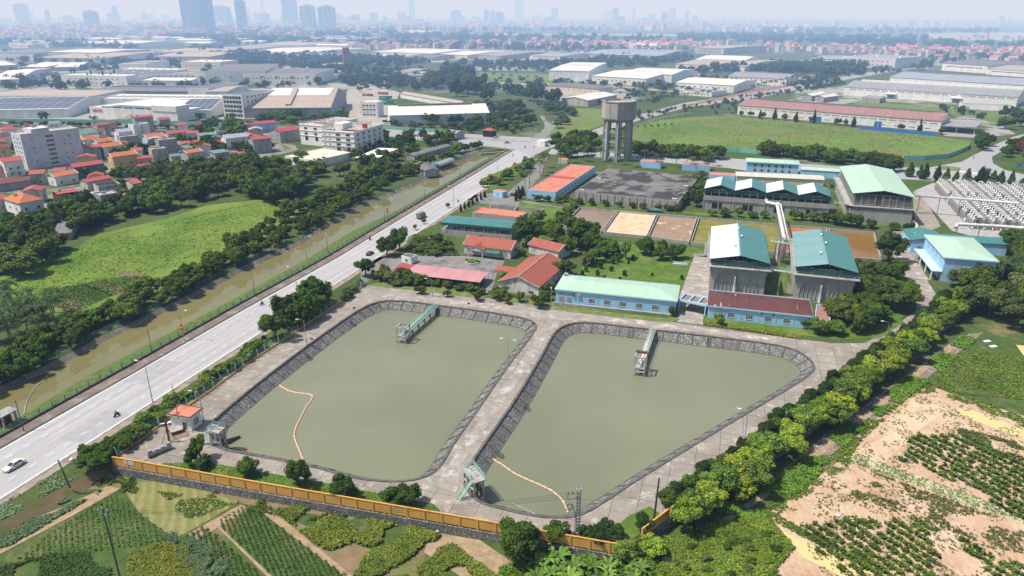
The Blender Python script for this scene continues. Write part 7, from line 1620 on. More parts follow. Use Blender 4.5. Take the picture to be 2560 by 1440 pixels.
boom('orange float boom curving across the left pond', [(698,962),(708,970),(727,979),(747,983),(772,984),(783,991),(779,1000),(765,1017),(757,1035),(745,1057),(737,1076),(735,1090),(741,1108),(749,1127),(758,1150)])
boom('orange float boom curving across the corner of the right pond', [(1221,1137),(1240,1153),(1262,1165),(1280,1180),(1310,1195),(1345,1210),(1375,1223),(1395,1238),(1408,1252),(1418,1274),(1422,1284)])
P_ = px([(60,1036),(66,1005),(82,975),(118,940)], -HC+.08); MB().path(chaikin(P_,2,False), .14, 6).build('floating_hose', concrete_l, None, label='pale hose lying in a curve on the canal at the left edge', cat='hose')
P_ = px([(1280,1258),(1320,1275),(1345,1290)], -HW+.1); MB().path(P_, .09, 5).build('floating_pole', concrete_l, None, label='thin pale pole floating near the bottom of the right pond', cat='pole')
def pier(label, fp, ep, h, dz, wood=False, z0=-HW):
 a = G(fp, z0); e = G(ep, .45); t = thing('pump_pier', label, 'pier', (a.x,a.y,z0), 0)
 d = V((e.x-a.x,e.y-a.y,0)); L_ = d.length; ang = math.atan2(d.y,d.x)-PI/2; t.rotation_euler.z = ang; W = 3.0; D_ = 3.2
 for x in (-W/2, W/2):
  for y in (0, D_): MB().box(x-.17,x+.17,y-.17,y+.17,-1.2,h).build('column', concrete_l, t)
 for z in (1.5, h-.2):
  k = MB(); k.box(-W/2+.17,W/2-.17,-.15,.15,z-.3,z); k.box(-W/2+.17,W/2-.17,D_-.15,D_+.15,z-.3,z); k.box(-W/2-.15,-W/2+.15,.17,D_-.17,z-.3,z); k.box(W/2-.15,W/2+.15,.17,D_-.17,z-.3,z); k.build('beam_ring', concrete_l, t)
 MB().box(-W/2+.2,W/2-.2,D_*.1,D_*.95,dz-.15,dz).build('deck', concrete, t)
 k = MB(); k.bar((0,.2,h-.1),(0,D_-.2,h-.1),.25,.25); k.build('hoist_beam', rust if wood else steel, t)
 k = MB(); k.lathe([(.35,dz),(.35,dz+.9),(.2,dz+1.0),(.2,dz+1.7),(.01,dz+1.75)],10,(.1,1.6)); k.path([(.1,1.6,dz+.8),(.1,3,dz+.8),(0,4.2,dz+.9)],.22,8); k.build('pump', whitem if wood else greenrail, t, smooth=True)
 y0 = D_; zt = .45-z0; k = MB(); k.bar((0,y0,dz),(0,L_+.8,zt),1.8,.25); k.build('walkway', concrete_l, t)
 k = MB();
 for x, r in ((-.55,.16),(-.1,.2),(.4,.14)): k.tube((x,y0,dz+.35),(x,L_+.8,zt+.35),r,n=8)
 k.build('pipe_run', greenrail if not wood else whitem, t, smooth=True)
 rail(t, [(-.95,y0,dz),(-.95,L_+.8,zt)], 1.0, 1.8); rail(t, [(.95,y0,dz),(.95,L_+.8,zt)], 1.0, 1.8); rail(t, [(-W/2,0,dz),(W/2,0,dz)], 1.0, 1.2)
 n = 5
 for i in range(1, n): f = i/n; y = y0+(L_-y0)*f; MB().box(-.5,.5,y-.15,y+.15,-1,dz+(zt-dz)*f-.2).build('trestle', concrete, t)
 if wood: MB().box(-W/2-.2,W/2+.2,D_-.3,D_+.5,h,h+.18).build('maroon_beam', t_brown, t)
pier('pump platform with green pipe walkway in the left pond', (1003,858), (1087,766), 5.6, 2.1)
pier('pump platform with white walkway and maroon beam in the right pond', (1597,940), (1632,826), 6.2, 2.2, True)
def sluice(label, base, az, L_, W, hd, nleg, stair):
 g = G(base); t = thing('sluice_tower', label, 'sluice', (g.x,g.y,0), az)
 for i in range(nleg):
  for y in (0, W-.35): MB().box(L_*i/(nleg-1)*.93,L_*i/(nleg-1)*.93+.4,y,y+.35,-2.6,hd-.25).build('column', concrete_l, t)
 for z in (1.0,): k = MB(); k.box(.4,L_*.93,.05,.3,z,z+.35); k.box(.4,L_*.93,W-.3,W-.05,z,z+.35); k.build('cross_beam', concrete_l, t)
 MB().box(-.2,L_+.2,-.2,W+.2,hd-.25,hd).build('deck', concrete, t)
 rail(t, [(-.15,-.15,hd),(-.15,W+.15,hd),(L_+.15,W+.15,hd)], 1.15, 1.2, r=.05, mids=3); rail(t, [(-.15,-.15,hd),(L_-1.2,-.15,hd)], 1.15, 1.2, r=.05, mids=3)
 for x in (L_*.3, L_*.65): k = MB(); k.tube((x,W/2,hd),(x,W/2,hd+1.2),.1,n=6); k.tube((x,W/2-.3,hd+1.1),(x,W/2+.3,hd+1.1),.05,n=6); k.lathe([(.3,hd+1.2),(.36,hd+1.23),(.3,hd+1.26)],10,(x,W/2)); k.build('gate_winch', whitem, t)
 k = MB(); sx = L_-1.1 if stair == 'f' else -.2; n = 11
 for i in range(n):
  f = i/n
  if stair == 'f': k.box(sx,sx+.9,-.4-f*3.0,-.15-f*3.0,hd*(1-f)-.12,hd*(1-f)-.06)
  else: k.box(-.4-f*2.6,-.15-f*2.6,0,.9,hd*(1-f)-.12,hd*(1-f)-.06)
 if stair == 'f':
  for x in (sx,sx+.9): k.bar((x,-.2,hd-.1),(x,-3.3,0.05),.06,.2); k.bar((x,-.2,hd+.9),(x,-3.3,.95),.05,.05)
 else:
  for y in (0,.9): k.bar((-.2,y,hd-.1),(-2.9,y,.05),.06,.2); k.bar((-.2,y,hd+.9),(-2.9,y,.95),.05,.05)
 k.build('stair', greenrail, t); MB().box(L_*.2,L_*.8,W-.2,W-.05,-2.5,1.0).build('sluice_gate', rust, t)
sluice('green railed sluice tower with stair at the left corner of the left pond', (527,1116), math.radians(-10), 2.6, 2.4, 4.0, 2, 'l')
sluice('long green railed sluice platform with stair at the corner of the right pond', (1158,1206), math.radians(-62), 5.6, 2.4, 3.6, 4, 'f')
g = G((12,1072)); t = thing('sluice_tower', 'grey concrete sluice house on the canal verge at the left edge', 'sluice', (g.x,g.y,0), math.radians(70));
for x in (0,3.2):
 for y in (0,2.2): MB().box(x,x+.4,y,y+.4,-2,3.2).build('column', concrete, t)
MB().box(-.4,4,-.4,3,3.2,3.45).build('deck', concrete, t); rail(t, [(-.3,-.3,3.45),(3.9,-.3,3.45),(3.9,2.9,3.45)], 1, 1.2, steel); MB().box(.4,3.2,1.9,2.1,-1.5,2.2).build('sluice_gate', rust, t)
MB().bar(G((565,1106),-1.6)+V((0,0,.2)), G((600,1094),-2.2), .3, 1.2).build('wing_wall', darkconc, None, label='dark sloping wing wall beside the left sluice tower in the left pond', cat='wall')
for i, (q, s) in enumerate((((1298,1003),1),((1228,1118),1),((1577,820),2),((1773,842),2),((757,880),3),((868,797),3))):
 g = G(q); t = thing('pond_ladder', ['iron steps on the dike bank halfway along the right pond','iron steps on the dike bank near the sluice platform','iron steps left of the white walkway pier','iron steps right of the white walkway pier','iron steps on the road side bank of the left pond','iron steps near the upper left corner of the left pond'][i], 'steps', (g.x,g.y,0), [0,math.radians(-22),math.radians(-106),math.radians(-25)][s])
 k = MB()
 for j in range(7): k.box(.3+j*.42,.42+j*.42,-.55,.55,-.3-j*.3+.28,-.3-j*.3+.36)
 k.bar((.2,-.55,.15),(3.1,-.55,-1.9),.1,.1); k.bar((.2,.55,.15),(3.1,.55,-1.9),.1,.1); k.build('steps', darkconc, t)
t, w, d = building('pump_hut', 'small white hut with terracotta flat roof beside the left sluice tower', 'hut', (424,1036), (474,1044), (504,1025), 3.9, 'flat', 0, white, None, parapet=.02)
k = MB(); k.box(-.6,w+.6,-.6,d+.6,3.9,4.1); k.build('roof', white, t); k = MB();
for q in ((-.6,w+.6,-.6,-.35),(-.6,w+.6,d+.35,d+.6),(-.6,-.35,-.35,d+.35),(w+.35,w+.6,-.35,d+.35)): k.box(*q,4.1,4.35)
k.build('roof_edge', darkconc, t); MB().box(-.35,w+.35,-.35,d+.35,4.1,4.18).build('roof_terrace', terra, t)
MB().box(w*.58,w*.58+1.0,-.05,0,0,2.3).build('door', mat('olive_door',(.14,.12,.08),(.1,.09,.06),1,.7), t); add_wins(t, w, d, 'r', 1, [1.3], 1.5, 1.4, 3, 1, fm=t_brown, pm=mat('shutter_pink',(.5,.4,.38),(.42,.33,.3),1,.7))
MB().box(-.2,w+.2,-.2,d+.2,-.1,.2).build('plinth', concrete_l, t)
g = G((446,1046),4.2); t = thing('antenna_mast', 'dark guyed mast on top of the small white hut', 'mast', (g.x,g.y,4.15)); MB().tube((0,0,0),(0,0,htop((446,1046),960,4.2)),.09,.06,6).build('mast', rust, t); k = MB(); k.tube((0,0,2),(1,.3,0),.03,n=4); k.tube((0,0,2),(-.8,.5,0),.03,n=4); k.build('brace', rust, t)
g = G((424,1106)); t = thing('rusty_gantry', 'rusty tripod pole left of the small white hut', 'gantry', (g.x,g.y,0), .3); MB().box(-.2,.2,-.2,.2,-.1,6.2).build('pole', rust, t); k = MB(); k.bar((0,0,4),(-1.6,0,0),.12,.12); k.bar((0,0,4),(1.2,1.2,0),.12,.12); k.bar((-.2,0,6.2),(3,2.4,6.4),.14,.14); k.build('brace', rust, t)
g = G((430,1090)); t = thing('concrete_sump', 'dark concrete sump block beside the rusty tripod pole', 'sump', (g.x,g.y,0), math.radians(35)); MB().box(0,2.6,0,2.2,0,.9).build('body', darkconc, t); MB().box(-.1,2.7,-.1,2.3,.9,1.02).build('lid', concrete, t); MB().lathe([(.35,1.02),(.35,1.12),(.01,1.15)],10,(.7,1.4)).build('manhole_cover', steel, t); MB().box(-.6,3.6,-2.2,2.8,-.01,.13).build('rust_stained_slab', mat('rust_slab',(.27,.2,.16),(.18,.12,.09),.8,.9), t)
g = G((372,1148)); t = thing('equipment_cabinet', 'long grey steel equipment cabinet with raised boxes near the wall corner', 'cabinet', (g.x,g.y,0), math.radians(48)); MB().box(0,5.4,0,1.1,.5,1.35).build('body', steel, t)
for i, x in enumerate((.1,1.5,3.0,4.4)): MB().box(x,x+.9,.1,.9,1.35,1.55+.3*(i%3==0)).build('raised_box', steel, t)
for x in (.1,2.6,5.1): MB().box(x,x+.15,.1,.9,-.05,.5).build('leg', steel, t)
k = MB();
for j in range(3): k.tube((-3,.1+j*.3,.2),(-.2,.1+j*.3,.2),.06,n=5)
k.build('conduit', whitem, t)
k = MB(); a = G((400,1064));
for x, y, s in ((0,0,1.3),(1.6,.5,.9)): k.bar((x,y,.5),(x+s,y+.2,.7),1.0,.06)
k.build('white_sheet_scraps', whitem, None, a, label='white sheet scraps lying in the hedge strip left of the hut', cat='scrap')
for bp, lab in (((886,779),'small red warning sign at the upper left of the left pond'),((780,857),'small red warning sign on the road side of the left pond'),((1172,768),'small red warning sign at the top of the left pond'),((1334,818),'small red warning sign at the right corner of the left pond'),((615,1137),'small red warning sign with striped post at the bottom of the left pond')):
 g = G(bp); t = thing('warning_sign', lab, 'sign', (g.x,g.y,0)); MB().tube((0,0,-.1),(0,0,1.3),.05,n=6).build('post', whitem, t); MB().box(-.5,.5,-.06,-.02,1.1,1.7).build('board', redsign, t)
for bp, sz, lab in (((1313,404),(2.8,1.6),'blue direction sign on the right road edge before the crossroads'),((2545,425),(3,2),'pale blue notice board right of the road fork')):
 g = G(bp); t = thing('road_sign', lab, 'sign', (g.x,g.y,0)); MB().tube((-.9,0,-.1),(-.9,0,3.4),.08,n=6).build('post', steel, t); MB().tube((.9,0,-.1),(.9,0,3.4),.08,n=6).build('post', steel, t); MB().box(-sz[0]/2,sz[0]/2,-.1,-.09+.05,2,2+sz[1]).build('board', mat('blue_sign',(.03,.2,.6),(.03,.18,.52),1,.5), t); MB().box(-sz[0]*.3,sz[0]*.3,-.13,-.101,2.5,2.7).build('arrow', whitem, t)
carpaint = mat('white_car_paint', (.72,.72,.73), (.66,.66,.67), .3, .25, spec=.6)
def wheel_(t, x, y, r=.33, w=.22):
 o = link('wheel', WHL.get(('t',r)) or WHL.setdefault(('t',r), MB().tube((0,-w/2,0),(0,w/2,0),r,n=16).mesh('wheel', black)), t, (x,y,r)); link('rim', WHL.get(('r',r)) or WHL.setdefault(('r',r), MB().tube((0,-w/2-.01,0),(0,w/2+.01,0),r*.6,n=12).mesh('rim', steel)), o)
WHL = {}
def loft(mb, secs):   # secs: list of cross-sections (same length), closed rings
 k = len(mb.v); n = len(secs[0])
 for s in secs: mb.v += [tuple(p) for p in s]
 for i in range(len(secs)-1):
  for j in range(n): q = (j+1)%n; mb.f.append((k+i*n+j,k+i*n+q,k+(i+1)*n+q,k+(i+1)*n+j)); mb.m.append(mb.k)
 mb.f.append(tuple(k+n-1-j for j in range(n))); mb.f.append(tuple(k+(len(secs)-1)*n+j for j in range(n))); mb.m += [mb.k]*2
def car(bp, az, label, paint, suv=False, z=.05):
 g = G(bp, z); t = thing('car', label, 'car', (g.x,g.y,z), az); hh = .12 if suv else 0
 prof = [(-2.25,.55,.62),(-2.2,.85,.78),(-1.6,.95,.85),(-.9,.93,.88),(.9,.93,.88),(1.5,.86,.86),(2.1,.74,.78),(2.28,.55,.62)]
 secs = [[(x,-w_,.28),(x,-w_-.02,.55*1),(x,-w_+.04,zt+hh),(x,w_-.04,zt+hh),(x,w_+.02,.55),(x,w_,.28)] for x, zt, w_ in [(a,b,c) for a,b,c in prof]]
 k = MB(); loft(k, secs); k.build('body', paint, t, smooth=False)
 k = MB(); cab = [(-1.75,.95,.74),(-1.15,1.38,.62),(.25,1.42,.62),(1.05,.93,.74)] if not suv else [(-2.1,.95,.76),(-1.9,1.5,.66),(.3,1.55,.66),(1.15,.98,.76)]
 loft(k, [[(x,-w_-.06*(zt<1.2),.9+hh),(x,-w_,zt+hh),(x,w_,zt+hh),(x,w_+.06*(zt<1.2),.9+hh)] for x, zt, w_ in cab]); k.build('window', glass, t)
 k = MB(); c = cab; k.box(c[1][0]-.05,c[2][0]+.05,-.6,.6,c[1][1]+hh-.01,c[2][1]+hh+.05)
 for s in (-1,1): k.bar((c[0][0],s*.74,.95+hh),(c[1][0],s*.62,c[1][1]+hh),.06,.06); k.bar((c[2][0],s*.62,c[2][1]+hh),(c[3][0],s*.72,.95+hh),.06,.06); k.box(-.4,-.32,min(s*.7,s*.74),max(s*.7,s*.74),.9+hh,1.38+hh)
 k.build('roof', paint, t)
 for x in (-1.35,1.4):
  for y in (-.78,.78): wheel_(t, x, y)
 for s in (-.6,.6): MB().box(2.2,2.3,s-.18,s+.18,.55,.72).build('headlight', whitem, t); MB().box(-2.28,-2.2,s-.16,s+.16,.6,.8).build('tail_light', redsign, t)
 MB().box(-2.3,2.3,-.7,.7,.2,.3).build('underbody', black, t); return t
raz = math.radians(71.7)
c = car((37,1168), raz+PI, 'white saloon car with red side lettering on the road at lower left', carpaint)
for s in (-1,1): MB().box(-.6,.5,min(s*.9,s*.905),max(s*.9,s*.905),.55,.7).build('side_lettering', redsign, c)
car((1310,368), raz+PI, 'white car crossing the junction at the head of the road', carpaint); car((1281,488), raz, 'dark car parked beside the sentry box', mat('dark_car_paint',(.04,.04,.05),(.03,.03,.04),1,.3,spec=.6)); car((2079,467), raz, 'dark car parked beside the largest mint roofed hall', mat('dark_car_paint',(.04,.04,.05)), True)
car((1241,347), .05, 'white car waiting on the cross road left of the junction', carpaint, True); car((1268,358), .05, 'grey car beside the white one on the cross road', mat('grey_car_paint',(.25,.25,.27),(.2,.2,.22),1,.3,spec=.6)); car((925,636), raz, 'dark car under the roadside trees', mat('dark_car_paint',(.04,.04,.05)))
def truck(bp, az, label, cabm, bodym, Lb=4.6, name='lorry', hb=3.1, cat='lorry'):
 g = G(bp, .05); t = thing(name, label, cat, (g.x,g.y,.05), az)
 k = MB(); prof = [(-1.2,-1.2),(1.2,-1.2),(1.2,1.2),(-1.2,1.2)]
 k = MB(); k.box(-Lb,0,-1.2,1.2,.9,hb-.5); rz_ = [(1.2*math.cos(PI*j/6), hb-.5+.55*math.sin(PI*j/6)) for j in range(7)]
 for (y0,z0),(y1,z1) in zip(rz_, rz_[1:]): k.face([(-Lb,y0,z0),(0,y0,z0),(0,y1,z1),(-Lb,y1,z1)])
 k.face([(-Lb,y,z) for y,z in rz_]); k.face([(0,y,z) for y,z in reversed(rz_)]); k.build('cargo_body', bodym, t)
 k = MB(); loft(k, [[(x,-1.1,.6),(x,-1.1,z1),(x,1.1,z1),(x,1.1,.6)] for x, z1 in ((.1,2.35),(1.1,2.35),(1.6,1.5),(2.1,1.3))]); k.build('cab', cabm, t)
 MB().bar((1.13,0,2.25),(1.6,0,1.6),1.9,.06).build('windscreen', glass, t); k = MB(); k.box(.4,1.1,-1.13,-1.1,1.5,2.1); k.box(.4,1.1,1.1,1.13,1.5,2.1); k.build('window', glass, t); MB().box(-Lb,2,-.5,.5,.55,.85).build('chassis', black, t)
 for x in (1.2,-1.0,-Lb+1):
  for y in (-1.0,1.0): wheel_(t, x, y, .48, .3)
 return t
truck((1056,543), raz, 'grey green canvas topped lorry in the middle of the road', mat('grey_green_paint',(.1,.12,.1),(.08,.09,.08),.8,.6), mat('grey_canvas',(.12,.14,.12),(.22,.24,.22),1.2,.8))
truck((2457,431), math.radians(120), 'dark grey minibus like lorry at the road fork', mat('slate_paint',(.06,.07,.09),(.05,.06,.07),1,.4), mat('slate_paint',(.06,.07,.09)), 4.0)
truck((2040-15,285), 0.3, 'white lorry parked in front of the maroon roofed warehouse', carpaint, carpaint, 5); truck((990,303-50), .2, 'pale lorry in the container yard', carpaint, concrete_l, 6)
def figure():
 P_ = {'pel':(0,0,.78,.15),'ch':(.1,0,1.2,.17),'ne':(.13,0,1.42,.065),'hd':(.16,0,1.6,.11),'ht':(.16,0,1.7,.08),
  'hl':(.05,.12,.76,.1),'kl':(.42,.2,.72,.075),'al':(.36,.19,.32,.05),'fl':(.5,.19,.28,.04),'hr':(.05,-.12,.76,.1),'kr':(.42,-.2,.72,.075),'ar':(.36,-.19,.32,.05),'fr':(.5,-.19,.28,.04),
  'sl':(.12,.2,1.33,.07),'el':(.32,.28,1.12,.05),'wl':(.56,.26,1.08,.035),'gl':(.62,.26,1.08,.04),'sr':(.12,-.2,1.33,.07),'er':(.32,-.28,1.12,.05),'wr':(.56,-.26,1.08,.035),'gr':(.62,-.26,1.08,.04)}
 E_ = ['pel ch','ch ne','ne hd','hd ht','pel hl','hl kl','kl al','al fl','pel hr','hr kr','kr ar','ar fr','ch sl','sl el','el wl','wl gl','ch sr','sr er','er wr','wr gr']
 ks = list(P_); me = bpy.data.meshes.new('body'); me.from_pydata([P_[k][:3] for k in ks], [tuple(ks.index(q) for q in e.split()) for e in E_], [])
 o = bpy.data.objects.new('tmp', me); COL.objects.link(o); m = o.modifiers.new('s','SKIN');
 for i, k in enumerate(ks): me.skin_vertices[0].data[i].radius = (P_[k][3],)*2
 me.skin_vertices[0].data[0].use_root = True; o.modifiers.new('u','SUBSURF').levels = 1
 r = bpy.data.meshes.new_from_object(o.evaluated_get(bpy.context.evaluated_depsgraph_get())); bpy.data.objects.remove(o); return r
FIG = figure(); skin = mat('skin_tone',(.45,.28,.2),(.4,.25,.18),2,.6)
cl_ = [mat('dark_clothes',(.03,.035,.05),(.02,.02,.03),2,.9), mat('blue_grey_clothes',(.12,.2,.3),(.09,.15,.24),2,.9), mat('brown_clothes',(.15,.1,.08),(.11,.08,.06),2,.9)]
def bike(bp, az, label, rider=0, helmet=None, plabel=None, z=.05):
 g = G(bp, z); t = thing('motorbike', label, 'motorbike', (g.x,g.y,z), az)
 for x in (-.62,.62): MB().tube((x,-.06,.3),(x,.06,.3),.3,n=14).build('wheel', black, t)
 k = MB(); loft(k, [[(x,-w_,a),(x,-w_,b),(x,w_,b),(x,w_,a)] for x, a, b, w_ in ((-.85,.55,.7,.08),(-.4,.4,.78,.15),(.1,.35,.72,.14),(.3,.3,.6,.12),(.45,.4,1.0,.12),(.62,.55,1.02,.1))]); k.build('body', cl_[0], t)
 MB().box(-.6,.15,-.14,.14,.72,.82).build('saddle', black, t); k = MB(); k.bar((.5,-.33,1.05),(.5,.33,1.05),.05,.05); k.bar((.48,0,1.05),(.66,0,.4),.08,.08); k.build('handlebar', steel, t); MB().box(.6,.68,-.08,.08,.85,.98).build('headlight', whitem, t)
 if plabel:
  p = thing('person', plabel, 'person', (g.x,g.y,z), az); me = FIG.copy(); me.materials.clear(); me.materials.append(cl_[rider]); link('body', me, p, (-.1,0,.05))
  MB().lathe([(.01,1.9),(.1,1.87),(.15,1.78),(.155,1.66),(.13,1.6)],10,(.06,0)).build('helmet', helmet or whitem, p, smooth=True); MB().box(.14,.2,-.07,.07,1.58,1.74).build('face', skin, p)
for bp, az, lab, r, h, pl in (((292,1040),raz+PI,'dark motorbike on the right lanes at lower left',0,whitem,'rider in dark clothes and white helmet on the motorbike at lower left'),((655,762),raz,'motorbike on the far lane beside the tree clump',1,bluetrim,'rider in blue grey on the motorbike beside the tree clump'),((925,600),raz,'motorbike near the canal kerb above the grey hut',0,black,'rider in dark clothes near the canal kerb'),((1145,505),raz+PI,'motorbike on the right edge of the road by the works entrance',0,whitem,'rider with pale helmet by the works entrance'),((1265,425),raz,'motorbike in the middle of the road in the distance',0,black,'rider in black in the middle of the road in the distance'),((1282,390),raz,'motorbike near the culvert end of the road',2,redsign,'rider with red helmet near the culvert end of the road'),((1335,370),raz+.3,'motorbike crossing the junction on its right side',0,whitem,'rider crossing the junction on its right side'),((2434,396),1.2,'motorbike going up the right hand road',0,redsign,'rider going up the right hand road'),((2462,418),1.0,'motorbike just ahead of the grey lorry at the fork',2,redsign,'rider just ahead of the grey lorry at the fork')): bike(bp, az, lab, r, h, pl)
bike((1168,652), .3, 'parked motorbike on the asphalt forecourt'); bike((1172,654), .5, 'second parked motorbike on the asphalt forecourt')
g = G((1640,531)); t = thing('tanker_body', 'teal horizontal tank lying at the foot of the covered reservoir', 'tank', (g.x,g.y,0), math.radians(-12)); MB().tube((-3.2,0,1.1),(3,0,1.1),.75,n=14).build('shell', r_teal, t, smooth=False); MB().box(-4.6,-3.3,-.8,.8,.3,1.7).build('cab', tealf, t)
for x in (-3.8,-2,1.8): MB().box(x,x+.5,-.8,.8,-.05,.55).build('support', black, t)
g = G((1700,662)); t = thing('pipe_pile', 'pile of spare teal and grey pipes on the garden lawn', 'pile', (g.x,g.y,0), math.radians(-8))
for i, (y, z, m, L_) in enumerate(((0,.3,pipewhite,6),(.7,.3,greenrail,5),(1.4,.3,rust,6),(.35,.85,greenrail,5.5),(-1.2,.15,concrete,5),(-2,.15,rust,5))): MB().tube((-L_/2,y,z),(L_/2,y,z),.28 if z > .2 else .13,n=10).build('pipe', m, t)
for q, sz, lab in (((1182,655),3.0,'oval planted bed in front of the gatehouse office'),((1258,672),1.6,'small round planter beside the porch of the long tiled house')):
 g = G(q); t = thing('planter', lab, 'planter', (g.x,g.y,0)); MB().lathe([(sz,0),(sz,.35),(sz-.2,.35),(sz-.2,.25),(.01,.25)],20).build('kerb_ring', concrete_l, t); link('plants', crown_mesh(1,'fresh','mid'), t, (0,0,.5), 0, (sz*.9,sz*.9,.7))
for i in range(9):
 x = 1150+i*7.0; g = G((x,690+i*.9));
def litter(name, q, n, z, label, m):
 k = MB(); rr = random.Random(n)
 for x, y in scatter(px(q, z), n, 0, rr): s = rr.uniform(.1,.32); a = rr.uniform(0,3); k.bar((x,y,z+.08),(x+s*math.cos(a),y+s*math.sin(a),z+.12),s,.08)
 k.build(name, m, label=label, cat='litter', kind='stuff')
litter('litter', [(1960,1170),(2060,1090),(2200,985),(2400,840),(2460,830),(2300,960),(2150,1080),(2010,1190)], 420, lowz, 'pale rubbish scattered along the strip below the hedge', mat('pale_rubbish',(.6,.6,.6),(.35,.33,.32),3,.8))
litter('rubble', [(205,1178),(262,1172),(300,1195),(290,1210),(215,1200)], 160, lowz, 'broken stones below the wall corner', concrete_l)
litter('dug_soil', [(300,1078),(345,1060),(340,1085),(300,1100)], 60, 0, 'dark earth clods in the hedge strip', m_soil)
for q, lab in (((2460,855),'white plastic sheet lying above the green crop beds, left one'),((2475,868),'white plastic sheet lying above the green crop beds, right one')): g = G(q, lowz); MB().bar((0,0,.15),(2.2,.5,.25),1.3,.08).build('plastic_sheet', whitem, None, g, label=lab, cat='sheet')
for q, lab in (((1095,1328),'white sack on the soil below the ochre wall'),((726,1281),'blue and white bag below the ochre wall'),((2095,1290),'white sack on the lower clay field'),((180,1150),'white and blue sack on the road shoulder')): g = G(q, lowz if q[1] > 1200 else 0); MB().lathe([(.01,.5),(.35,.42),(.5,.2),(.45,0)],8).build('sack', whitem, None, g, label=lab, cat='sack', smooth=True)
g = G((1270,1040));
t, w, d = building('kiosk_shelter', 'small white pavilion on the corner beyond the crossroads', 'pavilion', (1342,352), (1362,354), (1366,347), 4, 'flat', 0, white, white, dep=6, parapet=.3)
t, w, d = building('gatehouse', 'red roofed gate pavilion behind the crossroads', 'pavilion', (1207,326), (1232,328), (1232,322), 5, 'hip', 2, black, t_red, dep=6)
t, w, d = building('roadside_shed', 'grey arched roadside shed left of the crossroads', 'shed', (1110,330), (1140,334), (1140,326), 5, 'gx', 1.5, greywall, r_grey, dep=10)
k = MB(); k.box(-.6,.6,-.4,.4,0,1.2); g = G((660,848)); k.box(-.5,.5,-.35,.35,1.2,1.25); k.build('vendor_box', black, None, g, label='dark cabinet under the roadside tree clump', cat='cabinet')
# ================================================================= FAR TOWN, SKYLINE, FAR WOODS
rf = random.Random(21)
roofs = [t_red, t_orange, r_red, r_pink, r_grey, r_white]
HP = {}
def hproto(i):
 if i in HP: return HP[i]
 rr = random.Random(i); w, d, h = rr.uniform(6,11), rr.uniform(8,14), rr.choice((4,7,7,10,13)); r = rr.uniform(1.5,3)
 k = MB(); k.k = 0; k.box(-w/2,w/2,-d/2,d/2,0,h); k.face([(-w/2,-d/2,h),(w/2,-d/2,h),(0,-d/2,h+r)])
 k.k = 2
 for z in range(1, int(h), 3):
  for x in (-.3,.25): k.box(w*x,w*x+1.3,-d/2-.05,-d/2,z,z+1.5)
 k.k = 1; o = .4
 if i % 4 == 3: k.box(-w/2-.1,w/2+.1,-d/2-.1,d/2+.1,h,h+.5); k.box(-1,2,-1,2,h+.5,h+2.5)
 else: k.face([(-w/2-o,-d/2-o,h-.2),(0,-d/2-o,h+r),(0,d/2+o,h+r),(-w/2-o,d/2+o,h-.2)]); k.face([(0,-d/2-o,h+r),(w/2+o,-d/2-o,h-.2),(w/2+o,d/2+o,h-.2),(0,d/2+o,h+r)])
 HP[i] = k; return k
meshes = {}
far_red = mat('distant_red_roof', (.36,.15,.13), (.28,.12,.1), .3, .8, rand=.3); far_pink = mat('distant_pink_roof', (.4,.25,.23), (.33,.19,.17), .3, .8, rand=.3); far_wall = mat('distant_house_wall', (.46,.45,.44), (.34,.33,.33), .3, .9, rand=.35)
fr_ = [far_red, far_red, far_pink, concrete_l]
def far_house(x, y, rz, label, group, s=1):
 i = rf.randrange(16)
 if i not in meshes: meshes[i] = hproto(i).mesh('town_house', far_wall, fr_[i % 4] if i % 4 != 3 else concrete_l, glass)
 return link('town_house', meshes[i], None, (x, y, 0), rz, s, label=label, cat='house', group=group)
bands = [ # polygon px, count individually, label, group
([(860,128),(1200,118),(1700,118),(1700,128),(1450,131),(1250,124),(880,130)], 70, 'small red roofed house in the long village band, centre distance', 'houses of the village band in the centre'),
([(1850,118),(2100,120),(2350,132),(2560,140),(2560,168),(2350,152),(2270,142),(1950,135)], 105, 'small red or white house in the dense town behind the right hand factories', 'houses of the dense town on the right'),
([(420,95),(700,92),(900,98),(900,112),(700,108)], 30, 'tiny pale house in the far left village', 'houses of the far left village'),
([(0,92),(330,90),(330,102),(0,104)], 40, 'tiny red roofed house near the elevated road at far left', 'houses near the elevated road'),
([(2400,92),(2560,96),(2700,104),(2700,112),(2400,104)], 25, 'tiny red roofed house on the near bank of the river at far right', 'houses by the river')]
for q, n, lab, grp in bands:
 for x, y in scatter(px(q), n, 10, rf): far_house(x, y, rf.uniform(-.6,.6)+rf.choice((0,PI/2)), lab, grp, rf.uniform(.9,1.5))
def mass(name, specs, mats_, label, cat):
 k = MB()
 for q, n, s0, s1 in specs:
  for x, y in scatter(px(q), n, 0, rf):
   p = hproto(rf.randrange(16)); s = rf.uniform(s0, s1); a = rf.uniform(-.5,.5)+rf.choice((0,PI/2)); ca, sa = math.cos(a), math.sin(a); b = len(k.v)
   k.v += [(x+s*(ca*v[0]-sa*v[1]), y+s*(sa*v[0]+ca*v[1]), s*v[2]) for v in p.v]; k.f += [tuple(i+b for i in f) for f in p.f]; k.m += p.m
 return k.build(name, mats_, label=label, cat=cat, kind='stuff')
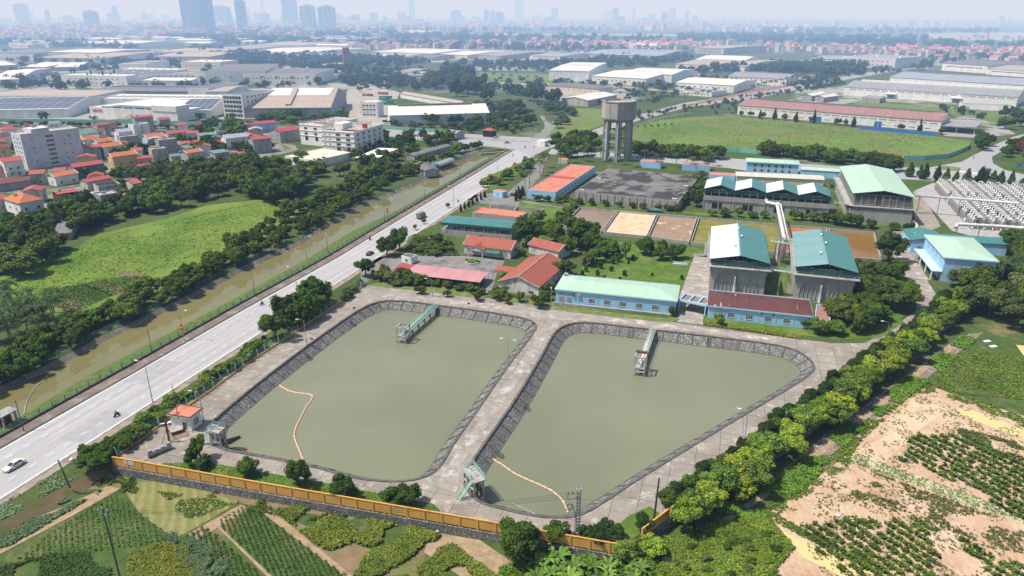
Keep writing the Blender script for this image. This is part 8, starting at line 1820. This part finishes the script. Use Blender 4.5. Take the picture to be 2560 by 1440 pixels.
mass('distant_town', [([(860,118),(1300,112),(1750,112),(1900,118),(1700,124),(1250,120),(880,127)], 420, .9, 1.5), ([(1850,122),(2600,128),(2700,150),(2350,145)], 260, .9, 1.5), ([(0,80),(900,82),(1000,95),(700,100),(0,95)], 500, 1, 2.2), ([(900,56),(1900,62),(2500,62),(2500,70),(1900,82),(1500,76),(900,82)], 650, 1.2, 2.8), ([(0,58),(900,58),(900,76),(0,80)], 500, 1.5, 3)], [far_wall, far_red, glass], 'hazy red and white roofs of the distant town', 'town')
def towermat(name, a, b, sx, sz):
 m, t, bs = nt(name); co = coords(t); br = N(t, 'ShaderNodeTexBrick'); br.offset = 0
 sw = N(t, 'ShaderNodeSeparateXYZ'); t.links.new(co, sw.inputs[0]); cb = N(t, 'ShaderNodeCombineXYZ'); t.links.new(mathn(t,'ADD',sw.outputs[0],sw.outputs[1]), cb.inputs[0]); t.links.new(sw.outputs[2], cb.inputs[1])
 br.inputs['Color1'].default_value = (*a,1); br.inputs['Color2'].default_value = (*[x*.9 for x in a],1); br.inputs['Mortar'].default_value = (*b,1); br.inputs['Scale'].default_value = 1
 br.inputs['Brick Width'].default_value = sx; br.inputs['Row Height'].default_value = sz; br.inputs['Mortar Size'].default_value = sz*.28; t.links.new(cb.outputs[0], br.inputs['Vector']); t.links.new(br.outputs['Color'], bs.inputs['Base Color']); bs.inputs['Roughness'].default_value = .6; return m
tw = [towermat('pale_tower_facade', (.5,.5,.5), (.25,.27,.3), 5, 3.5), towermat('dark_glass_tower_facade', (.12,.16,.22), (.2,.24,.3), 6, 3.6), towermat('brown_tower_facade', (.42,.33,.28), (.25,.22,.22), 5, 3.5)]
def skyt(x, w, ytop, D, m, label, group=None, steps=1, dep=None):
 a = V(((x-1280)*D/(F*CP)*1.0, D, 0));
 v = 720-ytop; zt = H+D*(-F*SP+v*CP)/(F*CP+v*SP); sc = D/(F*CP+v*SP); a.x = (x-1280)*sc; W = w*sc; dd = dep or W*.6
 t = link('tower_block', None, None, a, rf.uniform(-.15,.15), label=label, cat='tower block', group=group)
 k = MB(); k.box(-W/2,W/2,0,dd,0,zt*.93); k.box(-W*.36,W*.36,dd*.1,dd*.9,zt*.93,zt*.98); k.box(-W*.15,W*.15,dd*.3,dd*.7,zt*.98,zt*1.02); k.build('tower_body', m, t)
 if steps == 2: k = MB(); k.box(-W*.08,W*.04,-1.5,-.01,0,zt*.93); k.box(W*.2,W*.28,-1.5,-.01,0,zt*.9); k.box(-W*.42,-W*.36,-1.5,-.01,0,zt*.93); k.build('recess', tw[1], t)
 return t
skyt(464,44,-22,3400,tw[1],'darkest wide glass slab tower on the skyline, left half',steps=2); skyt(507,30,-20,3500,tw[1],'shorter dark glass slab joined right of the darkest tower',steps=2)
skyt(596,24,-4,3900,tw[0],'tall grey blue tower right of the dark glass slabs',steps=2); skyt(718,34,-12,5200,tw[0],'tall pale tower left of the white slab pair',steps=2)
skyt(764,34,12,4200,tw[0],'white slab tower, left one of a pair',steps=2); skyt(812,40,14,4200,tw[0],'wide white slab tower, right one of a pair',steps=2)
skyt(1028,14,-2,8500,tw[0],'slender very tall hazy tower in the centre skyline'); skyt(44,28,8,6000,tw[1],'blocky hazy tower at the upper left corner'); skyt(218,30,26,4300,tw[2],'brown residential tower at the left skyline',steps=2); skyt(283,12,14,6500,tw[1],'slim pointed hazy tower on the left skyline')
skyt(544,40,14,5000,tw[0],'pale residential tower between the dark glass slab and grey blue tower',steps=2); skyt(1140,26,24,7200,tw[1],'hazy teal grey tower pair right of centre'); skyt(1216,14,24,6800,tw[1],'hazy slim dark tower right of centre'); skyt(1232,12,26,6500,tw[0],'hazy slim white tower right of centre'); skyt(1300,22,0,10500,tw[1],'very faint tall tower right of centre'); skyt(2508,12,38,7000,tw[0],'pale slim tower alone at the right horizon'); skyt(2526,9,46,7200,tw[0],'shorter pale tower beside the slim one at the right horizon')
for i in range(70):
 x = rf.uniform(0,1560) if i < 60 else rf.uniform(1500,1760); D = rf.uniform(6000,9500); y = rf.gauss(40,7)
 if i % 3 == 0: y -= 10
 skyt(x, rf.uniform(9,22), max(18,y), D, rf.choice(tw), 'faint hazy high rise block in the crowded skyline', 'faint high rise blocks along the skyline')
a, b = px([(-80,68),(760,62)]); a.z = b.z = 0
def atd(x, D, z): return V(((x-1280)*D/(F*CP+690*SP), D, z))
a, b = atd(-90,4300,11), atd(820,4700,11); t = thing('elevated_road', 'long elevated road on piers across the upper left', 'viaduct', (a.x,a.y,0)); o = V((a.x,a.y,0))
MB().bar(a-o, b-o, 18, 3).build('deck', concrete_l, t)
for p, d in along([a-o, b-o], 42): MB().box(p.x-3,p.x+3,p.y-3,p.y+3,0,9.6).build('pier', concrete_l, t)
def pylon(x, ybase, h, label):
 a = G((x,ybase)); t = thing('lattice_pylon', label, 'pylon', a); k = MB(); n = 8; r = .55 if h > 100 else .3
 W = lambda f: h*.11*(1-f)**1.2+h*.012
 for i in range(n):
  f0, f1 = i/n, (i+1)/n; w0, w1 = W(f0), W(f1)
  c0 = [(-w0,-w0),(w0,-w0),(w0,w0),(-w0,w0)]; c1 = [(-w1,-w1),(w1,-w1),(w1,w1),(-w1,w1)]
  for j in range(4):
   q = (j+1)%4; k.tube((*c0[j],h*f0),(*c1[j],h*f1),r,n=4,caps=False); k.tube((*c0[j],h*f0),(*c1[q],h*f1),r*.6,n=4,caps=False); k.tube((*c1[j],h*f1),(*c1[q],h*f1),r*.6,n=4,caps=False)
 k.build('mast', steel, t); k = MB()
 for f in (.72,.84,.95): k.bar((-h*.1,0,h*f),(h*.1,0,h*f),r*2,r*2)
 k.build('cross_arm', steel, t)
pylon(662,70,180,'very tall lattice pylon on the left skyline'); pylon(1995,100,45,'thin lattice pylon in the haze over the right hand town'); pylon(1254,100,40,'thin lattice pylon in the haze over the village band')
S('river', [(1130,84),(1500,84),(1900,88),(2200,92),(2330,90),(2318,100),(2200,99),(1900,94),(1500,88),(1130,88)], .3, m_river)
S('river', [(2318,82),(2700,80),(2700,101),(2400,101),(2335,97)], .4, m_river)
S('sand_bank', [(1000,76),(1090,74),(1090,80),(980,83)], .3, m_sand); S('sand_bank', [(1900,72),(1990,74),(1960,79),(1890,77)], .3, m_sand); S('sand_bank', [(1930,64),(2030,62),(2040,65),(1950,67)], .3, m_sand)
def woods(name, specs, label, leaf='dark', seed=3):
 rr = random.Random(seed); mb = MB(); proto = []
 for q in range(5):
  k = MB(); lob = [(V((rr.gauss(0,.4),rr.gauss(0,.4),rr.uniform(.4,.9))), rr.uniform(.35,.55)) for _ in range(6)]
  for _ in range(110):
   c, r = rr.choice(lob); n = V((rr.gauss(0,1),rr.gauss(0,1),rr.gauss(.5,1))).normalized(); leafcard(k, c+n*r, (n+V((rr.gauss(0,.4),rr.gauss(0,.4),.2))).normalized(), .24, rr, .7)
  proto.append(k)
 for poly, n, r0, r1 in specs:
  P_ = [V((*G(p).xy,0)) for p in poly]
  for x, y in scatter(P_, n, 0, rr):
   k = rr.choice(proto); s = rr.uniform(r0, r1); hz_ = s*rr.uniform(.9,1.4); b = len(mb.v); a = rr.uniform(0,6); ca, sa = math.cos(a), math.sin(a)
   mb.v += [(x+s*(ca*v[0]-sa*v[1]), y+s*(sa*v[0]+ca*v[1]), hz_*v[2]+s*.1) for v in k.v]; mb.f += [tuple(i+b for i in f) for f in k.f]; mb.m += k.m
 return link(name, mb.mesh(name, L[leaf]), kind='stuff', label=label, cat='woods')
woods('distant_woods', [
([(330,75),(900,82),(1300,92),(1700,104),(1700,112),(1200,106),(900,100),(480,92)], 420, 9, 16),
([(380,95),(560,92),(800,108),(700,112),(480,104)], 170, 8, 14), ([(1700,88),(2300,98),(2330,110),(2600,118),(2600,128),(2300,120),(1900,112),(1700,104)], 330, 8, 14),
([(900,108),(1150,112),(1500,124),(1300,128),(1000,120),(880,114)], 110, 7, 12),
([(480,118),(640,136),(700,140),(860,142),(930,150),(900,160),(700,158),(560,148),(480,130)], 150, 6, 10), ([(800,145),(1000,150),(1060,158),(1010,172),(870,170),(800,158)], 90, 6, 9),
([(1050,158),(1300,160),(1420,158),(1640,160),(1660,168),(1400,172),(1160,166)], 110, 5, 8), ([(1480,150),(1720,148),(1730,160),(1500,160)], 60, 6, 9),
([(1690,186),(1760,178),(1900,172),(2080,160),(2160,166),(2170,186),(2060,196),(2040,188),(1960,184),(1850,180)], 200, 6, 9), ([(0,108),(180,112),(330,112),(340,126),(180,120),(0,116)], 120, 7, 12), ([(30,150),(90,152),(240,150),(330,140),(340,150),(260,160),(60,160)], 60, 5, 8), ([(1900,74),(2500,78),(2500,84),(1900,86)], 120, 9, 15), ([(900,74),(1500,76),(1500,80),(900,80)], 90, 9, 15), ([(0,72),(880,72),(880,78),(0,78)], 110, 9, 15),
([(0,236),(230,238),(540,262),(600,300),(440,300),(0,302)], 26, 2.5, 4.5), ([(0,204),(500,206),(800,212),(860,205),(880,215),(620,222),(0,226)], 110, 3, 7), ([(0,150),(300,160),(560,165),(880,170),(880,182),(0,190)], 60, 4, 7), ([(1380,196),(1560,212),(1760,196),(1900,200),(1900,212),(1700,236),(1560,222),(1380,208)], 70, 3, 5.5), ([(1940,200),(2100,192),(2120,205),(2040,226),(1960,226)], 40, 3, 5), ([(1500,300),(1760,262),(1900,236),(2060,215),(2100,214),(1900,246),(1760,272),(1560,310)], 90, 1.2, 2.6), ([(1100,228),(1360,212),(1370,240),(1240,240)], 40, 4, 7), ([(880,172),(1060,178),(1150,184),(1060,212),(900,198)], 75, 3, 6), ([(1130,178),(1370,182),(1390,170),(1180,168)], 40, 3, 5), ([(980,205),(1100,210),(1080,228),(1000,225)], 24, 3, 6), ([(1560,226),(1700,236),(1690,252),(1600,262),(1480,268)], 45, 1.5, 3.5), ([(1960,212),(2110,200),(2110,212),(2000,232)], 30, 2, 4), ([(2060,160),(2330,158),(2340,172),(2200,186),(2100,180)], 70, 4, 7), ([(2350,150),(2450,146),(2360,160)], 14, 4, 6), ([(0,135),(500,132),(620,136),(520,146),(300,150),(0,146)], 80, 5, 8), ([(560,106),(1000,112),(1000,122),(560,116)], 70, 7, 11), ([(1090,318),(1180,300),(1330,330),(1300,338),(1150,332)], 30, 2, 4), ([(760,372),(800,366),(1040,340),(1160,352),(1120,376),(1040,398),(960,392)], 45, 2, 4), ([(2340,268),(2440,280),(2480,300),(2380,292)], 12, 2, 4), ([(1770,268),(1860,250),(1850,290),(1790,288)], 16, 1.5, 3), ([(2320,140),(2600,150),(2600,156),(2330,150)], 60, 6, 9), ([(2440,212),(2700,218),(2700,232),(2560,228)], 10, 5, 8), ([(800,190),(980,196),(1000,230),(870,215)], 30, 4, 6),
([(1280,118),(1720,122),(1720,130),(1280,132)], 50, 6, 9), ([(560,158),(800,164),(880,175),(880,188),(820,184),(800,176),(560,166)], 110, 5, 8), ([(240,152),(450,160),(450,168),(290,170)], 60, 5, 8)],
'distant tree belts fading into haze')
for x, y in scatter(px([(0,101),(900,98),(900,126),(560,118),(330,112),(0,122)]), 34, 55, rf):
 w, d, h = rf.uniform(50,130), rf.uniform(35,70), rf.uniform(7,12)
 t = thing('factory', 'low pale roofed factory in the hazy industrial estate at far left', 'factory', (x,y,0), math.radians(rf.choice((-14,-10,-16))), 'pale factories of the far left estate')
 rmb, gab = roof_mb('gx', w, d, h, 3, .4); wb = MB(); wb.box(0,w,0,d,-.2,h)
 for g in gab: wb.face(g)
 wb.build('wall', rf.choice((white, lavwall, beige)), t); rmb.build('roof', rf.choice((r_white, r_white, r_grey, r_tan, r_whitedirt, r_bluegrey)), t)
# ================================================================= LIGHT, SKY, HAZE, CAMERA
sun_el, sun_az = math.radians(60), math.radians(-8)   # sun stands to the left, a little beyond
sd = V((-math.cos(sun_el)*math.cos(sun_az), math.cos(sun_el)*math.sin(sun_az), math.sin(sun_el)))
sl = bpy.data.lights.new('sun', 'SUN'); sl.energy = 5.5; sl.angle = math.radians(.6); sl.color = (1,.95,.87)
so = link('sun', sl); so.rotation_euler = sd.to_track_quat('Z','Y').to_euler()
w = bpy.data.worlds.new('World'); SC.world = w; w.use_nodes = True
t = w.node_tree; bg = t.nodes['Background']; sk = t.nodes.new('ShaderNodeTexSky'); sk.sky_type = 'NISHITA'; sk.sun_disc = False
sk.sun_elevation = sun_el; sk.sun_rotation = math.atan2(sd.x, sd.y); sk.dust_density = 3; sk.air_density = 1.2; sk.altitude = 0
t.links.new(sk.outputs[0], bg.inputs[0]); bg.inputs[1].default_value = .115
for y0, y1, sig in ((-2500, 560, (.5e-4, .75e-4, 1.1e-4)), (561, 24000, (1.8e-4, 2.8e-4, 4.3e-4))):  # two air boxes, the far one denser so the foreground stays clear
 hz = MB(); hz.box(-24000,24000,y0,y1,-6,520)
 hm = bpy.data.materials.new('glowing_haze'); hm.use_nodes = True; t = hm.node_tree; t.nodes.clear()
 o = t.nodes.new('ShaderNodeOutputMaterial'); ab = t.nodes.new('ShaderNodeVolumeAbsorption'); em = t.nodes.new('ShaderNodeEmission'); ad = t.nodes.new('ShaderNodeAddShader')
 Linf = (.72,.76,.88); mx = 5e-4
 ab.inputs['Color'].default_value = (*[1-s/mx for s in sig], 1); ab.inputs['Density'].default_value = mx
 em.inputs['Color'].default_value = (*[s*l/mx for s, l in zip(sig, Linf)], 1); em.inputs['Strength'].default_value = mx  # haze glows by itself, standing in for sunlight scattered in the air
 t.links.new(ab.outputs[0], ad.inputs[0]); t.links.new(em.outputs[0], ad.inputs[1]); t.links.new(ad.outputs[0], o.inputs['Volume'])
 hz.build('haze', hm, kind='structure')
cd = bpy.data.cameras.new('camera'); cd.sensor_width = 36; cd.lens = F/2560*36; cd.clip_start = .5; cd.clip_end = 80000
co = link('camera', cd, loc=(0,0,H)); co.rotation_euler = (math.pi/2-PITCH, 0, 0); SC.camera = co
SC.view_settings.view_transform = 'Standard'; SC.view_settings.look = 'None'; SC.view_settings.exposure = 0; SC.view_settings.gamma = 1
SC.cycles.max_bounces = 6; SC.cycles.volume_bounces = 0; SC.cycles.transparent_max_bounces = 8
